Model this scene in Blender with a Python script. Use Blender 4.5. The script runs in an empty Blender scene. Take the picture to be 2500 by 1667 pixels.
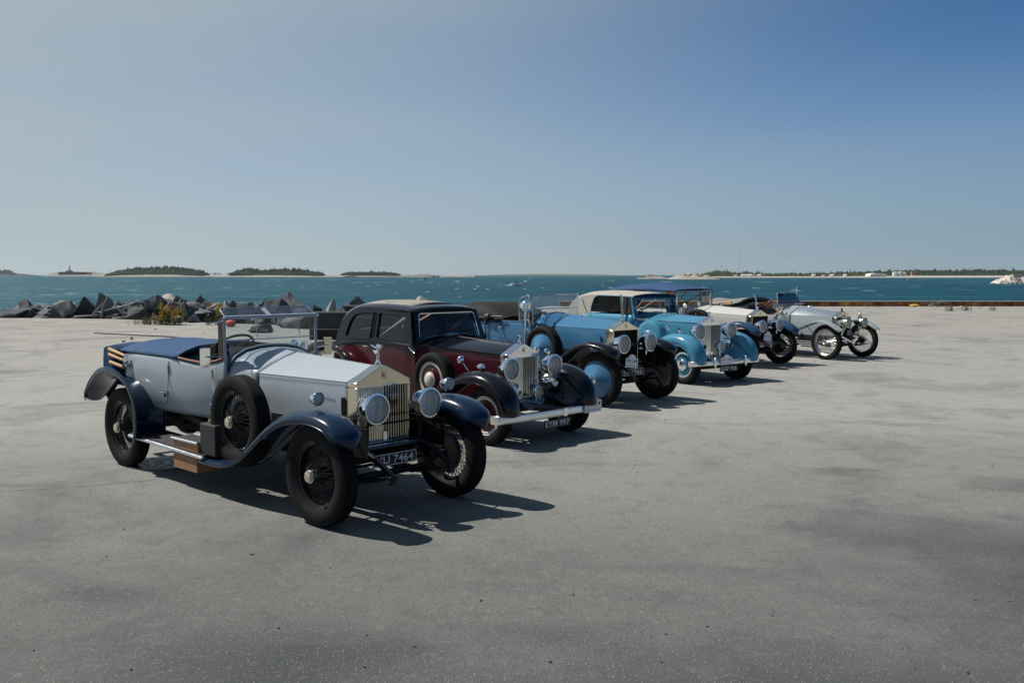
import bpy, bmesh, math, random
from mathutils import Vector, Matrix, noise
from mathutils.geometry import tessellate_polygon

# ------------------------------------------------------------------ camera, sky, sun, exposure
SC = bpy.context.scene
COL = SC.collection
CAM_H, CAM_PITCH = 2.089, 0.0706
cam_d = bpy.data.cameras.new("camera")
cam_d.sensor_width = 36.0
cam_d.lens = 32.96
cam_d.clip_start, cam_d.clip_end = 0.1, 60000
cam = bpy.data.objects.new("camera", cam_d)
COL.objects.link(cam)
cam.location = (0, 0, CAM_H)
cam.rotation_euler = (math.pi / 2 - CAM_PITCH, 0, 0)
SC.camera = cam

SUN_EL = math.radians(52.0)
VEIL = (0.06, 0.72, 0.88, 0.26, 0.95, (0.235, 0.315, 0.375), (0.435, 0.498, 0.510))
SUN_AZ = math.radians(-69.0)          # from +Y towards +X; the sun stands to the left
world = bpy.data.worlds.new("World")
SC.world = world
world.use_nodes = True
wn, wl = world.node_tree.nodes, world.node_tree.links
wn.clear()
w_out = wn.new("ShaderNodeOutputWorld")
w_bg = wn.new("ShaderNodeBackground")
w_sky = wn.new("ShaderNodeTexSky")
w_sky.sky_type = 'NISHITA'
w_sky.sun_disc = False
w_sky.sun_elevation = SUN_EL
w_sky.sun_rotation = SUN_AZ
w_sky.altitude = 0
w_sky.air_density = 0.5
w_sky.dust_density = 0.15
w_sky.ozone_density = 10.0
W_STR = 0.081
w_bg.inputs[1].default_value = W_STR
# thin milky veil: thick along the horizon and low sunwards, thinned overhead
to_sun = Vector((math.sin(SUN_AZ) * math.cos(SUN_EL), math.cos(SUN_AZ) * math.cos(SUN_EL), math.sin(SUN_EL)))
w_tc = wn.new("ShaderNodeTexCoord")
w_nrm = wn.new("ShaderNodeVectorMath")
w_nrm.operation = 'NORMALIZE'
wl.new(w_tc.outputs['Generated'], w_nrm.inputs[0])
w_dot = wn.new("ShaderNodeVectorMath")
w_dot.operation = 'DOT_PRODUCT'
wl.new(w_nrm.outputs[0], w_dot.inputs[0])
w_dot.inputs[1].default_value = to_sun
w_sep = wn.new("ShaderNodeSeparateXYZ")
wl.new(w_nrm.outputs[0], w_sep.inputs[0])


def w_range(src, lo, hi, a, b):
    r = wn.new("ShaderNodeMapRange")
    r.interpolation_type = 'SMOOTHSTEP'
    for k, v in (('From Min', lo), ('From Max', hi), ('To Min', a), ('To Max', b)):
        r.inputs[k].default_value = v
    wl.new(src, r.inputs['Value'])
    return r.outputs[0]


def w_math(op, a, b):
    m = wn.new("ShaderNodeMath")
    m.operation = op
    for i, q in enumerate((a, b)):
        if isinstance(q, (int, float)):
            m.inputs[i].default_value = q
        else:
            wl.new(q, m.inputs[i])
    return m.outputs[0]


def w_mix(fac, a, b):
    m = wn.new("ShaderNodeMix")
    m.data_type = 'RGBA'
    wl.new(fac, m.inputs[0])
    for q, i in ((a, 6), (b, 7)):
        if isinstance(q, tuple):
            m.inputs[i].default_value = (q[0] * .812 / W_STR, q[1] * .812 / W_STR, q[2] * .812 / W_STR, 1)
        else:
            wl.new(q, m.inputs[i])
    return m.outputs[2]


w_a = w_range(w_dot.outputs['Value'], VEIL[0], VEIL[1], 0.0, VEIL[2])
w_h = w_range(w_sep.outputs['Z'], 0.0, VEIL[3], VEIL[4], 0.0)
w_a = w_math('MULTIPLY', w_a, w_range(w_sep.outputs['Z'], 0.22, 0.75, 1.0, 0.35))  # veil cut overhead, out of view, to deepen the shadows
w_f = w_math('SUBTRACT', 1.0, w_math('MULTIPLY', w_math('SUBTRACT', 1.0, w_a), w_math('SUBTRACT', 1.0, w_h)))
w_wmap = wn.new("ShaderNodeMapping")
w_wmap.inputs['Scale'].default_value = (1.4, 2.4, 9.0)
w_wmap.inputs['Rotation'].default_value = (0.0, 0.35, 0.5)
wl.new(w_nrm.outputs[0], w_wmap.inputs['Vector'])
w_wisp = wn.new("ShaderNodeTexNoise")
w_wisp.inputs['Scale'].default_value = 1.6
w_wisp.inputs['Detail'].default_value = 5.0
w_wisp.inputs['Roughness'].default_value = 0.55
wl.new(w_wmap.outputs[0], w_wisp.inputs['Vector'])
w_f = w_math('MULTIPLY', w_f, w_math('ADD', 0.94, w_math('MULTIPLY', w_math('SUBTRACT', w_wisp.outputs['Fac'], 0.5), 0.34)))
w_f = w_math('MINIMUM', w_f, 1.0)
w_veil = w_mix(w_range(w_dot.outputs['Value'], -0.15, 0.50, 0.0, 1.0), VEIL[5], VEIL[6])
w_tint = wn.new("ShaderNodeMix")
w_tint.data_type = 'RGBA'
w_tint.blend_type = 'MULTIPLY'
w_tint.inputs[0].default_value = 1.0
wl.new(w_sky.outputs[0], w_tint.inputs[6])
w_tint.inputs[7].default_value = (0.80, 1.10, 1.03, 1)
wl.new(w_mix(w_f, w_tint.outputs[2], w_veil), w_bg.inputs[0])
wl.new(w_bg.outputs[0], w_out.inputs[0])

sun_d = bpy.data.lights.new("sun", 'SUN')
sun_d.energy = 5.0
sun_d.angle = math.radians(0.5)
sun_d.color = (1.0, 0.95, 0.87)
sun = bpy.data.objects.new("sun", sun_d)
COL.objects.link(sun)
sun.rotation_euler = to_sun.to_track_quat('Z', 'Y').to_euler()
sun.location = to_sun * 50
SC.view_settings.view_transform = 'Standard'
SC.view_settings.look = 'None'
SC.view_settings.exposure = 0.3
SC.view_settings.gamma = 1.0
SC.view_settings.use_curve_mapping = False
SC.cycles.use_denoising = True
SC.cycles.max_bounces = 10
SC.cycles.transparent_max_bounces = 24

rnd = random.Random(7)
FOC = 32.96 / 36.0 * 2500.0

# ------------------------------------------------------------------ materials
MATS = {}


def nmat(name):
    m = bpy.data.materials.new(name)
    m.use_nodes = True
    n, l = m.node_tree.nodes, m.node_tree.links
    return m, n, l, n["Principled BSDF"]


def N(n, kind, **kw):
    o = n.new(kind)
    for k, v in kw.items():
        setattr(o, k, v)
    return o


def setin(node, **kw):
    for k, v in kw.items():
        node.inputs[k.replace('_', ' ')].default_value = v
    return node


def c4(c):
    return (c[0], c[1], c[2], 1)


def ramp(n, pts):
    r = n.new("ShaderNodeValToRGB")
    while len(r.color_ramp.elements) < len(pts):
        r.color_ramp.elements.new(0.5)
    for e, (p, c) in zip(r.color_ramp.elements, pts):
        e.position = p
        e.color = c4(c) if len(c) == 3 else c
    return r


def paint(name, col, rough=0.25, coat=0.9, metal=0.0, dust=0.10, bump=0.0):
    """enamel with clear coat, faint uneven dust film and waviness"""
    m, n, l, b = nmat(name)
    tc = n.new("ShaderNodeTexCoord")
    no = setin(N(n, "ShaderNodeTexNoise"), Scale=2.3, Detail=6.0, Roughness=0.6)
    l.new(tc.outputs['Object'], no.inputs['Vector'])
    r = ramp(n, [(0.35, (0, 0, 0)), (0.75, (1, 1, 1))])
    l.new(no.outputs['Fac'], r.inputs[0])
    mx = N(n, "ShaderNodeMix", data_type='RGBA')
    mx.inputs[6].default_value = c4(col)
    d = [c * (1 - dust) + dust * 0.30 for c in col]
    mx.inputs[7].default_value = c4(d)
    l.new(r.outputs[0], mx.inputs[0])
    l.new(mx.outputs[2], b.inputs['Base Color'])
    b.inputs['Roughness'].default_value = rough
    b.inputs['Metallic'].default_value = metal
    b.inputs['Coat Weight'].default_value = coat
    b.inputs['Coat Roughness'].default_value = 0.04
    b.inputs['Coat IOR'].default_value = 1.42
    b.inputs['Specular IOR Level'].default_value = 0.12
    no2 = setin(N(n, "ShaderNodeTexNoise"), Scale=5.0, Detail=1.0)
    l.new(tc.outputs['Object'], no2.inputs['Vector'])
    bp = setin(N(n, "ShaderNodeBump"), Strength=0.05 + bump, Distance=0.01)
    l.new(no2.outputs['Fac'], bp.inputs['Height'])
    l.new(bp.outputs[0], b.inputs['Coat Normal'])
    return m


def metal(name, col, rough=0.08, spots=0.06):
    m, n, l, b = nmat(name)
    b.inputs['Base Color'].default_value = c4(col)
    b.inputs['Metallic'].default_value = 1.0
    tc = n.new("ShaderNodeTexCoord")
    no = setin(N(n, "ShaderNodeTexNoise"), Scale=14.0, Detail=4.0)
    l.new(tc.outputs['Object'], no.inputs['Vector'])
    mr = setin(N(n, "ShaderNodeMapRange"), To_Min=max(0.01, rough - spots * 0.5), To_Max=rough + spots)
    l.new(no.outputs['Fac'], mr.inputs['Value'])
    l.new(mr.outputs[0], b.inputs['Roughness'])
    return m


def rough_mat(name, col, col2=None, scale=8.0, rough=0.8, bump=0.2, bscale=40.0, spec=0.3, stretch=(1, 1, 1)):
    m, n, l, b = nmat(name)
    tc = n.new("ShaderNodeTexCoord")
    mp = n.new("ShaderNodeMapping")
    mp.inputs['Scale'].default_value = stretch
    l.new(tc.outputs['Object'], mp.inputs['Vector'])
    no = setin(N(n, "ShaderNodeTexNoise"), Scale=scale, Detail=8.0, Roughness=0.65)
    l.new(mp.outputs[0], no.inputs['Vector'])
    r = ramp(n, [(0.3, col), (0.7, col2 or [c * 0.7 for c in col])])
    l.new(no.outputs['Fac'], r.inputs[0])
    l.new(r.outputs[0], b.inputs['Base Color'])
    b.inputs['Roughness'].default_value = rough
    b.inputs['Specular IOR Level'].default_value = spec
    no2 = setin(N(n, "ShaderNodeTexNoise"), Scale=bscale, Detail=6.0)
    l.new(mp.outputs[0], no2.inputs['Vector'])
    bp = setin(N(n, "ShaderNodeBump"), Strength=bump, Distance=0.02)
    l.new(no2.outputs['Fac'], bp.inputs['Height'])
    l.new(bp.outputs[0], b.inputs['Normal'])
    return m


def glass_mat(name, tint=(0.93, 0.96, 0.96), refl=1.0, rough=0.01, flutes=False):
    """thin pane: passes light straight on, mirrors at a slant"""
    m, n, l, b = nmat(name)
    n.remove(b)
    out = n["Material Output"]
    tr = n.new("ShaderNodeBsdfTransparent")
    tr.inputs[0].default_value = c4(tint)
    gl = n.new("ShaderNodeBsdfGlossy")
    gl.inputs['Roughness'].default_value = rough
    fr = n.new("ShaderNodeFresnel")
    fr.inputs['IOR'].default_value = 1.5
    mu = N(n, "ShaderNodeMath", operation='MULTIPLY_ADD')
    mu.inputs[1].default_value = 1.6 * refl
    mu.inputs[2].default_value = 0.02 * refl
    l.new(fr.outputs[0], mu.inputs[0])
    mix = n.new("ShaderNodeMixShader")
    l.new(mu.outputs[0], mix.inputs[0])
    l.new(tr.outputs[0], mix.inputs[1])
    l.new(gl.outputs[0], mix.inputs[2])
    l.new(mix.outputs[0], out.inputs[0])
    if flutes:
        tc = n.new("ShaderNodeTexCoord")
        wv = N(n, "ShaderNodeTexWave", wave_type='BANDS', bands_direction='Y')
        setin(wv, Scale=22.0, Distortion=0.6)
        l.new(tc.outputs['Object'], wv.inputs['Vector'])
        bp = setin(N(n, "ShaderNodeBump"), Strength=0.5, Distance=0.01)
        l.new(wv.outputs['Fac'], bp.inputs['Height'])
        l.new(bp.outputs[0], gl.inputs['Normal'])
    return m


def lens_mat(name, col):
    """fluted lamp glass: part clear, part scattering, mirror-bright at a slant"""
    m, n, l, b = nmat(name)
    n.remove(b)
    out = n["Material Output"]
    tc = n.new("ShaderNodeTexCoord")
    wv = N(n, "ShaderNodeTexWave", wave_type='BANDS', bands_direction='Y')
    setin(wv, Scale=4.0, Distortion=3.0, Detail=2.0, Detail_Scale=0.7)
    l.new(tc.outputs['Object'], wv.inputs['Vector'])
    bp = setin(N(n, "ShaderNodeBump"), Strength=0.25, Distance=0.02)
    l.new(wv.outputs['Fac'], bp.inputs['Height'])
    tr = n.new("ShaderNodeBsdfTransparent")
    tr.inputs[0].default_value = (.93, .95, .95, 1)
    df = n.new("ShaderNodeBsdfDiffuse")
    df.inputs[0].default_value = c4(col)
    tl = n.new("ShaderNodeBsdfTranslucent")
    tl.inputs[0].default_value = c4(col)
    gl = n.new("ShaderNodeBsdfGlossy")
    gl.inputs['Roughness'].default_value = .06
    for q in (df, gl):
        l.new(bp.outputs[0], q.inputs['Normal'])
    a = n.new("ShaderNodeMixShader")
    a.inputs[0].default_value = .4
    l.new(df.outputs[0], a.inputs[1])
    l.new(tl.outputs[0], a.inputs[2])
    mr = setin(N(n, "ShaderNodeMapRange"), To_Min=.26, To_Max=.38)
    l.new(wv.outputs['Fac'], mr.inputs['Value'])
    b2 = n.new("ShaderNodeMixShader")
    l.new(mr.outputs[0], b2.inputs[0])
    l.new(tr.outputs[0], b2.inputs[1])
    l.new(a.outputs[0], b2.inputs[2])
    fr = n.new("ShaderNodeFresnel")
    fr.inputs['IOR'].default_value = 1.7
    l.new(bp.outputs[0], fr.inputs['Normal'])
    c = n.new("ShaderNodeMixShader")
    l.new(fr.outputs[0], c.inputs[0])
    l.new(b2.outputs[0], c.inputs[1])
    l.new(gl.outputs[0], c.inputs[2])
    l.new(c.outputs[0], out.inputs[0])
    return m


M = MATS
M['pale'] = paint('pale_blue_paint', (0.325, 0.368, 0.405), 0.35, 0.5, dust=0.08)
M['navy'] = paint('navy_paint', (0.004, 0.0165, 0.042), 0.25, 0.75, dust=0.015)
M['black'] = paint('black_paint', (0.003, 0.004, 0.008), 0.25, 0.8, dust=0.006)
M['maroon'] = paint('maroon_paint', (0.055, 0.005, 0.010), 0.3, 0.7, dust=0.012)
M['blue'] = paint('blue_paint', (0.045, 0.155, 0.285), 0.3, 0.7, dust=0.03)
M['sky'] = paint('sky_blue_paint', (0.050, 0.205, 0.315), 0.28, 0.8, dust=0.03)
M['white'] = paint('ivory_paint', (0.50, 0.49, 0.455), 0.3, 0.6, dust=0.05)
M['steel_blue'] = paint('steel_blue_paint', (0.016, 0.045, 0.095), 0.25, 0.8, dust=0.02)
M['silver'] = paint('silver_grey_paint', (0.27, 0.31, 0.325), 0.35, 0.5, dust=0.06)
M['alu'] = metal('brushed_aluminium', (0.72, 0.75, 0.77), 0.28, 0.15)
M['chrome'] = metal('chrome', (0.86, 0.88, 0.90), 0.05, 0.04)
M['nickel'] = metal('nickel_plate', (0.86, 0.78, 0.64), 0.10, 0.06)
M['bumper'] = metal('bumper_chrome', (0.95, 0.94, 0.91), 0.42, 0.08)
M['reflector'] = metal('silvered_reflector', (0.97, 0.97, 0.95), 0.38, 0.1)
M['brass'] = metal('brass', (0.62, 0.42, 0.16), 0.2, 0.1)
M['silver_lamp'] = metal('german_silver', (0.80, 0.75, 0.62), 0.12, 0.1)
M['rubber'] = rough_mat('tyre_rubber', (0.0045, 0.0045, 0.005), (0.010, 0.0098, 0.0098), 3.0, 0.72, 0.12, 60, 0.16)
M['iron'] = rough_mat('black_iron', (0.004, 0.005, 0.007), (0.009, 0.009, 0.011), 6.0, 0.5, 0.15, 30, 0.3)
M['spoke'] = paint('black_enamel_spoke', (0.003, 0.003, 0.004), 0.3, 0.6, dust=0.006)
M['wire'] = metal('plated_wire', (0.62, 0.62, 0.60), 0.25, 0.1)
M['void'] = rough_mat('dark_interior', (0.006, 0.006, 0.007), (0.012, 0.011, 0.011), 4.0, 0.9, 0.1, 20, 0.1)
M['mesh'] = rough_mat('radiator_core', (0.003, 0.003, 0.004), (0.006, 0.006, 0.007), 60.0, 0.6, 0.3, 300, 0.2)
M['lining'] = rough_mat('brown_headlining', (0.045, 0.032, 0.022), (0.03, 0.022, 0.016), 5.0, 0.95, 0.1, 30, 0.1)
M['canvas'] = rough_mat('blue_canvas', (0.030, 0.075, 0.165), (0.021, 0.055, 0.125), 5.0, 0.85, 0.25, 9, 0.2)
M['bag'] = rough_mat('dark_blue_canvas', (0.014, 0.050, 0.115), (0.010, 0.034, 0.085), 6.0, 0.85, 0.4, 10, 0.2)
M['blackcloth'] = rough_mat('black_canvas', (0.007, 0.0065, 0.007), (0.012, 0.011, 0.011), 5.0, 0.8, 0.3, 8, 0.25)
M['beige'] = rough_mat('beige_hood_cloth', (0.36, 0.34, 0.30), (0.31, 0.295, 0.26), 5.0, 0.9, 0.15, 60, 0.2)
M['roofcloth'] = rough_mat('grey_roof_cloth', (0.27, 0.255, 0.215), (0.22, 0.21, 0.18), 6.0, 0.75, 0.12, 70, 0.3)
M['greycloth'] = rough_mat('grey_tonneau_cloth', (0.20, 0.20, 0.19), (0.15, 0.15, 0.145), 5.0, 0.9, 0.25, 12, 0.2)
M['wood'] = rough_mat('ash_wood', (0.52, 0.30, 0.14), (0.40, 0.21, 0.09), 5.0, 0.55, 0.1, 30, 0.35, (1, 8, 8))
M['box_wood'] = rough_mat('oiled_box_wood', (0.33, 0.17, 0.085), (0.22, 0.105, 0.05), 6.0, 0.6, 0.1, 30, 0.35, (1, 6, 12))
M['leather_blue'] = rough_mat('blue_leather', (0.025, 0.075, 0.11), (0.015, 0.05, 0.08), 6.0, 0.42, 0.12, 60, 0.5)
M['leather_brown'] = rough_mat('tan_leather', (0.30, 0.13, 0.06), (0.22, 0.09, 0.04), 6.0, 0.5, 0.12, 60, 0.4)
M['leather_black'] = rough_mat('black_leather', (0.015, 0.016, 0.018), (0.025, 0.025, 0.027), 6.0, 0.42, 0.12, 60, 0.5)
M['leather_cream'] = rough_mat('cream_leather', (0.55, 0.43, 0.26), (0.45, 0.34, 0.2), 6.0, 0.5, 0.12, 60, 0.4)
M['mat_rubber'] = rough_mat('step_rubber', (0.020, 0.021, 0.023), (0.032, 0.032, 0.032), 8.0, 0.7, 0.3, 90, 0.3, (1, 14, 1))
M['plate'] = paint('plate_black', (0.003, 0.004, 0.005), 0.35, 0.4, dust=0.006)
M['letter'] = rough_mat('plate_silver', (0.72, 0.73, 0.73), (0.62, 0.63, 0.63), 9.0, 0.4, 0.02, 20, 0.5)
M['plaque'] = rough_mat('white_enamel_plaque', (0.78, 0.78, 0.79), (0.72, 0.72, 0.74), 5.0, 0.35, 0.02, 20, 0.5)
for nm, c in dict(red=(0.35, 0.05, 0.03), green=(0.05, 0.18, 0.25), grey=(0.35, 0.36, 0.38), dark=(0.03, 0.03, 0.04), cream=(0.62, 0.50, 0.28), rim=(0.55, 0.53, 0.47), brown=(0.035, 0.022, 0.02), tan=(0.45, 0.24, 0.07), paper=(0.8, 0.8, 0.78)).items():
    M[nm] = paint(nm + '_enamel', c, 0.4, 0.3, dust=0.05)
M['glass'] = glass_mat('clear_glass', (0.76, 0.84, 0.90), 1.5)
M['faint'] = glass_mat('thin_clear_glass', (0.97, 0.985, 0.985), 0.03)
M['bezel'] = metal('dull_grey_metal', (0.38, 0.37, 0.35), 0.25, 0.1)
M['tint'] = glass_mat('tinted_glass', (0.34, 0.41, 0.50), 1.5)
M['bluetint'] = glass_mat('dark_blue_glass', (0.16, 0.20, 0.32), 0.8)
M['cabin'] = glass_mat('cabin_glass', (0.84, 0.88, 0.90), 0.75)
M['lens'] = lens_mat('lens_glass', (0.84, 0.87, 0.86))
M['amber_lens'] = lens_mat('amber_lens_glass', (0.84, 0.77, 0.54))

# ------------------------------------------------------------------ mesh helpers


class MB:
    def __init__(s):
        s.v, s.f = [], []

    def add(s, vs, fs):
        o = len(s.v)
        s.v += [tuple(p) for p in vs]
        s.f += [tuple(i + o for i in f) for f in fs]
        return s

    def box(s, c, d, rot=None, taper=None):
        hx, hy, hz = d[0] / 2, d[1] / 2, d[2] / 2
        vs = []
        for z in (-1, 1):
            k = taper if (taper and z > 0) else 1.0
            for x, y in ((-1, -1), (1, -1), (1, 1), (-1, 1)):
                p = Vector((x * hx * k, y * hy * k, z * hz))
                if rot is not None:
                    p = rot @ p
                vs.append((p.x + c[0], p.y + c[1], p.z + c[2]))
        return s.add(vs, [(3, 2, 1, 0), (4, 5, 6, 7), (0, 1, 5, 4), (1, 2, 6, 5), (2, 3, 7, 6), (3, 0, 4, 7)])

    def grid(s, rows, closeu=False, cap0=False, cap1=False, flip=False):
        """rows: rings of equal length; closeu closes each ring"""
        n = len(rows[0])
        vs = [p for r in rows for p in r]
        fs = []
        for i in range(len(rows) - 1):
            for j in range(n if closeu else n - 1):
                a, b = i * n + j, i * n + (j + 1) % n
                q = (a, b, b + n, a + n)
                fs.append(q[::-1] if flip else q)
        if cap0:
            fs.append(tuple(range(n))[::-1])
        if cap1:
            k = (len(rows) - 1) * n
            fs.append(tuple(range(k, k + n)))
        return s.add(vs, fs)

    def tube(s, pts, r, n=8, closed=False, flat=None):
        pts = [Vector(p) for p in pts]
        m = len(pts)
        rr = r if isinstance(r, (list, tuple)) else [r] * m
        rings = []
        prev = None
        for i, p in enumerate(pts):
            a = pts[(i - 1) % m] if (closed or i > 0) else p
            b = pts[(i + 1) % m] if (closed or i < m - 1) else p
            t = (b - a)
            t = t.normalized() if t.length > 1e-9 else Vector((0, 0, 1))
            if prev is None:
                up = Vector((0, 0, 1)) if abs(t.z) < 0.9 else Vector((0, 1, 0))
                x = t.cross(up).normalized()
            else:
                x = prev - t * prev.dot(t)
                x = x.normalized() if x.length > 1e-6 else prev
            prev = x
            y = t.cross(x)
            fl = flat or 1.0
            rings.append([p + (x * math.cos(2 * math.pi * k / n) + y * math.sin(2 * math.pi * k / n) * fl) * rr[i] for k in range(n)])
        if closed:
            rings.append(rings[0])
            return s.grid(rings, True)
        return s.grid(rings, True, True, True)

    def lathe(s, prof, o=(0, 0, 0), ax=(1, 0, 0), n=24, closed=False):
        """prof: (distance along axis, radius)"""
        ax = Vector(ax).normalized()
        up = Vector((0, 0, 1)) if abs(ax.z) < 0.9 else Vector((1, 0, 0))
        x = ax.cross(up).normalized()
        y = ax.cross(x)
        o = Vector(o)
        rows = []
        for a, r in prof:
            rows.append([o + ax * a + (x * math.cos(2 * math.pi * k / n) + y * math.sin(2 * math.pi * k / n)) * r for k in range(n)])
        if closed:
            rows.append(rows[0])
        return s.grid(rows, True)

    def ball(s, c, r, n=12, m=8, sc=(1, 1, 1)):
        rows = []
        for i in range(m + 1):
            t = math.pi * i / m
            rows.append([(c[0] + r * sc[0] * math.sin(t) * math.cos(2 * math.pi * k / n), c[1] + r * sc[1] * math.sin(t) * math.sin(2 * math.pi * k / n), c[2] - r * sc[2] * math.cos(t)) for k in range(n)])
        return s.grid(rows, True)

    def prism(s, poly, f0, f1):
        """poly of 2-d points; f0, f1 map a 2-d point to the two faces"""
        n = len(poly)
        vs = [f0(p) for p in poly] + [f1(p) for p in poly]
        fs = [tuple(range(n))[::-1], tuple(range(n, 2 * n))]
        fs += [(i, (i + 1) % n, n + (i + 1) % n, n + i) for i in range(n)]
        return s.add(vs, fs)

    def holed(s, outer, holes, f):
        loops = [[Vector((p[0], p[1], 0)) for p in outer]] + [[Vector((p[0], p[1], 0)) for p in h] for h in holes]
        pts = [p for lp in loops for p in lp]
        tris = tessellate_polygon(loops)
        return s.add([f((p.x, p.y)) for p in pts], [tuple(t) for t in tris])

    def mesh(s, name, smooth=35):
        me = bpy.data.meshes.new(name)
        me.from_pydata(s.v, [], s.f)
        bm = bmesh.new()
        bm.from_mesh(me)
        bmesh.ops.remove_doubles(bm, verts=bm.verts, dist=1e-5)
        bmesh.ops.recalc_face_normals(bm, faces=bm.faces)
        bm.to_mesh(me)
        bm.free()
        if smooth:
            me.polygons.foreach_set('use_smooth', [True] * len(me.polygons))
            me.set_sharp_from_angle(angle=math.radians(smooth))
        return me

    def build(s, name, mat, parent=None, smooth=35, solid=0, bevel=0, loc=None, sub=0):
        me = s.mesh(name, smooth)
        me.materials.append(M[mat] if isinstance(mat, str) else mat)
        o = bpy.data.objects.new(name, me)
        COL.objects.link(o)
        if parent is not None:
            o.parent = parent
        if loc is not None:
            o.location = loc
        if sub:
            md = o.modifiers.new('sub', 'SUBSURF')
            md.levels = md.render_levels = sub
        if solid:
            md = o.modifiers.new('solid', 'SOLIDIFY')
            md.thickness = solid
            md.offset = -1 if solid > 0 else 1
        if bevel:
            md = o.modifiers.new('bevel', 'BEVEL')
            md.width = bevel
            md.segments = 2
            md.limit_method = 'ANGLE'
            md.angle_limit = math.radians(40)
        return o


def link_copy(o, parent=None, loc=None, rotz=None):
    c = o.copy()
    COL.objects.link(c)
    c.parent = parent
    if loc is not None:
        c.location = loc
    if rotz is not None:
        c.rotation_euler = (0, 0, rotz)
    for ch in list(o.children):
        link_copy(ch, c)
    return c


def tag(o, label=None, cat=None, group=None, kind=None):
    for k, v in (('label', label), ('category', cat), ('group', group), ('kind', kind)):
        if v:
            o[k] = v
    return o


def empty(name, loc=(0, 0, 0), rz=0.0, parent=None):
    o = bpy.data.objects.new(name, None)
    o.empty_display_size = 0.2
    COL.objects.link(o)
    o.location = loc
    o.rotation_euler = (0, 0, rz)
    o.parent = parent
    return o


def spline(pts, n=6):
    """Catmull-Rom through tuples"""
    out = []
    m = len(pts)
    for i in range(m - 1):
        p0, p1, p2, p3 = pts[max(i - 1, 0)], pts[i], pts[i + 1], pts[min(i + 2, m - 1)]
        for k in range(n):
            t = k / n
            out.append(tuple(0.5 * ((2 * b) + (c - a) * t + (2 * a - 5 * b + 4 * c - d) * t * t + (-a + 3 * b - 3 * c + d) * t ** 3) for a, b, c, d in zip(p0, p1, p2, p3)))
    out.append(tuple(pts[-1]))
    return out


def rrect(x0, y0, x1, y1, r, k=4):
    out = []
    for cx, cy, a in ((x1 - r, y1 - r, 0), (x0 + r, y1 - r, 90), (x0 + r, y0 + r, 180), (x1 - r, y0 + r, 270)):
        for i in range(k + 1):
            t = math.radians(a + 90 * i / k)
            out.append((cx + r * math.cos(t), cy + r * math.sin(t)))
    return out


def mirror_ring(half):
    """half: points from the centre top (y=0) or the left rail downwards, y >= 0; gives right-bottom .. left-bottom"""
    left = [tuple(p) for p in half]
    right = [(p[0], -p[1], p[2]) for p in half[::-1]]
    if abs(half[0][1]) < 1e-6:
        right = right[:-1]
    return right + left


def text_mesh(txt, width, height, extr=0.002):
    """flat lettering in the XY plane, centred, fitted to width x height"""
    cu = bpy.data.curves.new('lettering', 'FONT')
    cu.body = txt
    cu.size = 1.0
    cu.extrude = 0.0
    cu.resolution_u = 3
    cu.offset = 0.012
    ob = bpy.data.objects.new('lettering', cu)
    COL.objects.link(ob)
    bpy.context.view_layer.update()
    me = bpy.data.meshes.new_from_object(ob.evaluated_get(bpy.context.evaluated_depsgraph_get()))
    bpy.data.objects.remove(ob)
    bpy.data.curves.remove(cu)
    xs = [v.co.x for v in me.vertices]
    ys = [v.co.y for v in me.vertices]
    sx, sy = width / (max(xs) - min(xs)), height / (max(ys) - min(ys))
    cx, cy = (max(xs) + min(xs)) / 2, (max(ys) + min(ys)) / 2
    mb = MB()
    mb.v = [((v.co.x - cx) * sx, (v.co.y - cy) * sy, 0) for v in me.vertices]
    mb.f = [tuple(p.vertices) for p in me.polygons]
    bpy.data.meshes.remove(me)
    n = len(mb.v)
    top = [(x, y, extr) for x, y, z in mb.v]
    mb.v = top
    return mb


def facing(mb, o, ax, tilt=0.0):
    """put an XY-plane shape upright so that it faces direction ax (horizontal), z up"""
    ax = Vector((ax[0], ax[1], 0)).normalized()
    r = Vector((-ax.y, ax.x, 0))           # reading direction seen from the front
    out = MB()
    up = Vector((0, 0, 1))
    nz = ax
    if tilt:
        q = Matrix.Rotation(tilt, 3, r)
        up, nz = q @ up, q @ nz
    out.v = [tuple(Vector(o) + r * x + up * y + nz * z) for x, y, z in mb.v]
    out.f = list(mb.f)
    return out

# ------------------------------------------------------------------ shared car pieces
# car space: x forward from the front axle, y to the car's left, z up from the ground


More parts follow.
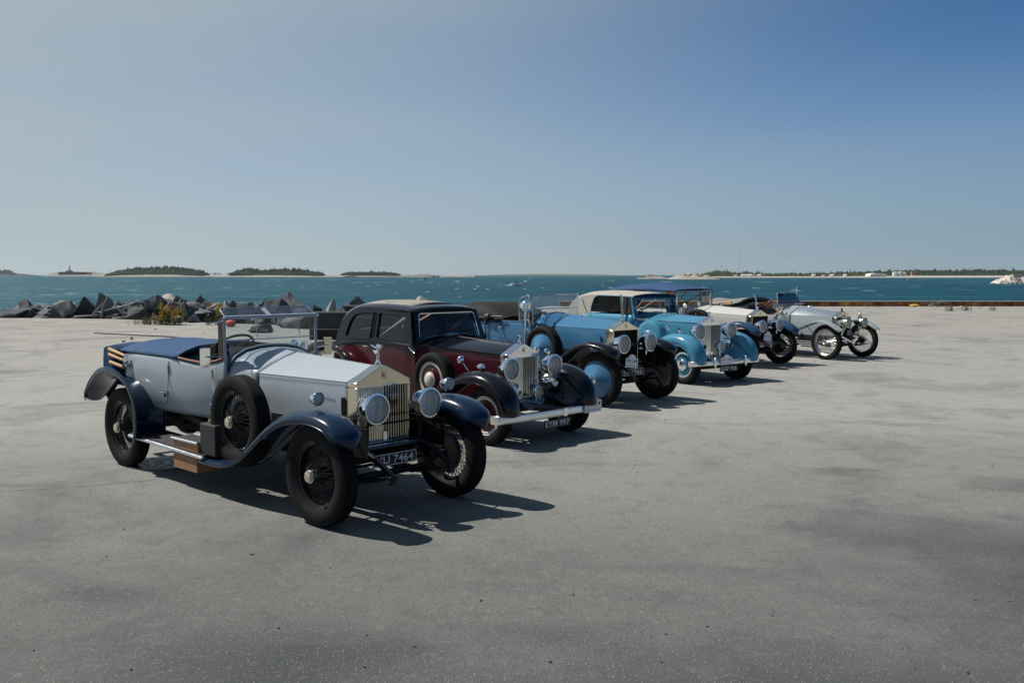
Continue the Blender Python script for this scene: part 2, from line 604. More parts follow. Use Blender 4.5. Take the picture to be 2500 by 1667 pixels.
def wheel_parts(rad, w, rr, kind, mats, name='wheel'):
    """a wheel lying round the y axis, outer face towards -y; kind 'wire', 'disc' or 'cone'"""
    root = empty(name)
    h = rad - rr
    ys = w / 2
    prof = [(ys * .62, rr - .004), (ys * .8, rr + .1 * h), (ys * .97, rr + .36 * h), (ys, rr + .55 * h), (ys * .93, rr + .78 * h), (ys * .84, rad - .018), (ys * .78, rad - .007)]
    tread = []
    gw = ys * .78
    for k in range(5):
        a = gw - k * (2 * gw / 4.4) - .001
        if k < 4:
            tread += [(a - .012, rad - .001), (a - .013, rad - .010), (a - .020, rad - .010), (a - .021, rad - .001)]
    full = prof + tread + [(-a, r) for a, r in prof[::-1]]
    MB().lathe(full, ax=(0, 1, 0), n=72).build('tyre', 'rubber', root, 30)
    yo = -ys * .62
    rim = [(yo - .004, rr - .002), (yo - .012, rr + .010), (yo - .004, rr + .014), (yo + .006, rr - .004), (yo + .02, rr - .022), (0, rr - .035), (-yo - .02, rr - .022), (-yo + .004, rr + .008)]
    MB().lathe(rim, ax=(0, 1, 0), n=56).build('rim', mats['rim'], root, 30)
    if kind == 'wire':
        sp = MB()
        for k in range(30):
            a0 = 2 * math.pi * k / 30
            for row, (hr, hy, ry, off) in enumerate(((.052, -ys * 1.0, -ys * .30, .30), (.085, ys * .62, -ys * .05, .34))):
                for sgn in ((1,) if row == 0 and k % 3 == 0 else (1, -1)):
                    a = a0 + sgn * off * (1 if k % 2 else 1) + row * .1
                    p = (hr * math.cos(a), hy, hr * math.sin(a))
                    q = ((rr - .030) * math.cos(a0 + row * .1), ry, (rr - .030) * math.sin(a0 + row * .1))
                    sp.tube([p, q], mats.get('spoke_r', .0026), 5)
        o = sp.build('spokes', mats['spoke'], root, 0)
        o['kind'] = 'stuff'
        MB().lathe([(ys * .9, .10), (ys * .5, .10), (ys * .45, .07), (-ys * .6, .048), (-ys * 1.15, .046), (-ys * 1.15, 0)], ax=(0, 1, 0), n=28).build('hub', mats['hub'], root, 30)
        if mats.get('drum', True):
            MB().lathe([(ys * .35, .10), (ys * .35, .185), (ys * .9, .19), (ys * .95, .17), (ys * .95, .05)], ax=(0, 1, 0), n=36).build('brake_drum', 'iron', root, 30)
        c = -ys * 1.15
        cp = [(c + .02, .056), (c - .012, .056), (c - .014, .050), (c - .026, .050), (c - .028, .044), (c - .036, .043), (c - .040, .036), (c - .041, .028), (c - .038, .024), (c - .040, .010), (c - .042, 0)]
        MB().lathe(cp, ax=(0, 1, 0), n=32).build('hub_cap', mats['cap'], root, 25)
    else:
        r1 = rr - .018
        if kind == 'cone':
            prof = [(yo + .004, r1), (yo - .010, r1 - .01), (yo - .09, .085), (yo - .10, .07), (yo - .10, 0)]
        else:
            prof = [(yo + .012, r1), (yo + .004, r1 - .02), (yo + .002, r1 * .66), (yo - .022, r1 * .60), (yo - .03, r1 * .40), (yo - .03, 0)]
        MB().lathe(prof, ax=(0, 1, 0), n=56).build('wheel_disc', mats['disc'], root, 25)
        MB().lathe([(yo + .016, r1 + .012), (yo - .006, r1 + .014), (yo - .010, r1), (yo - .002, r1 - .014), (yo + .006, r1 - .012)], ax=(0, 1, 0), n=56).build('trim_ring', mats['ring'], root, 30)
        MB().lathe([(-yo - .01, r1), (-yo - .02, .1), (-yo - .02, 0)], ax=(0, 1, 0), n=40).build('brake_drum', 'iron', root, 30)
        c = yo - (.10 if kind == 'cone' else .03)
        k = mats.get('capr', .075)
        cp = [(c + .012, k * 1.12), (c - .004, k * 1.1), (c - .010, k), (c - .034, k * .82), (c - .042, k * .6), (c - .046, k * .2), (c - .046, 0)]
        MB().lathe(cp, ax=(0, 1, 0), n=36).build('hub_cap', mats['cap'], root, 25)
        if mats.get('cap2'):
            MB().lathe([(yo - .026, r1 * .50), (yo - .034, r1 * .48), (yo - .036, r1 * .42), (yo - .030, r1 * .40)], ax=(0, 1, 0), n=40).build('disc_ring', mats['cap2'], root, 25)
    return root


def place_wheels(car, wh, L, T, rad, steer=0.0, spares=()):
    used = []
    for x, y in ((0, -T / 2), (0, T / 2), (-L, -T / 2), (-L, T / 2)):
        rz = (math.pi if y > 0 else 0) + (steer if x == 0 else 0)
        w = wh if not used else link_copy(wh, car)
        used.append(w)
        w.parent = car
        w.location = (x, y, rad)
        w.rotation_euler = (0, 0, rz)
        if len(used) > 1:
            w.rotation_euler = (0, 0.37 * len(used), rz)
    return used


def sweep(path, w, yc, s, drop_o, drop_i, crown=.03, taper=None, nseg=6):
    """mudguard skin: path of (x, z) along the crest; s = -1 right, +1 left"""
    P = spline(path, nseg)
    m = len(P)
    rows = []
    for i, (x, z) in enumerate(P):
        a, b = P[max(i - 1, 0)], P[min(i + 1, m - 1)]
        t = Vector((b[0] - a[0], b[1] - a[1])).normalized()
        nx, nz = t.y, -t.x
        if taper is None:
            k = 1.0
            kd = 1.0
        else:
            k, kd = taper(i / (m - 1))
        do = (drop_o(i / (m - 1)) if callable(drop_o) else drop_o) * kd
        di = (drop_i(i / (m - 1)) if callable(drop_i) else drop_i) * kd
        h = w / 2 * k
        sec = [(1.0, -do), (1.0, -do * .62), (.94, -max(do * .34, crown * .8)), (.80, -crown * .42 - do * .08), (.5, -crown * .12), (0.15, 0), (-.3, -crown * .05), (-.7, -crown * .5), (-.93, -max(crown, di * .3)), (-1.0, -di * .6), (-1.0, -di)]
        rows.append([(x - nx * d * -1, yc * 1.0 * s + s * u * h, z - nz * d * -1) for u, d in sec])
    return rows


def fender(car, path, w, yc, s, mat, drop_o=.10, drop_i=.12, crown=.05, taper=None, name='mudguard', nseg=6, cap=(False, False)):
    # path must run front to back so that the normal points up
    rows = sweep(path, w, yc, s, drop_o, drop_i, crown, taper, nseg)
    mb = MB()
    mb.grid(rows)
    for flag, r, r2 in ((cap[0], rows[0], rows[1]), (cap[1], rows[-1], rows[-2])):
        if flag:
            c = sum((Vector(p) for p in r), Vector()) / len(r)
            d = (c - sum((Vector(p) for p in r2), Vector()) / len(r2))
            d = d.normalized() if d.length > 0 else d
            c2 = c + d * flag
            mid = [tuple(Vector(p).lerp(c2, .5) + d * flag * .35) for p in r]
            mb.grid([list(r), mid])
            k = len(mb.v)
            mb.add([tuple(c2 + d * flag * .2)], [])
            n = len(r)
            for i in range(n - 1):
                mb.f.append((k - n + i, k - n + i + 1, k))
    o = mb.build(name, mat, car, 50, solid=.006)
    edge = MB()
    edge.tube([r[0] for r in rows], .007, 6)
    edge.build('beading', mat, o, 40)
    return o


def lamp(car, o, r, depth, mats=('chrome', 'lens'), name='headlamp', ax=(1, 0, 0), stem=None, n=36, label=None):
    """bowl lamp whose lens centre is at o"""
    bowl = [(-depth, 0), (-depth * .985, r * .22), (-depth * .9, r * .45), (-depth * .72, r * .70), (-depth * .45, r * .88), (-depth * .16, r * .965), (-.012, r * .99)]
    b = MB().lathe(bowl, o, ax, n)
    if stem:
        b.tube([Vector(o) + Vector(ax) * (-depth * .4) + Vector((0, 0, -r * .85)), Vector(o) + Vector(ax) * (-depth * .4) + Vector((0, 0, -stem))], [r * .16, r * .11], 10)
    ob = b.build(name, mats[0], car, 40)
    MB().lathe([(-.014, r * .99), (-.016, r * 1.05), (0, r * 1.07), (.012, r * 1.03), (.014, r * .95), (.004, r * .93)], o, ax, n).build('lamp_rim', mats[0], ob, 30)
    MB().lathe([(-.010, r * .93), (-depth * .28, r * .74), (-depth * .5, r * .45), (-depth * .62, r * .12), (-depth * .62, 0)], o, ax, n).build('reflector', 'reflector', ob, 40)
    MB().ball(Vector(o) + Vector(ax) * (-depth * .42), r * .10, 10, 6).build('bulb', 'paper', ob)
    MB().lathe([(.002, r * .94), (r * .05 + .002, r * .7), (r * .08 + .002, r * .35), (r * .09 + .002, 0)], o, ax, n).build('lens', mats[1], ob, 60)
    if label:
        ob['label'] = label
    return ob


def radiator(car, x, hw, zs, ah, zb, dep, slats, mat='nickel', lip=.045, pitch_ang=38, rear_hw=None):
    """temple-fronted radiator shell; slats = number of upright shutter slats (0: bare dark core)"""
    e = .022
    g = MB()
    ped = [(-hw, zs - lip), (hw, zs - lip), (hw, zs), (.035, zs + ah), (-.035, zs + ah), (-hw, zs)]
    g.prism(ped, lambda p: (x, p[0], p[1]), lambda p: (x - dep, p[0], p[1]))
    for s in (-1, 1):
        g.box((x - dep / 2, s * (hw - e / 2), (zb + zs - lip) / 2 - .0005), (dep, e, zs - lip - zb - .001))
    g.box((x - dep / 2, 0, zb - .012), (dep, hw * 2, .022))
    sh = g.build('radiator', mat, car, 25, bevel=.005)
    MB().box((x + .003, 0, zs - lip + .006), (.010, hw * 2 - .004, .008)).build('moulding', mat, sh, 0)
    MB().box((x - dep * .62, 0, (zb + zs - lip) / 2), (.02, 2 * (hw - e) - .002, zs - lip - zb - .002)).build('core', 'mesh', sh, 0)
    bd = facing(text_mesh("R", .026, .040), (x + .0015, -.004, zs + ah * .42), (1, 0))
    b2 = facing(text_mesh("R", .026, .040), (x + .0025, .006, zs + ah * .42 - .006), (1, 0))
    bd.add(b2.v, b2.f)
    fr = rrect(-.024, -.038, .024, .038, .006)
    inn = rrect(-.020, -.034, .020, .034, .005)
    bd.holed([(p[0], p[1] + zs + ah * .42) for p in fr], [[(p[0], p[1] + zs + ah * .42) for p in inn]], lambda p: (x + .0015, p[0], p[1]))
    bd.build('badge', 'bezel', sh, 0)
    if slats:
        me = None
        inner = 2 * (hw - e)
        pt = inner / slats
        hgt = zs - lip - zb - .004
        for k in range(slats):
            y = -inner / 2 + pt * (k + .5)
            sgn = -1 if y < 0 else 1
            if me is None or (sgn > 0 and me[1] < 0):
                a = math.radians(pitch_ang) * sgn
                sec = [(-.004, -pt * .44), (.003, -pt * .41), (.005, 0), (.003, pt * .41), (-.004, pt * .44), (-.002, 0)]
                mb = MB()
                ca, sa = math.cos(a), math.sin(a)
                pr = [(u * ca - v * sa, u * sa + v * ca) for u, v in sec]
                mb.prism(pr, lambda p: (p[0], p[1], -hgt / 2), lambda p: (p[0], p[1], hgt / 2))
                mm = mb.mesh('slat', 50)
                mm.materials.append(M[mat])
                me = (mm, sgn)
            o = bpy.data.objects.new('slat', me[0])
            COL.objects.link(o)
            o.parent = sh
            o.location = (x - .022, y, (zb + zs - lip) / 2)
    return sh


def mascot(car, o, h, mat='chrome'):
    """small leaning figure with swept back robes on a stepped cap"""
    x, y, z = o
    g = MB()
    g.lathe([(0, .034), (.012, .034), (.014, .026), (.030, .026), (.032, .018), (.05, .016)], (x, y, z - .008), (0, 0, 1), 16)
    g.ball((x, y, z + .045), .017, 10, 6)
    k = h / .2
    body = [(x - .002, y, z + .05 * k), (x + .002, y, z + .075 * k), (x + .004, y, z + .10 * k), (x + .012, y, z + .125 * k), (x + .026, y, z + .145 * k), (x + .04, y, z + .162 * k)]
    g.tube(body, [.012 * k, .014 * k, .013 * k, .011 * k, .017 * k, .008 * k], 10)
    g.ball((x + .050 * k, y, z + .172 * k), .0135 * k, 10, 8)
    for s in (-1, 1):
        g.tube([(x + .028 * k, y + s * .012 * k, z + .150 * k), (x + .0 * k, y + s * .034 * k, z + .162 * k), (x - .045 * k, y + s * .040 * k, z + .178 * k)], [.008 * k, .010 * k, .005 * k], 8)
        wing = [(x + .02 * k, y + s * .012 * k, z + .14 * k), (x - .01 * k, y + s * .030 * k, z + .158 * k), (x - .052 * k, y + s * .042 * k, z + .184 * k), (x - .060 * k, y + s * .036 * k, z + .168 * k), (x - .045 * k, y + s * .022 * k, z + .13 * k), (x - .02 * k, y + s * .010 * k, z + .095 * k)]
        g.add(wing + [(p[0], p[1] - s * .004, p[2]) for p in wing], [(0, 1, 2, 3, 4, 5), (11, 10, 9, 8, 7, 6)] + [(i, (i + 1) % 6, 6 + (i + 1) % 6, 6 + i) for i in range(6)])
    return g.build('mascot', mat, car, 50)


def number_plate(car, c, w, h, txt, ax=(1, 0, 0), border=True, tilt=0.0, tw=.84, th=.62):
    nrm = Vector(ax).normalized()
    r = Vector((-nrm.y, nrm.x, 0))
    mb = MB()
    out = rrect(-w / 2, -h / 2, w / 2, h / 2, .012)
    C = Vector(c)
    up = Vector((0, 0, 1))
    if tilt:
        up = Matrix.Rotation(tilt, 3, r) @ up
    nn = r.cross(up)
    mb.prism(out, lambda p: C + r * p[0] + up * p[1] - nn * .006, lambda p: C + r * p[0] + up * p[1])
    pl = mb.build('number_plate', 'plate', car, 30)
    if border:
        b = MB()
        b.holed(rrect(-w / 2 + .004, -h / 2 + .004, w / 2 - .004, h / 2 - .004, .011), [rrect(-w / 2 + .011, -h / 2 + .011, w / 2 - .011, h / 2 - .011, .008)], lambda p: C + r * p[0] + up * p[1] + nn * .0015)
        b.build('border', 'letter', pl, 0)
    t = text_mesh(txt, w * tw, h * th)
    tb = MB()
    tb.v = [tuple(C + r * p[0] + up * p[1] + nn * .002) for p in t.v]
    tb.f = t.f
    tb.build('lettering', 'letter', pl, 0)
    return pl


def rally_plaque(car, c, w, h, ax=(1, 0, 0), roll=0.0):
    """white enamel plaque with a domed top and a row of five small shields"""
    nrm = Vector(ax).normalized()
    r = Vector((-nrm.y, nrm.x, 0))
    C = Vector(c)
    up = Vector((0, 0, 1))
    if roll:
        q = Matrix.Rotation(roll, 3, nrm)
        r, up = q @ r, q @ up
    poly = [(-.5, -.5), (.5, -.5), (.5, .18), (.44, .22), (.30, .22)]
    poly += [(.30 * math.cos(a), .22 + .28 * math.sin(a)) for a in [math.radians(15 * k) for k in range(1, 12)]]
    poly += [(-.30, .22), (-.44, .22), (-.5, .18)]
    poly = [(p[0] * w, p[1] * h) for p in poly]
    mb = MB()
    mb.prism(poly, lambda p: C + r * p[0] + up * p[1] - nrm * .005, lambda p: C + r * p[0] + up * p[1])
    pl = mb.build('rally_plaque', 'plaque', car, 30, bevel=0)
    for k, (u, col) in enumerate(((-.36, 'red'), (-.18, 'green'), (0, 'grey'), (.18, 'dark'), (.36, 'dark'))):
        sh = [(-.05, .09), (.05, .09), (.05, -.03), (0, -.10), (-.05, -.03)]
        b = MB()
        if k == 2:
            t = text_mesh("2", w * .10, h * .26)
            b.v = [tuple(C + r * (p[0] + u * w) + up * (p[1] + .02 * h) + nrm * .0015) for p in t.v]
            b.f = t.f
        else:
            b.add([C + r * ((p[0] + u) * w) + up * ((p[1] * 1.2 + .0) * h) + nrm * .0015 for p in sh], [tuple(range(5))])
        b.build('shield', col, pl, 0)
    b = MB()
    for k in range(14):
        u = -.40 + .8 * k / 13
        b.add([C + r * ((u + du) * w) + up * ((-.36 + dv) * h) + nrm * .0015 for du, dv in ((-.02, -.03), (.014, -.03), (.014, .03), (-.02, .03))], [(0, 1, 2, 3)])
    b.build('small_print', 'grey', pl, 0)
    return pl


def leaf_spring(car, s, y, x0, x1, z0, z1, name='leaf_spring', sag=.07, n=6):
    """dumb iron and laminated spring running fore and aft"""
    g = MB()
    for k in range(n):
        f = 1 - k * .14
        xm = (x0 + x1) / 2
        a, b = xm - (xm - x0) * f, xm + (x1 - xm) * f
        pts = []
        for i in range(9):
            t = i / 8
            xx = a + (b - a) * t
            tt = (xx - x0) / (x1 - x0)
            pts.append((xx, s * y, z0 + (z1 - z0) * tt - sag * 4 * tt * (1 - tt) - k * .011))
        rows = [[(p[0], p[1] - .026, p[2]), (p[0], p[1] + .026, p[2]), (p[0], p[1] + .026, p[2] - .0095), (p[0], p[1] - .026, p[2] - .0095)] for p in pts]
        g.grid(rows, True, True, True)
    o = g.build(name, 'iron', car, 30)
    return o


def dumb_iron(car, s, y, pts, w=.05, h=.06, mat='iron'):
    P = spline(pts, 5)
    rows = []
    m = len(P)
    for i, (x, z) in enumerate(P):
        k = 1 - .45 * (1 - i / (m - 1))
        rows.append([(x, s * y - w / 2, z), (x, s * y + w / 2, z), (x, s * y + w / 2, z - h * k), (x, s * y - w / 2, z - h * k)])
    g = MB()
    g.grid(rows, True, True, True)
    x, z = P[0]
    g.tube([(x, s * y - w * .85, z - .02), (x, s * y + w * .85, z - .02)], .016, 10)
    g.tube([(x - .02, s * y - w * .85, z - .065), (x - .02, s * y + w * .85, z - .065)], .014, 10)
    g.box((x - .01, s * y, z - .045), (.02, w * 1.1, .07))
    return g.build('dumb_iron', mat, car, 40, bevel=.004)


def chassis(car, L, T, rad, zf=.50, xf=.42, xr=-.75, floor=.60, x_floor=-1.25, fw=.52, body_top=None, engine=True):
    g = MB()
    for s in (-1, 1):
        g.box((( -L + xr - .1) / 2, s * .37, zf), (L - xr - .1, .05, .12))
    for xx in (-.1, -1.2, -2.4, -L, -L + xr):
        g.box((xx, 0, zf - .02), (.06, .72, .07))
    g.build('chassis', 'iron', car, 0)
    a = MB()
    a.tube([(0, -T / 2 + .06, rad), (0, -T / 2 + .16, rad), (0, -.42, rad - .09), (0, .42, rad - .09), (0, T / 2 - .16, rad), (0, T / 2 - .06, rad)], .032, 8)
    a.tube([(-.18, -T / 2 + .2, rad - .04), (-.18, T / 2 - .2, rad - .04)], .014, 8)
    a.build('front_axle', 'iron', car, 40)
    a = MB()
    a.tube([(-L, -T / 2 + .06, rad), (-L, T / 2 - .06, rad)], .055, 10)
    a.ball((-L, 0, rad), .17, 14, 10)
    a.tube([(-L, 0, rad), (-1.6, 0, zf)], .045, 8)
    a.build('rear_axle', 'iron', car, 40)
    g = MB()
    g.box(((x_floor - L + xr + .2) / 2, 0, floor - .02), (L + x_floor - xr - .2, fw * 2, .03))
    if engine:
        g.box((-.75, 0, .68), (1.1, .36, .55))
        g.box((-1.5, 0, .52), (.5, .3, .25))
    g.build('undertray', 'void', car, 0)


def bonnet(car, x0, sec0, x1, sec1, mat, side_mat=None, joint=True, name='bonnet'):
    """x0 front, x1 rear; sec = (half width, shoulder z, apex rise, bottom z); top and side panels with a hinge line"""
    def ring(x, sc, bul):
        hw, zs, ah, zb = sc
        return [(x, 0.0, zs + ah), (x, hw * .33, zs + ah * .69 + bul), (x, hw * .66, zs + ah * .36 + bul), (x, hw * .90, zs + ah * .10 + bul * .7), (x, hw * .985, zs + .004), (x, hw, zs - .010), (x, hw + bul * .3, zs - (zs - zb) * .5), (x, hw, zb)]
    rows, top = [], []
    for k in range(5):
        t = k / 4
        sc = [a + (b - a) * t for a, b in zip(sec0, sec1)]
        r = ring(x0 + (x1 - x0) * t, sc, .003 + .010 * t)
        rows.append(mirror_ring(r[4:]))
        top.append(mirror_ring(r[:5]))
    g = MB().grid(top)
    ob = g.build(name, mat, car, 28)
    sd = MB()
    n = len(rows[0]) // 2
    sd.grid([r[:n] for r in rows])
    sd.grid([r[n:] for r in rows])
    sd.build('bonnet_side', side_mat or mat, ob, 40)
    if joint:
        hg = MB()
        for s in (-1, 1):
            hg.tube([(x0 + (x1 - x0) * t, s * (sec0[0] + (sec1[0] - sec0[0]) * t) * .988, sec0[1] + (sec1[1] - sec0[1]) * t + .001) for t in (0, .5, 1)], .0055, 6)
        hg.tube([(x0, 0, sec0[1] + sec0[2]), (x1, 0, sec1[1] + sec1[2])], .004, 6)
        hg.build('hinge', side_mat or mat, ob, 40)
        jn = MB()
        hw, zs, ah, zb = sec1
        pr = [(x1, p[1], p[2]) for p in mirror_ring(ring(x1, sec1, .013))]
        jn.tube(pr, .0045, 5)
        jn.build('shut_line', 'iron', ob, 40)
    return ob


def seat(car, x, y, w, z, mat, lean=.12, h=.5, d=.5, name='seat', pleats=5):
    """squab and cushion with pleats"""
    g = MB()
    n = pleats * 4
    rows_f, rows_b = [], []
    for i in range(7):
        t = i / 6
        zz = z + h * t
        rf, rb = [], []
        for k in range(n + 1):
            yy = y - w / 2 + w * k / n
            puff = .018 * abs(math.sin(math.pi * k / 4)) * (1 if t < .95 else .5)
            edge = .03 * (abs(2 * k / n - 1) ** 4) + .03 * t ** 6
            rf.append((x - lean * t + .06 + puff - edge, yy, zz - .02 * (abs(2 * k / n - 1) ** 4) * t))
            rb.append((x - lean * t - .07 + edge, yy, zz - .02 * (abs(2 * k / n - 1) ** 4) * t))
        rows_f.append(rf + rb[::-1])
    g.grid(rows_f, True, True, True)
    o = g.build(name, mat, car, 60)
    c = MB()
    c.box((x + d / 2 + .02, y, z - .06), (d, w, .15))
    c.build('cushion', mat, o, 30, bevel=.03)
    return o


def steering(car, c, r, tilt, mat='iron', spoke=4):
    g = MB()
    ax = Vector((-math.cos(tilt), 0, math.sin(tilt)))
    x = Vector((0, 1, 0))
    y = ax.cross(x)
    C = Vector(c)
    g.tube([C + (x * math.cos(2 * math.pi * k / 28) + y * math.sin(2 * math.pi * k / 28)) * r for k in range(28)], .013, 8, True)
    for k in range(spoke):
        a = 2 * math.pi * (k + .5) / spoke
        g.tube([C - ax * .03, C + (x * math.cos(a) + y * math.sin(a)) * r], [.011, .009], 6)
    g.tube([C - ax * .02, C - ax * .75], .018, 8)
    g.lathe([(0, .03), (.025, .028), (.03, 0)], C - ax * .03, ax, 14)
    return g.build('steering_wheel', mat, car, 40)


def side_lamp(car, o, r=.055, mat='chrome', stem=.075):
    return lamp(car, o, r, r * 1.9, (mat, 'lens'), 'side_lamp', (1, 0, 0), stem, 24)


def teardrop(car, o, L, r, mat='chrome'):
    return MB().lathe([(-L * .65, 0), (-L * .5, r * .3), (-L * .2, r * .75), (.05 * L, r), (L * .22, r * .85), (L * .33, r * .4), (L * .35, 0)], o, (1, 0, -.05), 18).build('side_lamp', mat, car, 50)


def mirror_on_stalk(car, o, r, base, mat='chrome', ax=(-1, 0, 0)):
    g = MB()
    g.lathe([(.012, 0), (.012, r * .95), (0, r), (-.012, r * .9), (-.03, r * .5), (-.034, 0)], o, ax, 22)
    g.tube([(o[0] + .02, o[1], o[2] - r * .4), base], .007, 8)
    return g.build('mirror', mat, car, 40)


def frame_loop(pts, r, n=6):
    return MB().tube(pts, r, n, True)

POSE = {1: (-1.092, 8.261, -0.758), 2: (0.221, 11.989, -0.775), 3: (1.911, 15.370, -0.818), 4: (3.921, 18.393, -0.954), 5: (5.794, 21.697, -0.878), 6: (8.386, 23.566, -0.966)}
ROW = 'vintage cars parked in a row on the quay'


def car_root(k, name, label):
    x, y, a = POSE[k]
    return tag(empty(name, (x, y, 0), a), label, 'car', ROW)


def tub(car, st, mat, name='body', solid=.02, bead=None):
    """open tub: st = [(x, half width, rail z, sill z)] from the cowl to the tail"""
    def sec(x, w, zt, zb):
        h = zt - zb
        return [(w - .012, zt), (w, zt - .05), (w + .012, zt - .33 * h), (w + .004, zt - .6 * h), (w - .02, zb + .10 * h), (w - .05, zb)]
    S = []
    base = spline(st, 3)
    for s in (-1, 1):
        seq = base if s < 0 else base[::-1]
        for (x, w, zt, zb) in seq:
            if w < .02 and s > 0:
                continue
            S.append([(x, s * max(p[0], 0), p[1]) for p in sec(x, w, zt, zb)] if w >= .02 else [(x, 0, p[1]) for p in sec(x, w, zt, zb)])
    o = MB().grid(S).build(name, mat, car, 40, solid=solid)
    if bead:
        MB().tube([r[0] for r in S], .012, 6).build('rail', bead, o, 40)
    return o


def cowl(car, x0, r0, x1, r1, mat, n=5, name='cowl', rim='iron'):
    rows = []
    for i in range(n + 1):
        t = i / n
        e = t * t * (3 - 2 * t)
        rows.append(mirror_ring([(x0 + (x1 - x0) * t, a[0] + (b[0] - a[0]) * e, a[1] + (b[1] - a[1]) * (e * .5 + t * .5)) for a, b in zip(r0, r1)]))
    o = MB().grid(rows).build(name, mat, car, 40, solid=.012)
    MB().tube([(p[0] - .004, p[1] * 1.005, p[2] + .003) for p in rows[-1]], .010, 6).build('scuttle_rim', rim, o, 40)
    return o


def dash(car, x, r1, mat, name='dashboard', gauges=((-.28, 1.2), (-.12, 1.2), (.05, 1.2), (.2, 1.19)), zb=.7):
    ring = mirror_ring([(x, p[0] * .96, p[1] - .015) for p in r1])
    ring = [p for p in ring if p[2] > zb]
    g = MB().prism([(p[1], p[2]) for p in ring], lambda p: (x, p[0], p[1]), lambda p: (x + .02, p[0], p[1]))
    o = g.build(name, mat, car, 0)
    for y, z in gauges:
        MB().lathe([(0, 0), (.004, .035), (.012, .042), (.014, .046), (-.002, .047)], (x - .004, y, z), (-1, 0, 0), 18).build('gauge', 'chrome', o, 40)
    return o


def taper_front(t):
    a = min(1, t / .16)
    k = .55 + .45 * math.sin(a * math.pi / 2)
    return k, .5 + .5 * math.sin(a * math.pi / 2)


def taper_rear(t):
    a = min(1, t / .12)
    k = .75 + .25 * math.sin(a * math.pi / 2)
    return k, .12 + .88 * min(1, t / .34)


def rear_guards(car, path, w, yc, mat, drop=.10, crown=.06, inner=.16):
    for s in (-1, 1):
        fender(car, path, w, yc, s, mat, drop, inner, crown, taper_rear, 'rear_mudguard')


def front_guards(car, path, w, yc, mat, drop=.10, crown=.05, inner=.14, taper=taper_front, cap=(.035, False)):
    for s in (-1, 1):
        fender(car, path, w, yc, s, mat, drop, inner, crown, taper, 'front_mudguard', 6, cap)


def running_board(car, x0, x1, y0, y1, z0, z1, edge='alu', top='mat_rubber', mat='iron'):
    for s in (-1, 1):
        g = MB()
        g.grid([[(x0, s * y0, z0), (x0, s * y1, z0)], [(x1, s * y0, z1), (x1, s * y1, z1)]])
        o = g.build('running_board', top, car, 0, solid=.022)
        e = MB()
        for k, (a, b) in enumerate((((x0, s * (y1 + .008), z0), (x1, s * (y1 + .008), z1)), ((x0, s * y0, z0), (x0, s * y1, z0)), ((x1, s * y0, z1), (x1, s * y1, z1)), ((x0, s * y0, z0), (x1, s * y0, z1)))):
            e.tube([(p[0], p[1], p[2] - .008) for p in (a, b)], .017 if k == 0 else .010, 8)
        e.build('edging', edge, o, 40)
        if s < 0:
            first = o
    return first


def valance(car, x0, x1, y, z0, z1, mat='iron'):
    for s in (-1, 1):
        MB().box(((x0 + x1) / 2, s * y, (z0 + z1) / 2), (abs(x1 - x0), .012, z1 - z0)).build('valance', mat, car, 0)


def pane(car, quad, frame_mat, glass='glass', r=.012, name='windscreen', n=6, parent=None):
    """a framed sheet of glass through the corner points of quad"""
    o = frame_loop(quad, r, n).build(name, frame_mat, parent or car, 40)
    MB().add(quad, [tuple(range(len(quad)))]).build('pane', glass, o, 0)
    return o


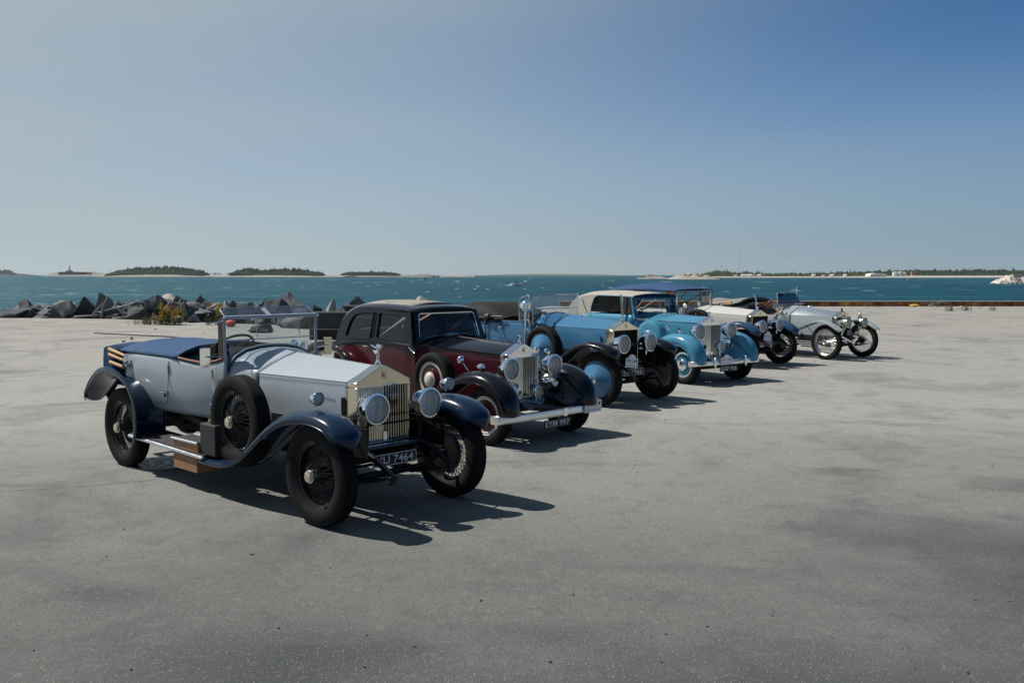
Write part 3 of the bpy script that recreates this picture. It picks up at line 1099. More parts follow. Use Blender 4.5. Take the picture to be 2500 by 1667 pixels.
# ================================================================== car 1: pale tourer, plate YU 7464
def build_car1():
    car = car_root(1, 'vintage_tourer', 'pale blue open tourer with navy mudguards and side spare wheel, nearest the camera')
    L, T, rad = 3.63, 1.467, .430
    chassis(car, L, T, rad, zf=.50, fw=.50)
    wm = dict(rim='spoke', spoke='spoke', hub='spoke', cap='nickel')
    w = wheel_parts(rad, .172, .275, 'wire', wm)
    ws = place_wheels(car, w, L, T, rad)
    for s in (-1, 1):
        sp = link_copy(w, car, (-1.30, s * .715, .738), math.pi if s > 0 else 0)
        sp.name = 'spare_wheel'
    X = -.067
    radiator(car, X, .301, 1.151, .132, .612, .14, 20, 'nickel')
    mascot(car, (X - .085, 0, 1.288), .20)
    bonnet(car, X - .142, (.303, 1.150, .128, .66), -1.43, (.428, 1.153, .178, .66), 'pale')
    # rivets, side vent, badge shaped crank cover
    g = MB()
    for s in (-1, 1):
        for k in range(46):
            t = k / 45
            hw = .303 + .125 * t
            g.ball((X - .16 - 1.2 * t, s * (hw + .004), 1.128 + .002 * t), .0045, 6, 4)
        for k in range(10):
            g.ball((X - .155, s * .306, 1.11 - k * .038), .0045, 6, 4)
            g.ball((X - .36 + .018 * (k - 6), s * (.330 - .0018 * (k - 6)), 1.0 - .001 * k), .0045, 6, 4)
    r = g.build('rivets', 'pale', car, 40)
    r['kind'] = 'stuff'
    for s in (-1, 1):
        MB().prism(rrect(-.275, .855, -.215, 1.015, .022), lambda p: (p[0], s * (.3135 - .09 * (p[0] + .24)), p[1]), lambda p: (p[0], s * (.290 - .09 * (p[0] + .24)), p[1])).build('side_vent', 'void', car, 0)
    r0 = [(0, 1.333), (.14, 1.277), (.28, 1.22), (.385, 1.172), (.42, 1.157), (.428, 1.143), (.431, 1.0), (.43, .85), (.428, .66)]
    r1 = [(0, 1.365), (.15, 1.358), (.30, 1.330), (.41, 1.275), (.48, 1.20), (.517, 1.10), (.53, .98), (.53, .82), (.505, .66)]
    cowl(car, -1.432, r0, -1.86, r1, 'pale', rim='navy')
    dash(car, -1.90, r1, 'leather_blue', gauges=((-.22, 1.2), (-.06, 1.22), (.10, 1.22), (.24, 1.2), (.38, 1.18)))
    body = tub(car, [(-1.862, .53, 1.285, .66), (-1.98, .560, 1.240, .655), (-2.2, .61, 1.207, .66), (-2.45, .645, 1.225, .66), (-2.7, .665, 1.245, .66), (-3.0, .68, 1.25, .66), (-3.5, .68, 1.25, .64), (-3.78, .655, 1.25, .62), (-3.90, .57, 1.25, .62), (-3.95, .40, 1.25, .62), (-3.965, .2, 1.25, .62), (-3.97, 0, 1.25, .62)], 'pale', bead='navy')
    for s in (-1, 1):
        MB().tube([(x, s * (w_ - .012), z + .008) for x, w_, z in ((-1.9, .54, 1.27), (-2.0, .566, 1.236), (-2.2, .61, 1.207), (-2.45, .645, 1.225), (-2.62, .660, 1.24))], .012, 6).build('cockpit_trim', 'leather_brown', body, 40)
    # door
    for s in (-1, 1):
        pts = [(-2.755, 1.20), (-2.752, 1.05), (-2.75, .90), (-2.76, .80), (-2.80, .755), (-2.9, .745), (-3.1, .745)]
        g = MB().tube([(x, s * (.672 + .018 * min(1, (1.25 - z) * 3) + (-2.75 - x) * .04), z) for x, z in spline(pts, 5)], .0035, 5)
        g.build('door_line', 'iron', car, 40)
        h = MB()
        h.box((-2.78, s * .698, .86), (.05, .022, .065))
        h.tube([(-2.76, s * .71, .875), (-2.86, s * .72, .872)], [.009, .006], 8)
        h.build('door_handle', 'chrome', car, 40)
        MB().box((-2.752, s * .684, 1.13), (.022, .02, .06)).build('hinge', 'pale', car, 0)
    # mudguards
    fp = [(.475, .735), (.46, .80), (.385, .88), (.25, .945), (.03, .975), (-.22, .955), (-.45, .892), (-.68, .775), (-.90, .615), (-1.10, .475), (-1.30, .395), (-1.52, .362), (-1.78, .352)]
    front_guards(car, fp, .30, .735, 'navy', drop=lambda t: .105 - .065 * max(0, (t - .55) / .45), crown=.055, inner=lambda t: .15 - .10 * max(0, (t - .55) / .45))
    rp = [(-4.37, .655), (-4.25, .755), (-4.06, .875), (-3.80, .958), (-3.52, .955), (-3.30, .865), (-3.17, .72), (-3.14, .55), (-3.18, .37)]
    rear_guards(car, rp, .33, .745, 'navy', drop=.12, crown=.07, inner=.1)
    valance(car, -1.2, .25, .44, .55, .80)
    running_board(car, -3.30, -1.735, .50, .855, .392, .357)
    st = empty('step_box', parent=car)
    MB().box((-2.11, -.735, .427), (.50, .22, .085)).build('side_board', 'box_wood', st, 0, bevel=.004)
    MB().box((-2.11, -.735, .475), (.515, .235, .010)).build('tread', 'mat_rubber', st, 0)
    g = MB()
    g.tube([(-2.37, -.856, .474), (-1.85, -.856, .474), (-1.85, -.614, .474), (-2.37, -.614, .474)], .012, 8, True)
    g.build('edging', 'alu', st, 40)
    MB().box((-2.11, -.715, .265), (.47, .27, .165)).build('locker', 'box_wood', car, 0, bevel=.004)
    cn = MB().box((-1.70, -.72, .525), (.29, .22, .30)).build('fuel_can', 'mat_rubber', car, 0, bevel=.012)
    MB().lathe([(0, .028), (.02, .028), (.022, .022), (.036, .02), (.037, 0)], (-1.79, -.74, .675), (0, 0, 1), 14).build('cap', 'brass', cn, 40)
    MB().tube([(-1.68, -.72, .67), (-1.68, -.72, .70), (-1.60, -.72, .70), (-1.60, -.72, .67)], .008, 6).build('handle', 'iron', cn, 40)
    for s in (-1, 1):
        leaf_spring(car, s, .46, -3.05, -1.95, .60, .55, sag=-.02)
        leaf_spring(car, s, .335, -.95, .43, .47, .40, 'front_spring', sag=.09)
        dumb_iron(car, s, .335, [(.46, .425), (.33, .50), (.18, .565), (-.05, .60), (-.4, .59)])
    g = MB()
    g.box((-2.75, -.50, .60), (.08, .10, .14))
    g.box((-2.05, -.50, .56), (.07, .10, .12))
    g.tube([(-2.7, -.53, .63), (-2.4, -.53, .60), (-2.1, -.53, .56)], [.045, .04, .028], 8)
    g.build('suspension_arm', 'iron', car, 40)
    # front end
    MB().box((.03, 0, .59), (.08, .62, .03)).build('apron', 'navy', car, 0, bevel=.006)
    g = MB()
    g.tube([(.04, -.335, .50), (.04, .335, .50)], .018, 8)
    g.tube([(.04, -.30, .50), (.08, -.30, .80), (.1, -.30, .83)], .014, 8)
    g.tube([(.04, .30, .50), (.08, .30, .80), (.1, .30, .83)], .014, 8)
    g.tube([(.07, -.62, .72), (.09, -.30, .80), (.09, .30, .80), (.07, .62, .72)], .010, 8)
    g.build('lamp_bracket', 'iron', car, 40)
    g = MB()
    for s in (-1, 1):
        g.tube([(.10, s * .41, .90), (.03, s * .40, .86), (.02, s * .37, .80), (.05, s * .33, .74)], .009, 6)
    g.build('lamp_cable', 'iron', car, 40)
    for s in (-1, 1):
        lamp(car, (.205, s * .30, .952), .128, .21)
        side_lamp(car, (-.02, s * .735, 1.065), .056)
    number_plate(car, (.09, -.01, .475), .50, .112, "YU 7464", tilt=0)
    g = MB().lathe([(0, .0), (.004, .02), (.004, .028), (0, .03)], (X + .012, 0, .66), (1, 0, 0), 16)
    MB().prism(rrect(-.022, .615, .022, .70, .006), lambda p: (X + .006, p[0], p[1]), lambda p: (X + .012, p[0], p[1])).build('club_badge', 'chrome', car, 0)
    # windscreen
    top, fx = 1.672, -1.868
    ys = .535
    fr = MB()
    for s in (-1, 1):
        fr.tube([(fx, s * .522, 1.08), (fx, s * .528, 1.30), (fx, s * ys, top)], .016, 8)
    fr.tube([(fx, -ys, top), (fx, ys, top)], .020, 8)
    arch = [(fx, p[0], p[1] + .022) for p in r1[:5]]
    fr.tube([(p[0], -p[1], p[2]) for p in arch[::-1]] + arch[1:], .011, 8)
    fr.tube([(fx, -.53, 1.447), (fx, .53, 1.447)], .006, 6)
    o = fr.build('windscreen', 'pale', car, 40)
    lo = [(p[0] - .002, p[1] * .98, p[2]) for p in arch]
    lo = [(p[0], -p[1], p[2]) for p in lo[::-1]] + lo[1:]
    MB().add([(fx - .002, -ys + .012, top - .02)] + [(p[0], p[1], p[2]) for p in lo] + [(fx - .002, ys - .012, top - .02)], [tuple(range(len(lo) + 2))]).build('pane', 'glass', o, 0)
    vz = [(fx - .01, -.52, top + .012), (fx - .12, -.51, top + .072), (fx - .15, -.48, top + .088), (fx - .15, .48, top + .088), (fx - .12, .51, top + .072), (fx - .01, .52, top + .012)]
    MB().add(vz, [tuple(range(6))]).build('visor', 'tint', o, 0)
    g = MB()
    g.tube(vz, .006, 6, True)
    g.box((fx - .07, -.02, top + .046), (.13, .05, .008), Matrix.Rotation(.56, 3, 'Y'))
    g.build('visor_frame', 'pale', o, 40)
    g = MB()
    for y, z in ((-.20, top - .02), (.30, top - .02)):
        g.tube([(fx + .01, y, z), (fx + .012, y + .02, z - .15), (fx + .012, y + .03, z - .20)], .005, 6)
        g.box((fx + .005, y, z), (.03, .06, .022))
    g.tube([(fx - .02, -.54, top - .03), (fx - .02, -.66, top - .05)], .006, 6)
    g.lathe([(0, .014), (.02, .016), (.03, 0)], (fx, ys + .005, top), (0, 1, 0), 12)
    g.build('wiper', 'chrome', o, 40)
    g = MB()
    g.box((fx - .06, -.525, 1.42), (.04, .022, .50))
    g.box((fx - .115, -.520, 1.43), (.03, .018, .46))
    g.build('side_post', 'brown', o, 0)
    MB().add([(fx - .12, -.57, 1.30), (fx - .34, -.60, 1.28), (fx - .34, -.60, 1.63), (fx - .05, -.57, 1.64)], [(0, 1, 2, 3)]).build('wind_deflector', 'faint', o, 0)
    for s, z, xx in ((-1, 1.285, -1.955), (1, 1.33, -1.90)):
        g = MB()
        g.prism(rrect(-.05, -.095, .05, .095, .012), lambda p: (xx, s * .70 + p[0], z + p[1]), lambda p: (xx + .016, s * .70 + p[0], z + p[1]))
        m = g.build('mirror', 'nickel', car, 0)
        MB().tube([(xx + .03, s * .69, z + .01), (fx, s * .53, z + .0)], .008, 6).build('stalk', 'chrome', m, 40)
    # interior
    steering(car, (-2.19, -.27, 1.355), .225, .95, 'iron')
    seat(car, -2.56, -.29, .54, .78, 'leather_blue', .14, .47, .45)
    seat(car, -2.56, .29, .54, .78, 'leather_blue', .14, .47, .45, 'seat')
    MB().box((-3.1, 0, .70), (1.6, 1.1, .04)).build('carpet', 'void', car, 0)
    g = MB()
    g.lathe([(0, .0), (.012, .05), (.03, .055), (.04, .03), (.06, .02)], (-1.95, .33, 1.36), (-1, 0, 0), 18)
    g.lathe([(0, .0), (.004, .05), (.02, .05), (.02, .0)], (-1.95, .45, 1.35), (-1, 0, 0), 18)
    g.build('dash_lamp', 'chrome', car, 40)
    # hood cover, folded hood, hood sticks
    rows = []
    for i in range(15):
        t = i / 14
        x = -2.60 - 1.36 * t
        r = []
        for k in range(21):
            u = -1 + 2 * k / 20
            wv = .672 + .012 * t - .03 * max(0, t - .8) * 5
            crown = (.115 - .02 * t) * (1 - abs(u) ** 3.2)
            wr = .010 * noise.noise((x * 3.1, u * 4.0, 3.3)) + .012 * math.sin(x * 9 + u * 3) * (1 - abs(u)) * .5
            xx = x - .10 * (1 - t) * (1 - u * u)
            r.append((xx, u * wv, 1.252 + crown + wr * (1 - abs(u) ** 6)))
        rows.append(r)
    g = MB().grid(rows)
    g.grid([rows[0], [(p[0] + .005, p[1], p[2] - .03) for p in rows[0]]])
    g.build('tonneau_cover', 'canvas', car, 60, solid=.006)
    rows = []
    for k in range(33):
        u = -1 + 2 * k / 32
        y = u * .70
        e = abs(u) ** 8
        r = []
        for j in range(18):
            a = 2 * math.pi * j / 18
            ca, sa = math.cos(a), math.sin(a)
            cx = -4.14 + (.20 - .05 * e) * math.copysign(abs(ca) ** .6, ca)
            cz = 1.13 + (.17 - .02 * e) * math.copysign(abs(sa) ** .6, sa) + .02 * (1 - u * u)
            n1 = .035 * noise.noise((y * 6, ca * 1.5, sa * 1.5 + 5))
            r.append((cx + n1, y, cz + n1 * .6))
        rows.append(r)
    g = MB().grid(rows, True, True, True)
    for s in (-1, 1):
        rr = []
        for i in range(6):
            rr.append([(-4.30 + .34 * j / 8, s * (.60 + .015 * math.sin(j * 2.1)), 1.05 - .21 * i / 5) for j in range(9)])
        g.grid(rr)
    rr = [[(-4.31 - .01 * math.sin(j * 1.7), -.6 + 1.2 * j / 20, 1.05 - .21 * i / 4) for j in range(21)] for i in range(5)]
    g.grid(rr)
    g.build('folded_hood', 'bag', car, 60)
    for s in (-1, 1):
        for (a, b) in (((-4.10, 1.255), (-3.66, 1.205)), ((-4.10, 1.195), (-3.70, 1.155)), ((-4.08, 1.11), (-3.68, 1.075))):
            MB().tube([(a[0], s * .705, a[1]), (a[0] * .5 + b[0] * .5, s * .722, a[1] * .5 + b[1] * .5 + .004), (b[0], s * .722, b[1])], [.020, .019, .016], 8).build('hood_stick', 'wood', car, 40)
        g = MB()
        g.box((-3.66, s * .715, 1.16), (.05, .03, .13))
        g.tube([(-3.72, s * .73, 1.08), (-3.64, s * .73, 1.14), (-3.60, s * .71, 1.16)], .012, 6)
        g.build('hood_bracket', 'alu', car, 40)
    g = MB()
    g.tube([(-2.0, -.595, 1.12), (-1.975, -.60, .95), (-1.96, -.595, .70)], .008, 6)
    g.tube([(-2.0, -.60, 1.16), (-2.0, -.595, 1.05)], .014, 8)
    g.tube([(-2.02, -.61, .82), (-1.93, -.63, .80)], .012, 6)
    g.build('brake_lever', 'nickel', car, 40)
    return car


# ================================================================== car 2: maroon and black saloon, plate EYM 997
def build_car2():
    car = car_root(2, 'vintage_saloon', 'maroon and black closed saloon with a long chrome bumper, second from the camera')
    L, T, rad = 3.30, 1.46, .368
    chassis(car, L, T, rad, zf=.42, xr=-.6, floor=.45, fw=.55)
    wm = dict(rim='rim', disc='maroon', ring='rim', cap='rim', cap2='rim', capr=.085)
    w = wheel_parts(rad, .17, .232, 'disc', wm)
    place_wheels(car, w, L, T, rad)
    for s in (-1, 1):
        sp = link_copy(w, car, (-1.03, s * .715, .735), math.pi if s > 0 else 0)
        sp.name = 'spare_wheel'
        sp.scale = (.95, 1, .95)
    X = -.096
    radiator(car, X, .287, 1.077, .123, .50, .14, 18, 'chrome')
    mascot(car, (X - .085, 0, 1.20), .125)
    bonnet(car, X - .142, (.289, 1.076, .119, .50), -1.36, (.52, 1.130, .125, .50), 'black', 'maroon')
    r0 = [(0, 1.257), (.17, 1.225), (.35, 1.183), (.47, 1.148), (.512, 1.136), (.52, 1.122), (.53, .95), (.53, .75), (.52, .45)]
    r1 = [(0, 1.272), (.2, 1.258), (.40, 1.222), (.54, 1.178), (.60, 1.15), (.62, 1.13), (.640, .95), (.635, .75), (.62, .45)]
    rows = []
    for i in range(6):
        t = i / 5
        rows.append(mirror_ring([(-1.362 - .145 * t, a[0] + (b[0] - a[0]) * t, a[1] + (b[1] - a[1]) * t) for a, b in zip(r0, r1)]))
    n = len(rows[0])
    MB().grid([r[3:n - 3] for r in rows]).build('cowl', 'black', car, 40)
    MB().grid([r[:4] for r in rows]).build('scuttle_side', 'maroon', car, 40)
    MB().grid([r[n - 4:] for r in rows]).build('scuttle_side', 'maroon', car, 40)
    # lower body
    def low(x, w, zb, zs):
        return [(x, w, zb), (x, w + .015, zb - .10), (x, w + .02, zb - .25), (x, w + .005, zb - .45), (x, w - .03, zs)]
    st = [(-1.507, .628, 1.143, .42), (-2.0, .665, 1.142, .42), (-2.5, .68, 1.135, .42), (-3.0, .67, 1.11, .45), (-3.3, .63, 1.06, .5), (-3.5, .56, 1.02, .5), (-3.66, .42, .98, .5), (-3.73, .22, .95, .5), (-3.75, .0, .94, .5)]
    S = spline(st, 3)
    ring = [[(p[0], -p[1], p[2]) for p in low(*q)] for q in S] + [low(*q) for q in S[::-1]]
    MB().grid(ring).build('body', 'maroon', car, 40)
    g = MB()
    g.tube([(r[0][0], r[0][1] * 1.01, r[0][2]) for r in ring], .016, 8)
    for s in (-1, 1):
        g.tube([(-.25, s * .295, 1.080), (-.8, s * .40, 1.107), (-1.36, s * .524, 1.135), (-1.51, s * .635, 1.146)], .009, 6)
    g.build('belt_moulding', 'black', car, 40)
    # side walls with window openings
    def wy(z):
        return .668 - (z - 1.14) * .19
    w2 = rrect(-2.335, 1.205, -1.735, 1.565, .035)
    w2[:5] = [(-1.745, 1.562), (-1.738, 1.555), (-1.730, 1.545), (-1.727, 1.53), (-1.725, 1.52)]
    w2[15:] = [(-1.66, 1.205), (-1.65, 1.207), (-1.645, 1.212), (-1.642, 1.22), (-1.642, 1.23)]
    w2 = [(a, b) for a, b in w2]
    w1 = [(-2.475, 1.565), (-2.62, 1.562), (-2.78, 1.550), (-2.90, 1.52), (-2.98, 1.46), (-3.03, 1.38), (-3.06, 1.28), (-3.07, 1.205), (-3.05, 1.188), (-2.50, 1.193), (-2.475, 1.21)]
    outer = [(-1.505, 1.135), (-1.640, 1.603), (-2.0, 1.625), (-2.5, 1.632), (-2.80, 1.622), (-3.0, 1.58), (-3.15, 1.50), (-3.24, 1.40), (-3.31, 1.25), (-3.33, 1.05), (-3.0, 1.10), (-2.5, 1.13)]
    for s in (-1, 1):
        g = MB().holed(outer, [w2, w1], lambda p: (p[0], s * (wy(p[1]) - .035 * max(0, -2.7 - p[0]) ** 1.3), p[1]))
        o = g.build('cabin_side', 'black', car, 0, solid=.03)
        for q in (w2, w1):
            f = lambda p: (p[0], s * (wy(p[1]) - .035 * max(0, -2.7 - p[0]) ** 1.3 - .012), p[1])
            wd = MB().tube([(a, b + s * .012 + s * .006, c) for a, b, c in map(f, q)], .009, 6, True).build('window', 'black', car, 40)
            MB().add([f(p) for p in q], [tuple(range(len(q)))]).build('pane', 'cabin', wd, 0)
        g = MB()
        g.tube([(-2.42, s * .665, 1.21), (-2.425, s * .60, 1.58)], .006, 6)
        g.build('door_line', 'void', car, 40)
        for xx in (-2.405, -1.645):
            MB().tube([(xx, s * .672, 1.14), (xx, s * .692, .9), (xx, s * .69, .5)], .004, 5).build('door_line', 'void', car, 40)
        h = MB()
        h.tube([(-2.47, s * .675, 1.085), (-2.47, s * .715, 1.088), (-2.56, s * .725, 1.09)], [.016, .012, .009], 8)
        h.tube([(-2.36, s * .675, 1.085), (-2.36, s * .715, 1.088), (-2.28, s * .725, 1.09)], [.016, .012, .009], 8)
        h.build('door_handle', 'chrome', car, 40)
        h = MB()
        h.tube([(-1.60, s * .66, 1.135), (-1.57, s * .70, 1.12), (-1.40, s * .74, 1.05)], [.012, .014, .007], 8)
        h.build('trafficator', 'chrome', car, 40)
    # roof and tail
    def roof(x, zc, y, z, back=0):
        return [(x - back, 0, zc), (x - back * .95, y * .3, zc - (zc - z) * .06), (x - back * .8, y * .6, zc - (zc - z) * .22), (x - back * .5, y * .85, zc - (zc - z) * .52), (x - back * .2, y * .97, zc - (zc - z) * .8), (x, y, z)]
    RS = [(-1.615, 1.632, .582, 1.588, -.02), (-1.66, 1.665, .582, 1.604, 0), (-1.95, 1.705, .578, 1.624, 0), (-2.4, 1.725, .576, 1.632, 0), (-2.80, 1.712, .575, 1.622, .02), (-3.0, 1.690, .567, 1.58, .06), (-3.15, 1.64, .560, 1.50, .12), (-3.24, 1.57, .560, 1.40, .18), (-3.31, 1.40, .570, 1.25, .28), (-3.33, 1.12, .585, 1.05, .40)]
    rows = [mirror_ring(roof(*q)) for q in spline(RS, 3)]
    g = MB().grid(rows)
    keep, cut = [], []
    for f in g.f:
        c = sum((Vector(g.v[i]) for i in f), Vector()) / len(f)
        (cut if (c.x < -3.1 and abs(c.y) < .40 and 1.36 < c.z < 1.60) else keep).append(f)
    g.f = keep
    rf = g.build('roof', 'black', car, 50)
    b = MB()
    b.v, b.f = list(g.v), cut
    b.build('rear_window', 'cabin', rf, 50)
    lin_ = [[(p[0] + (.05 if p[0] < -3.05 else 0), p[1] * .955, p[2] - .022) for p in r] for r in rows[1:]]
    g = MB().grid(lin_)
    g.f = [f for f in g.f if not (lambda c: c.x < -3.02 and abs(c.y) < .40 and 1.33 < c.z < 1.58)(sum((Vector(g.v[i]) for i in f), Vector()) / 4)]
    g.build('headlining', 'lining', car, 50)
    pr = []
    for k in range(9):
        t = k / 8
        x = -1.80 - 1.05 * t
        pr.append([(x, -.44 + .88 * j / 12, 1.7315 - .9 * (x + 2.4) ** 2 * (.085 if x > -2.4 else .05) - .058 * ((-.44 + .88 * j / 12) / .5) ** 2) for j in range(13)])
    MB().grid(pr).build('sunroof_panel', 'roofcloth', car, 60, solid=.008)
    # windscreen
    def wsf(p):
        y, z = p
        return (-1.462 - (z - 1.14) * .285 - .045 * (abs(y) / .6) ** 2, y, z)
    a = [(-.53, 1.215), (-.25, 1.262), (0, 1.276), (.25, 1.262), (.53, 1.215), (.555, 1.225), (.56, 1.25), (.515, 1.53), (.50, 1.555), (.47, 1.565), (-.47, 1.565), (-.50, 1.555), (-.515, 1.53), (-.56, 1.25), (-.555, 1.225)]
    ot = [(-.63, 1.140), (-.42, 1.215), (-.2, 1.250), (0, 1.262), (.2, 1.250), (.42, 1.215), (.63, 1.140), (.582, 1.590), (.40, 1.622), (.15, 1.632), (-.15, 1.632), (-.40, 1.622), (-.582, 1.590)]
    a2 = a
    MB().holed(ot, [a2], wsf).build('windscreen_surround', 'black', car, 0, solid=.03)
    wsn = MB().tube([(x + .014, y, z) for x, y, z in map(wsf, a2)], .011, 8, True).build('windscreen', 'chrome', car, 40)
    MB().add([wsf(p) for p in a2], [tuple(range(len(a2)))]).build('pane', 'cabin', wsn, 0)
    g = MB()
    for y0 in (-.28, .22):
        g.tube([(-1.47, y0, 1.262), (-1.50, y0 + .12, 1.31), (-1.515, y0 + .28, 1.34)], .006, 6)
    g.build('wiper', 'iron', wsn, 40)
    # inside
    steering(car, (-1.96, -.30, 1.23), .20, .9, 'iron', 3)
    seat(car, -2.32, -.3, .5, .72, 'leather_brown', .12, .55, .45)
    seat(car, -2.32, .3, .5, .72, 'leather_brown', .12, .55, .45)
    seat(car, -3.08, 0, 1.05, .74, 'leather_brown', .12, .55, .4)
    MB().box((-1.72, 0, 1.06), (.06, 1.1, .22)).build('dashboard', 'box_wood', car, 0)
    MB().prism(rrect(-.09, 1.42, .09, 1.47, .02), lambda p: (-1.76, p[0], p[1]), lambda p: (-1.77, p[0], p[1])).build('rear_view_mirror', 'iron', car, 0)
    # mudguards
    fp = [(.485, .40), (.475, .50), (.43, .63), (.33, .755), (.17, .855), (-.03, .905), (-.24, .90), (-.46, .845), (-.70, .735), (-.95, .585), (-1.15, .46), (-1.35, .40), (-1.6, .385)]
    front_guards(car, fp, .35, .725, 'black', drop=lambda t: .14 - .09 * max(0, (t - .5) / .5), crown=.075, inner=lambda t: .17 - .10 * max(0, (t - .5) / .5), taper=lambda t: (.82 + .18 * min(1, t / .2), 1.0), cap=(.02, False))
    rp = [(-3.98, .42), (-3.95, .60), (-3.80, .80), (-3.55, .945), (-3.28, .985), (-3.02, .93), (-2.80, .78), (-2.66, .58), (-2.60, .40)]
    rear_guards(car, rp, .32, .725, 'black', drop=.14, crown=.09, inner=.14)
    for s in (-1, 1):
        g = MB()
        rows = []
        for i in range(9):
            t = i / 8
            x = .47 - .75 * t
            rows.append([(x, s * .60, .50 + .36 * math.sin(min(1, t * 1.25) * 1.5)), (x, s * .50, .46 + .30 * math.sin(min(1, t * 1.25) * 1.4)), (x, s * .40, .44 + .20 * t), (x, s * .27, .43 + .14 * t)])
        g.grid(rows)
        g.build('wing_apron', 'black', car, 60, solid=.006)
        teardrop(car, (-.14, s * .72, .955), .17, .042)
    mirror_on_stalk(car, (-.42, -.80, 1.03), .055, (-.34, -.74, .885))
    mirror_on_stalk(car, (-.42, .80, 1.03), .055, (-.34, .74, .885))
    MB().grid([[(.47, -.30, .425), (.47, .30, .425)], [(.20, -.30, .46), (.20, .30, .46)], [(-.06, -.30, .49), (-.06, .30, .49)]]).build('front_apron', 'black', car, 60, solid=.01)
    running_board(car, -2.62, -1.58, .5, .86, .39, .385, 'chrome', 'mat_rubber')
    # bumper
    def bump(mat='bumper'):
        pts = [(.22, -.905), (.30, -.895), (.34, -.86), (.372, -.70), (.385, -.35), (.388, 0), (.385, .35), (.372, .70), (.34, .86), (.30, .895), (.22, .905)]
        P = spline(pts, 4)
        rows = []
        for x, y in P:
            rows.append([(x - .004, y, .298), (x + .014, y, .304), (x + .020, y, .316), (x + .022, y, .35), (x + .020, y, .384), (x + .014, y, .396), (x - .004, y, .402), (x - .010, y, .35)])
        o = MB().grid(rows, True, True, True).build('bumper', mat, car, 40)
        g = MB()
        for yy in (-.36, .36):
            g.box((.25, yy, .36), (.27, .05, .03))
        g.build('bumper_iron', 'iron', o, 0)
        return o
    bo = bump()
    MB().box((.412, .24, .35), (.012, .07, .105)).build('bumper_clip', 'chrome', bo, 0, bevel=.004)
    number_plate(car, (.40, .10, .222), .50, .105, "EYM 997", border=False, tw=.9, th=.72)
    rally_plaque(car, (.425, .78, .40), .34, .215, (1, 0, 0))
    # lamps, horns
    g = MB()
    for s in (-1, 1):
        MB().tube([(.02, s * .62, .72), (.0, s * .42, .76), (-.06, s * .29, .74)], .014, 8).build('lamp_bar', 'chrome', car, 40)
    for s in (-1, 1):
        lamp(car, (.075, s * .40, .912), .138, .21, stem=.20)
        g = MB()
        g.lathe([(0, .052), (-.004, .055), (-.02, .040), (-.06, .022), (-.12, .014), (-.16, .014)], (.12, s * .37, .69), (1, 0, 0), 22)
        g.ball((-.05, s * .37, .69), .045, 12, 8)
        g.build('horn', 'chrome', car, 40)
    lamp(car, (.165, .0, .603), .080, .12, ('chrome', 'amber_lens'), 'fog_lamp', stem=.13)
    MB().lathe([(0, .035), (.006, .036), (.008, .03), (.006, 0)], (-.06, -.08, .56), (1, 0, 0), 18).build('club_badge', 'nickel', car, 40)
    return car


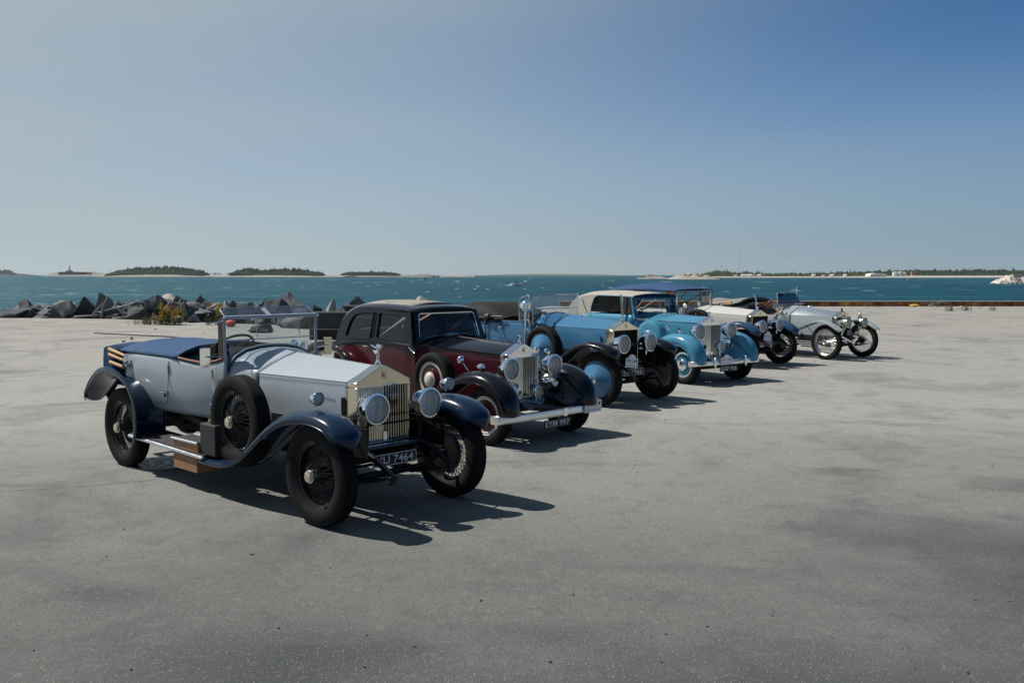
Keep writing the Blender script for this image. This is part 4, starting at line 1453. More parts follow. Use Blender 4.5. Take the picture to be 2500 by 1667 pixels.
# ================================================================== car 3: blue open tourer with disc wheels
def build_car3():
    car = car_root(3, 'vintage_tourer', 'blue open tourer with black mudguards and blue disc wheels, third from the camera')
    L, T, rad = 3.66, 1.455, .434
    chassis(car, L, T, rad, fw=.52)
    wm = dict(rim='iron', disc='blue', ring='blue', cap='chrome', capr=.062)
    w = wheel_parts(rad, .175, .300, 'cone', wm)
    place_wheels(car, w, L, T, rad, steer=.05)
    for s in (-1, 1):
        sp = link_copy(w, car, (-1.27, s * .70, .853), math.pi if s > 0 else 0)
        sp.name = 'spare_wheel'
        sp.scale = (.88, 1, .88)
    X = -.048
    radiator(car, X, .322, 1.206, .120, .60, .15, 0, 'nickel', lip=.02)
    mascot(car, (X - .085, 0, 1.325), .10)
    bonnet(car, X - .152, (.324, 1.205, .116, .66), -1.32, (.405, 1.215, .195, .66), 'blue')
    r0 = [(0, 1.410), (.135, 1.350), (.27, 1.285), (.365, 1.236), (.397, 1.219), (.405, 1.205), (.41, 1.03), (.41, .85), (.40, .66)]
    r1 = [(0, 1.432), (.17, 1.420), (.32, 1.380), (.44, 1.315), (.51, 1.24), (.545, 1.15), (.56, 1.0), (.56, .82), (.53, .66)]
    cowl(car, -1.322, r0, -1.66, r1, 'blue', rim='blue')
    dash(car, -1.70, r1, 'box_wood')
    tub(car, [(-1.662, .56, 1.29, .66), (-1.9, .60, 1.275, .66), (-2.3, .64, 1.28, .66), (-2.7, .67, 1.28, .66), (-3.2, .685, 1.275, .66), (-3.6, .67, 1.27, .64), (-3.85, .60, 1.265, .62), (-3.95, .40, 1.26, .62), (-3.98, 0, 1.26, .62)], 'blue', bead='blue')
    for s in (-1, 1):
        g = MB()
        for x0 in (-2.36, -1.72):
            MB().tube([(x0, s * (.645 + (-1.9 - x0) * .06 + .012 * min(1, (1.28 - z) * 4)), z) for z in (1.27, 1.1, .95, .80, .70)], .004, 5).build('door_line', 'iron', car, 40)
        h = MB()
        h.tube([(-2.38, s * .665, 1.17), (-2.38, s * .715, 1.172), (-2.29, s * .725, 1.172)], [.014, .011, .008], 8)
        h.build('door_handle', 'chrome', car, 40)
        g = MB()
        g.tube([(-2.74, s * .70, 1.33), (-2.74, s * .71, 1.22), (-2.74, s * .71, .98)], .012, 6)
        g.box((-2.74, s * .71, 1.25), (.05, .03, .08))
        g.box((-2.74, s * .715, 1.0), (.045, .03, .08))
        g.build('hood_strap', 'leather_black', car, 40)
    fp = [(.40, .80), (.385, .87), (.31, .94), (.19, .995), (.0, 1.032), (-.2, 1.034), (-.45, .962), (-.72, .815), (-.98, .62), (-1.18, .46), (-1.40, .385), (-1.72, .36)]
    front_guards(car, fp, .31, .73, 'black', drop=lambda t: .105 - .06 * max(0, (t - .55) / .45), crown=.06, inner=lambda t: .13 - .08 * max(0, (t - .55) / .45))
    rp = [(-4.42, .66), (-4.30, .79), (-4.1, .92), (-3.82, 1.0), (-3.54, .99), (-3.32, .89), (-3.19, .72), (-3.16, .55), (-3.2, .37)]
    rear_guards(car, rp, .32, .74, 'black', drop=.11, crown=.06)
    valance(car, -1.2, .2, .44, .55, .85)
    running_board(car, -3.3, -1.68, .5, .86, .385, .36)
    for s in (-1, 1):
        leaf_spring(car, s, .36, -.95, .44, .50, .44, 'front_spring', sag=.09)
        dumb_iron(car, s, .36, [(.46, .47), (.34, .56), (.18, .635), (-.05, .67), (-.4, .64)])
        lamp(car, (.195, s * .34, .982), .145, .24, stem=.2)
        mirror_on_stalk(car, (-1.46, s * .52, 1.375), .045, (-1.44, s * .49, 1.265), ax=(1, 0, 0))
        MB().prism(rrect(-.40, .98, -.30, 1.12, .02), lambda p: (p[0], s * .352, p[1]), lambda p: (p[0], s * .345, p[1])).build('side_vent', 'blue', car, 0)
    g = MB()
    g.tube([(.04, -.36, .56), (.04, .36, .56)], .018, 8)
    for s in (-1, 1):
        g.tube([(.04, s * .34, .56), (.10, s * .34, .80)], .014, 8)
    g.build('lamp_bracket', 'iron', car, 40)
    MB().box((.05, 0, .62), (.04, .60, .10)).build('apron', 'black', car, 0)
    number_plate(car, (.14, -.045, .512), .56, .115, "SV 1966")
    rally_plaque(car, (.20, -.14, .70), .31, .215, roll=-.12)
    MB().lathe([(0, .0), (.003, .03), (.003, .034), (0, .036)], (X + .006, .18, .93), (1, 0, 0), 16).build('club_badge', 'chrome', car, 40)
    # windscreen with side spotlamp
    fx = -1.67
    fr = MB()
    for s in (-1, 1):
        fr.tube([(fx, s * .555, 1.20), (fx, s * .575, 1.35), (fx, s * .580, 1.765)], .013, 8)
    fr.tube([(fx, -.58, 1.75), (fx, .58, 1.75)], .009, 8)
    fr.tube([(fx, -.575, 1.503), (fx, .575, 1.503)], .009, 6)
    o = fr.build('windscreen', 'chrome', car, 40)
    MB().add([(fx, -.575, 1.745), (fx, -.57, 1.30), (fx, -.3, 1.41), (fx, 0, 1.445), (fx, .3, 1.41), (fx, .57, 1.30), (fx, .575, 1.745)], [tuple(range(7))]).build('pane', 'glass', o, 0)
    MB().lathe([(0, 0), (.002, .03), (.004, .03), (.004, .022)], (fx + .012, -.46, 1.68), (1, 0, 0), 18).build('tax_disc', 'paper', o, 40)
    pane(car, [(fx - .05, -.60, 1.32), (fx - .26, -.63, 1.30), (fx - .27, -.63, 1.62), (fx - .20, -.62, 1.71), (fx - .06, -.60, 1.74)], 'chrome', 'glass', .010, 'wind_wing')
    lamp(car, (-1.68, -.68, 1.555), .108, .17, name='spot_lamp')
    g = MB()
    g.tube([(-1.73, -.68, 1.46), (-1.73, -.68, 1.36), (-1.72, -.69, 1.26), (-1.72, -.69, .85)], [.014, .02, .016, .016], 10)
    g.ball((-1.73, -.68, 1.38), .03)
    g.tube([(-1.72, -.69, 1.20), (-1.66, -.66, 1.12), (-1.58, -.58, 1.11), (-1.58, -.56, 1.22)], .012, 8)
    g.tube([(-1.73, -.68, 1.36), (-1.69, -.64, 1.30), (-1.70, -.60, 1.22), (-1.72, -.66, 1.14)], .012, 8)
    g.build('lamp_post', 'chrome', car, 40)
    steering(car, (-2.02, -.27, 1.36), .205, .95)
    seat(car, -2.36, -.29, .54, .82, 'leather_black', .12, .52, .4)
    seat(car, -2.36, .29, .54, .82, 'leather_black', .12, .52, .4)
    # black hood stack and cover
    rows = []
    for i in range(15):
        t = i / 14
        x = -2.36 - 1.75 * t
        pk = 1.35 + .235 * math.sin(min(1, t / .42) * math.pi / 2) - .12 * max(0, (t - .55) / .45) ** 2
        r = []
        for k in range(19):
            u = -1 + 2 * k / 18
            wv = .70 - .05 * max(0, t - .7) / .3
            sag = .02 * noise.noise((x * 2.5, u * 3, 1.0))
            r.append((x + .05 * math.sin(u * 3), u * wv, 1.27 + (pk - 1.27) * (1 - abs(u) ** 4) ** .6 + sag * (1 - abs(u) ** 4)))
        rows.append(r)
    g = MB().grid(rows)
    last = rows[-1]
    g.grid([last, [(p[0] - .10, p[1] * .98, 1.15) for p in last], [(p[0] - .06, p[1] * .95, .98) for p in last]])
    g.grid([rows[0], [(p[0] - .02, p[1], min(p[2], 1.27)) for p in rows[0]]])
    g.build('folded_hood', 'blackcloth', car, 60, solid=.006)
    g = MB()
    for s in (-1, 1):
        g.tube([(-2.72, s * .70, 1.345), (-2.62, s * .71, 1.35)], [.055, .05], 12)
        g.tube([(-3.2, s * .71, 1.30), (-2.62, s * .71, 1.355), (-2.3, s * .68, 1.36)], .014, 6)
    g.build('hood_iron', 'leather_black', car, 40)
    return car


# ================================================================== car 4: light blue drophead, plate GGF 926
def build_car4():
    car = car_root(4, 'vintage_drophead', 'light blue drophead coupe with its beige cloth hood up and a chrome bumper')
    L, T, rad = 3.36, 1.46, .372
    chassis(car, L, T, rad, zf=.42, xr=-.6, floor=.45, fw=.55)
    wm = dict(rim='iron', disc='sky', ring='chrome', cap='chrome', cap2='chrome', capr=.10)
    w = wheel_parts(rad, .175, .245, 'disc', wm)
    place_wheels(car, w, L, T, rad)
    X = .016
    radiator(car, X, .284, 1.154, .118, .48, .14, 17, 'chrome')
    mascot(car, (X - .085, 0, 1.272), .11)
    bonnet(car, X - .142, (.287, 1.152, .114, .50), -1.42, (.52, 1.178, .130, .50), 'sky')
    r0 = [(0, 1.309), (.17, 1.275), (.34, 1.232), (.46, 1.197), (.512, 1.184), (.52, 1.17), (.53, .95), (.53, .75), (.52, .45)]
    r1 = [(0, 1.318), (.2, 1.302), (.4, 1.262), (.54, 1.222), (.60, 1.208), (.625, 1.19), (.64, .95), (.635, .75), (.62, .45)]
    cowl(car, -1.422, r0, -1.56, r1, 'sky', n=4, rim='sky')
    g = MB()
    for s in (-1, 1):
        g.tube([(-.15, s * .292, 1.156), (-.8, s * .40, 1.168), (-1.42, s * .526, 1.182), (-1.56, s * .632, 1.20), (-2.3, s * .675, 1.205), (-3.0, s * .67, 1.20)], .008, 6)
    g.build('chrome_strip', 'chrome', car, 40)

    def low(x, w_, zb, zs):
        return [(x, w_, zb), (x, w_ + .015, zb - .10), (x, w_ + .02, zb - .28), (x, w_ + .005, zb - .5), (x, w_ - .03, zs)]
    st = [(-1.562, .63, 1.272, .42), (-2.0, .66, 1.275, .42), (-2.5, .675, 1.275, .42), (-2.95, .67, 1.268, .44), (-3.3, .65, 1.22, .5), (-3.55, .60, 1.18, .5), (-3.8, .50, 1.12, .5), (-4.0, .30, .98, .5), (-4.06, .0, .92, .5)]
    S = spline(st, 3)
    ring = [[(p[0], -p[1], p[2]) for p in low(*q)] for q in S] + [low(*q) for q in S[::-1]]
    MB().grid(ring).build('body', 'sky', car, 40, solid=.02)
    for s in (-1, 1):
        MB().tube([(-1.64, s * .665, 1.2), (-1.66, s * .675, .5)], .004, 5).build('door_line', 'iron', car, 40)
        MB().tube([(-2.86, s * .692, 1.25), (-2.84, s * .702, .5)], .004, 5).build('door_line', 'iron', car, 40)
        h = MB()
        h.tube([(-1.76, s * .68, 1.15), (-1.76, s * .725, 1.152), (-1.86, s * .735, 1.152)], [.014, .011, .008], 8)
        h.build('door_handle', 'chrome', car, 40)
        # window frames
        g = MB()
        g.tube([(-1.50, s * .635, 1.19), (-1.545, s * .63, 1.29), (-1.655, s * .60, 1.625)], [.03, .026, .024], 8)
        g.build('screen_pillar', 'sky', car, 40)
        g = MB()
        g.tube([(-1.90, s * .655, 1.28), (-1.915, s * .615, 1.635)], .010, 6)
        g.build('glass_channel', 'chrome', car, 40)
        g = MB()
        rows = []
        for i in range(9):
            t = i / 8
            wd = .032 * math.sin(min(1, t * 2.2 + .25) * math.pi / 2) * (1 if t < .5 else math.cos((t - .5) * math.pi * .9))
            x, z = -1.80 - .07 * t, 1.13 + .56 * t
            rows.append([(x - wd, s * .705, z), (x, s * .735, z), (x + wd, s * .705, z), (x, s * .69, z)])
        g.grid(rows, True, True, True)
        g.build('trafficator', 'cream', car, 40)
        MB().add([(-1.58, s * .632, 1.28), (-1.90, s * .652, 1.28), (-1.91, s * .612, 1.63), (-1.69, s * .604, 1.62)], [(0, 1, 2, 3)]).build('quarter_light', 'cabin', car, 0)
    # hood
    def roof(x, zc, y, z, back=0):
        return [(x - back, 0, zc), (x - back * .96, y * .3, zc - (zc - z) * .05), (x - back * .85, y * .6, zc - (zc - z) * .20), (x - back * .55, y * .85, zc - (zc - z) * .48), (x - back * .25, y * .97, zc - (zc - z) * .76), (x, y, z)]
    RS = [(-1.62, 1.685, .605, 1.628, -.02), (-1.68, 1.705, .606, 1.645, 0), (-2.0, 1.738, .606, 1.652, 0), (-2.5, 1.757, .606, 1.655, 0), (-2.75, 1.760, .606, 1.655, 0), (-3.05, 1.757, .606, 1.640, .0), (-3.30, 1.725, .612, 1.60, .02), (-3.48, 1.66, .615, 1.53, .06), (-3.60, 1.56, .62, 1.44, .10), (-3.68, 1.42, .63, 1.33, .14), (-3.74, 1.26, .635, 1.19, .18)]
    rows = []
    for j, q in enumerate(spline(RS, 3)):
        r = mirror_ring(roof(*q))
        sag = .012 * abs(math.sin(j * .95)) if 6 < j < 22 else 0
        rows.append([(p[0], p[1], p[2] - sag * (1 - abs(p[1]) / .62)) for p in r])
    hd = MB().grid(rows).build('hood', 'beige', car, 50, solid=.012)
    for s in (-1, 1):
        q = [(-2.93, 1.278), (-2.90, 1.40), (-2.83, 1.60), (-2.74, 1.655), (-3.05, 1.642), (-3.30, 1.602), (-3.48, 1.535), (-3.60, 1.445), (-3.68, 1.335), (-3.74, 1.19), (-3.4, 1.19), (-3.1, 1.20)]
        f = lambda p: (p[0], s * (.655 - (p[1] - 1.2) * .095 - .01 * max(0, (-3.2 - p[0]))), p[1])
        MB().holed(q, [], f).build('hood_quarter', 'beige', hd, 0, solid=.012)
        g = MB()
        g.tube([f((-2.97, 1.24)) if False else (-2.98, s * .664, 1.23), (-3.12, s * .648, 1.40), (-3.22, s * .632, 1.57)], .009, 6)
        g.build('hood_iron', 'greycloth', car, 40)
        g = MB()
        g.tube([(-1.66, s * .608, 1.640), (-2.2, s * .610, 1.652), (-2.74, s * .610, 1.652)], .009, 6)
        g.tube([(-2.90, s * .655, 1.275), (-2.89, s * .648, 1.40), (-2.82, s * .625, 1.60), (-2.72, s * .611, 1.652)], .010, 6)
        g.build('hood_edge', 'sky', hd, 40)
    MB().prism(rrect(-.16, 1.46, .16, 1.58, .03), lambda p: (-3.60 - .35 * (1.58 - p[1]), p[0], p[1]), lambda p: (-3.585 - .35 * (1.58 - p[1]), p[0], p[1])).build('rear_window', 'wood', hd, 0)
    # windscreen

    def wsf(p):
        y, z = p
        return (-1.485 - (z - 1.2) * .33, y, z)
    inn = [(-.56, 1.225), (-.3, 1.285), (0, 1.305), (.3, 1.285), (.56, 1.225), (.575, 1.24), (.565, 1.585), (.545, 1.60), (-.545, 1.60), (-.565, 1.585), (-.575, 1.24)]
    wsn = MB().tube([wsf(p) for p in inn], .014, 8, True).build('windscreen', 'sky', car, 40)
    MB().add([wsf(p) for p in inn], [tuple(range(len(inn)))]).build('pane', 'cabin', wsn, 0)
    MB().holed([(-.605, 1.595), (-.585, 1.61), (.585, 1.61), (.605, 1.595), (.60, 1.655), (.3, 1.69), (0, 1.70), (-.3, 1.69), (-.60, 1.655)], [], lambda p: (wsf(p)[0] + .016, p[0], p[1])).build('header_rail', 'navy', car, 0, solid=.03)
    MB().add([(-1.625, .37, 1.46), (-1.625, .52, 1.45), (-1.655, .51, 1.58), (-1.655, .37, 1.59)], [(0, 1, 2, 3)]).build('permit', 'paper', wsn, 0)
    g = MB()
    for y0 in (.12, .36):
        g.tube([(-1.50, y0, 1.30), (-1.565, y0 - .01, 1.50)], .005, 6)
    g.build('wiper', 'chrome', wsn, 40)
    steering(car, (-1.92, -.30, 1.28), .20, .95, 'iron', 3)
    seat(car, -2.42, -.3, .52, .80, 'leather_black', .12, .5, .42)
    seat(car, -2.42, .3, .52, .80, 'leather_black', .12, .5, .42)
    seat(car, -3.2, 0, 1.05, .80, 'leather_black', .12, .45, .4)
    MB().box((-1.64, 0, 1.12), (.06, 1.1, .22)).build('dashboard', 'box_wood', car, 0)
    # mudguards
    fp = [(.505, .41), (.50, .52), (.455, .66), (.35, .80), (.17, .91), (-.06, .962), (-.28, .962), (-.48, .91), (-.74, .775), (-1.0, .62), (-1.25, .485), (-1.5, .41), (-1.72, .395)]
    front_guards(car, fp, .36, .725, 'sky', drop=lambda t: .21 - .15 * max(0, (t - .5) / .5), crown=.085, inner=lambda t: .20 - .14 * max(0, (t - .5) / .5), taper=lambda t: (.84 + .16 * min(1, t / .2), .9 + .1 * min(1, t / .2)), cap=(.02, False))
    rp = [(-4.08, .42), (-4.04, .60), (-3.88, .80), (-3.62, .95), (-3.35, .985), (-3.08, .93), (-2.85, .78), (-2.72, .58), (-2.66, .40)]
    rear_guards(car, rp, .33, .725, 'sky', drop=.2, crown=.09, inner=.14)
    for s in (-1, 1):
        rows = []
        for i in range(9):
            t = i / 8
            x = .49 - .8 * t
            rows.append([(x, s * .60, .51 + .38 * math.sin(min(1, t * 1.25) * 1.5)), (x, s * .50, .47 + .31 * math.sin(min(1, t * 1.25) * 1.4)), (x, s * .40, .45 + .20 * t), (x, s * .27, .44 + .14 * t)])
        MB().grid(rows).build('wing_apron', 'sky', car, 60, solid=.006)
        teardrop(car, (-.13, s * .73, 1.00), .15, .036)
        # enclosed spare wheels
        cv = MB().lathe([(.10, .365), (-.02, .368), (-.06, .352), (-.085, .315), (-.09, .26), (-.085, .17), (-.115, .14), (-.125, .06), (-.125, 0)], (-1.0, s * .70, .825), (0, -s, 0) if False else (0, s * -1, 0), 48)
        cv = MB().lathe([(-.10, .365), (.02, .368), (.06, .352), (.085, .315), (.09, .26), (.085, .17), (.115, .14), (.125, .06), (.125, 0)], (-1.0, s * .68, .825), (0, s, 0), 48)
        sp = cv.build('spare_wheel', 'sky', car, 30)
        MB().lathe([(.114, .15), (.122, .146), (.118, .132), (.11, .13)], (-1.0, s * .68, .825), (0, s, 0), 40).build('trim_ring', 'chrome', sp, 30)
        MB().prism(rrect(-.62, .96, -.52, 1.08, .015), lambda p: (p[0], s * (.385), p[1]), lambda p: (p[0], s * .378, p[1])).build('side_vent', 'sky', car, 0)
    mirror_on_stalk(car, (-.38, -.80, 1.075), .052, (-.33, -.73, .95))
    mirror_on_stalk(car, (-.38, .80, 1.075), .052, (-.33, .73, .95))
    MB().grid([[(.49, -.30, .435), (.49, .30, .435)], [(.22, -.30, .47), (.22, .30, .47)], [(-.02, -.30, .49), (-.02, .30, .49)]]).build('front_apron', 'sky', car, 60, solid=.01)
    running_board(car, -2.68, -1.68, .5, .86, .39, .39, 'chrome')
    pts = [(.30, -.935), (.38, -.925), (.42, -.88), (.44, -.6), (.448, -.3), (.45, 0), (.448, .3), (.44, .6), (.42, .88), (.38, .925), (.30, .935)]
    rows = []
    for x, y in spline(pts, 4):
        rows.append([(x - .004, y, .368), (x + .012, y, .374), (x + .02, y, .395), (x + .022, y, .417), (x + .02, y, .439), (x + .012, y, .46), (x - .004, y, .466), (x - .01, y, .417)])
    bo = MB().grid(rows, True, True, True).build('bumper', 'bumper', car, 40)
    for y in (-.40, .46):
        MB().ball((.48, y, .42), .1, 12, 10, (.22, .36, 1.05)).build('overrider', 'bumper', bo, 60)
    number_plate(car, (.43, .03, .292), .50, .11, "GGF 926", border=False, tw=.92, th=.7)
    rally_plaque(car, (.495, -.10, .470), .32, .19)
    g = MB()
    for s in (-1, 1):
        MB().tube([(.03, s * .66, .80), (.05, s * .45, .84), (.0, s * .29, .82)], .014, 8).build('lamp_bar', 'chrome', car, 40)
    for s in (-1, 1):
        lamp(car, (.115, s * .445, .994), .150, .23, stem=.20)
        g = MB()
        g.lathe([(0, .052), (-.004, .055), (-.02, .040), (-.06, .022), (-.12, .014)], (.17, s * .36, .70), (1, 0, 0), 22)
        g.ball((.02, s * .37, .76), .05, 12, 8)
        g.build('horn', 'chrome', car, 40)
        MB().lathe([(.0, .0), (.002, .04)], (.168, s * .36, .70), (1, 0, 0), 18).build('horn_grille', 'iron', car, 0)
    lamp(car, (.27, -.0, .69), .098, .14, ('chrome', 'lens'), 'fog_lamp', stem=.17)
    return car


# ================================================================== car 5: white tourer under a blue canvas top
def build_car5():
    car = car_root(5, 'vintage_tourer', 'white tourer with a raised blue canvas top and steel blue mudguards')
    L, T, rad = 3.66, 1.45, .435
    chassis(car, L, T, rad, fw=.52)
    wm = dict(rim='spoke', spoke='wire', hub='iron', cap='nickel')
    w = wheel_parts(rad, .15, .305, 'wire', wm)
    place_wheels(car, w, L, T, rad)
    sp = link_copy(w, car, (-1.34, -.68, .85), 0)
    sp.name = 'spare_wheel'
    X = -.053
    radiator(car, X, .317, 1.156, .124, .58, .15, 0, 'nickel', lip=.018)
    mascot(car, (X - .08, 0, 1.278), .09)
    bonnet(car, X - .152, (.319, 1.155, .120, .64), -1.38, (.42, 1.20, .155, .64), 'white')
    r0 = [(0, 1.353), (.14, 1.300), (.28, 1.252), (.378, 1.219), (.412, 1.205), (.42, 1.19), (.425, 1.03), (.425, .85), (.415, .64)]
    r1 = [(0, 1.385), (.17, 1.376), (.33, 1.345), (.46, 1.295), (.54, 1.23), (.58, 1.14), (.59, 1.0), (.59, .82), (.56, .64)]
    cowl(car, -1.382, r0, -1.80, r1, 'white', rim='white')
    tub(car, [(-1.802, .59, 1.29, .64), (-2.1, .63, 1.26, .64), (-2.5, .66, 1.25, .64), (-3.0, .69, 1.26, .64), (-3.5, .69, 1.27, .64), (-3.85, .62, 1.27, .62), (-4.0, .40, 1.27, .62), (-4.03, 0, 1.27, .62)], 'white', bead='white')
    dash(car, -1.84, r1, 'box_wood')
    fp = [(.48, .76), (.465, .82), (.38, .90), (.24, .975), (.02, 1.035), (-.20, 1.035), (-.45, .955), (-.72, .80), (-.98, .60), (-1.18, .45), (-1.4, .38), (-1.72, .36)]
    front_guards(car, fp, .30, .73, 'steel_blue', drop=lambda t: .10 - .06 * max(0, (t - .55) / .45), crown=.055, inner=lambda t: .14 - .09 * max(0, (t - .55) / .45))
    rp = [(-4.42, .66), (-4.30, .79), (-4.1, .92), (-3.82, 1.0), (-3.54, .99), (-3.32, .89), (-3.19, .72), (-3.16, .55), (-3.2, .37)]
    rear_guards(car, rp, .30, .74, 'steel_blue', drop=.1, crown=.06)
    valance(car, -1.2, .2, .44, .55, .84)
    running_board(car, -3.3, -1.68, .5, .86, .385, .36)
    for s in (-1, 1):
        leaf_spring(car, s, .36, -.95, .50, .50, .42, 'front_spring', sag=.09)
        dumb_iron(car, s, .36, [(.53, .45), (.38, .55), (.2, .63), (-.05, .66), (-.4, .63)])
        lamp(car, (.25, s * .325, .93), .132, .22, stem=.2)
    g = MB()
    g.tube([(.04, -.36, .52), (.04, .36, .52)], .018, 8)
    for s in (-1, 1):
        g.tube([(.04, s * .33, .52), (.12, s * .325, .76)], .014, 8)
    g.build('lamp_bracket', 'iron', car, 40)
    MB().box((.04, 0, .60), (.04, .60, .12)).build('apron', 'black', car, 0)
    number_plate(car, (.12, 0, .515), .56, .115, "XF 1346")
    rally_plaque(car, (.17, .0, .685), .30, .22, roll=-.16)
    MB().tube([(.13, .31, .54), (.13, .37, .54)], .02, 8).build('tow_shackle', 'chrome', car, 40)
    # vee windscreen
    for s in (-1, 1):
        q = [(-1.79, s * .012, 1.40), (-1.985, s * .665, 1.27), (-1.985, s * .675, 1.695), (-1.79, s * .012, 1.695)]
        o = pane(car, q, 'white', 'cabin' if s < 0 else 'glass', .015)
        MB().tube([(-1.79, s * .012, 1.53), (-1.985, s * .67, 1.515)], .009, 6).build('screen_bar', 'white', o, 40)
        MB().tube([(-1.985, s * .665, 1.27), (-1.985, s * .665, 1.10)], .015, 6).build('screen_post', 'white', o, 40)
    lamp(car, (-1.70, -.68, 1.345), .062, .09, ('silver_lamp', 'lens'), 'side_lamp', (1, 0, -.1), .12, 24)
    lamp(car, (-1.70, .68, 1.345), .062, .09, ('silver_lamp', 'lens'), 'side_lamp', (1, 0, -.1), .12, 24)
    mirror_on_stalk(car, (-1.38, -.60, 1.40), .062, (-1.36, -.66, 1.285), 'silver_lamp', (1, 0, 0))
    MB().tube([(-1.40, -.61, 1.16), (-1.37, -.68, 1.305), (-1.33, -.75, 1.16)], .018, 6, flat=.4).build('wheel_strap', 'leather_brown', car, 40)
    # blue canvas top
    def ring(x, zc, z, y):
        return mirror_ring([(x, 0, zc), (x, y * .35, zc - (zc - z) * .10), (x, y * .65, zc - (zc - z) * .30), (x, y * .88, zc - (zc - z) * .62), (x, y * .985, z), (x, y, z - .045)])
    RS = [(-1.80, 1.758, 1.720, .71), (-1.95, 1.772, 1.722, .72), (-2.3, 1.825, 1.735, .725), (-2.75, 1.885, 1.75, .725), (-3.18, 1.902, 1.752, .725), (-3.6, 1.875, 1.745, .72), (-4.0, 1.845, 1.735, .71), (-4.25, 1.79, 1.71, .69), (-4.36, 1.70, 1.64, .66), (-4.38, 1.45, 1.42, .66), (-4.30, 1.28, 1.26, .66)]
    rows = []
    for j, q in enumerate(spline(RS, 3)):
        r = ring(*q)
        if j < 4:
            r = [(p[0] - .20 * abs(p[1]) / .7 * (1 - j / 4), p[1], p[2]) for p in r]
        rows.append(r)
    top = MB().grid(rows).build('canvas_top', 'canvas', car, 60, solid=.008)
    fr = rows[0]
    MB().grid([[(p[0] + .004, p[1], p[2] - .002) for p in fr], [(p[0] + .004, p[1], min(p[2], 1.722) - .045) for p in fr]]).build('front_hem', 'black', top, 40, solid=.01)
    g = MB()
    for s in (-1, 1):
        for x in (-2.2, -2.8, -3.4):
            g.tube([(x, s * .70, 1.70), (-3.3 + (x + 2.8) * .3, s * .69, 1.24)], .014, 6)
        for x in (-2.0, -2.6, -3.2, -3.8):
            g.ball((x, s * .735, 1.722), .010, 8, 6)
    g.build('hood_stick', 'wood', top, 40)
    for s in (-1, 1):
        MB().box((-2.22, s * .66, 1.52), (.30, .015, .36)).build('side_curtain', 'tan', top, 0)
    steering(car, (-2.2, -.28, 1.33), .2, .95)
    seat(car, -2.55, 0, 1.15, .80, 'leather_cream', .12, .52, .45, pleats=8)
    seat(car, -3.55, 0, 1.15, .80, 'leather_cream', .12, .52, .45, pleats=8)
    return car


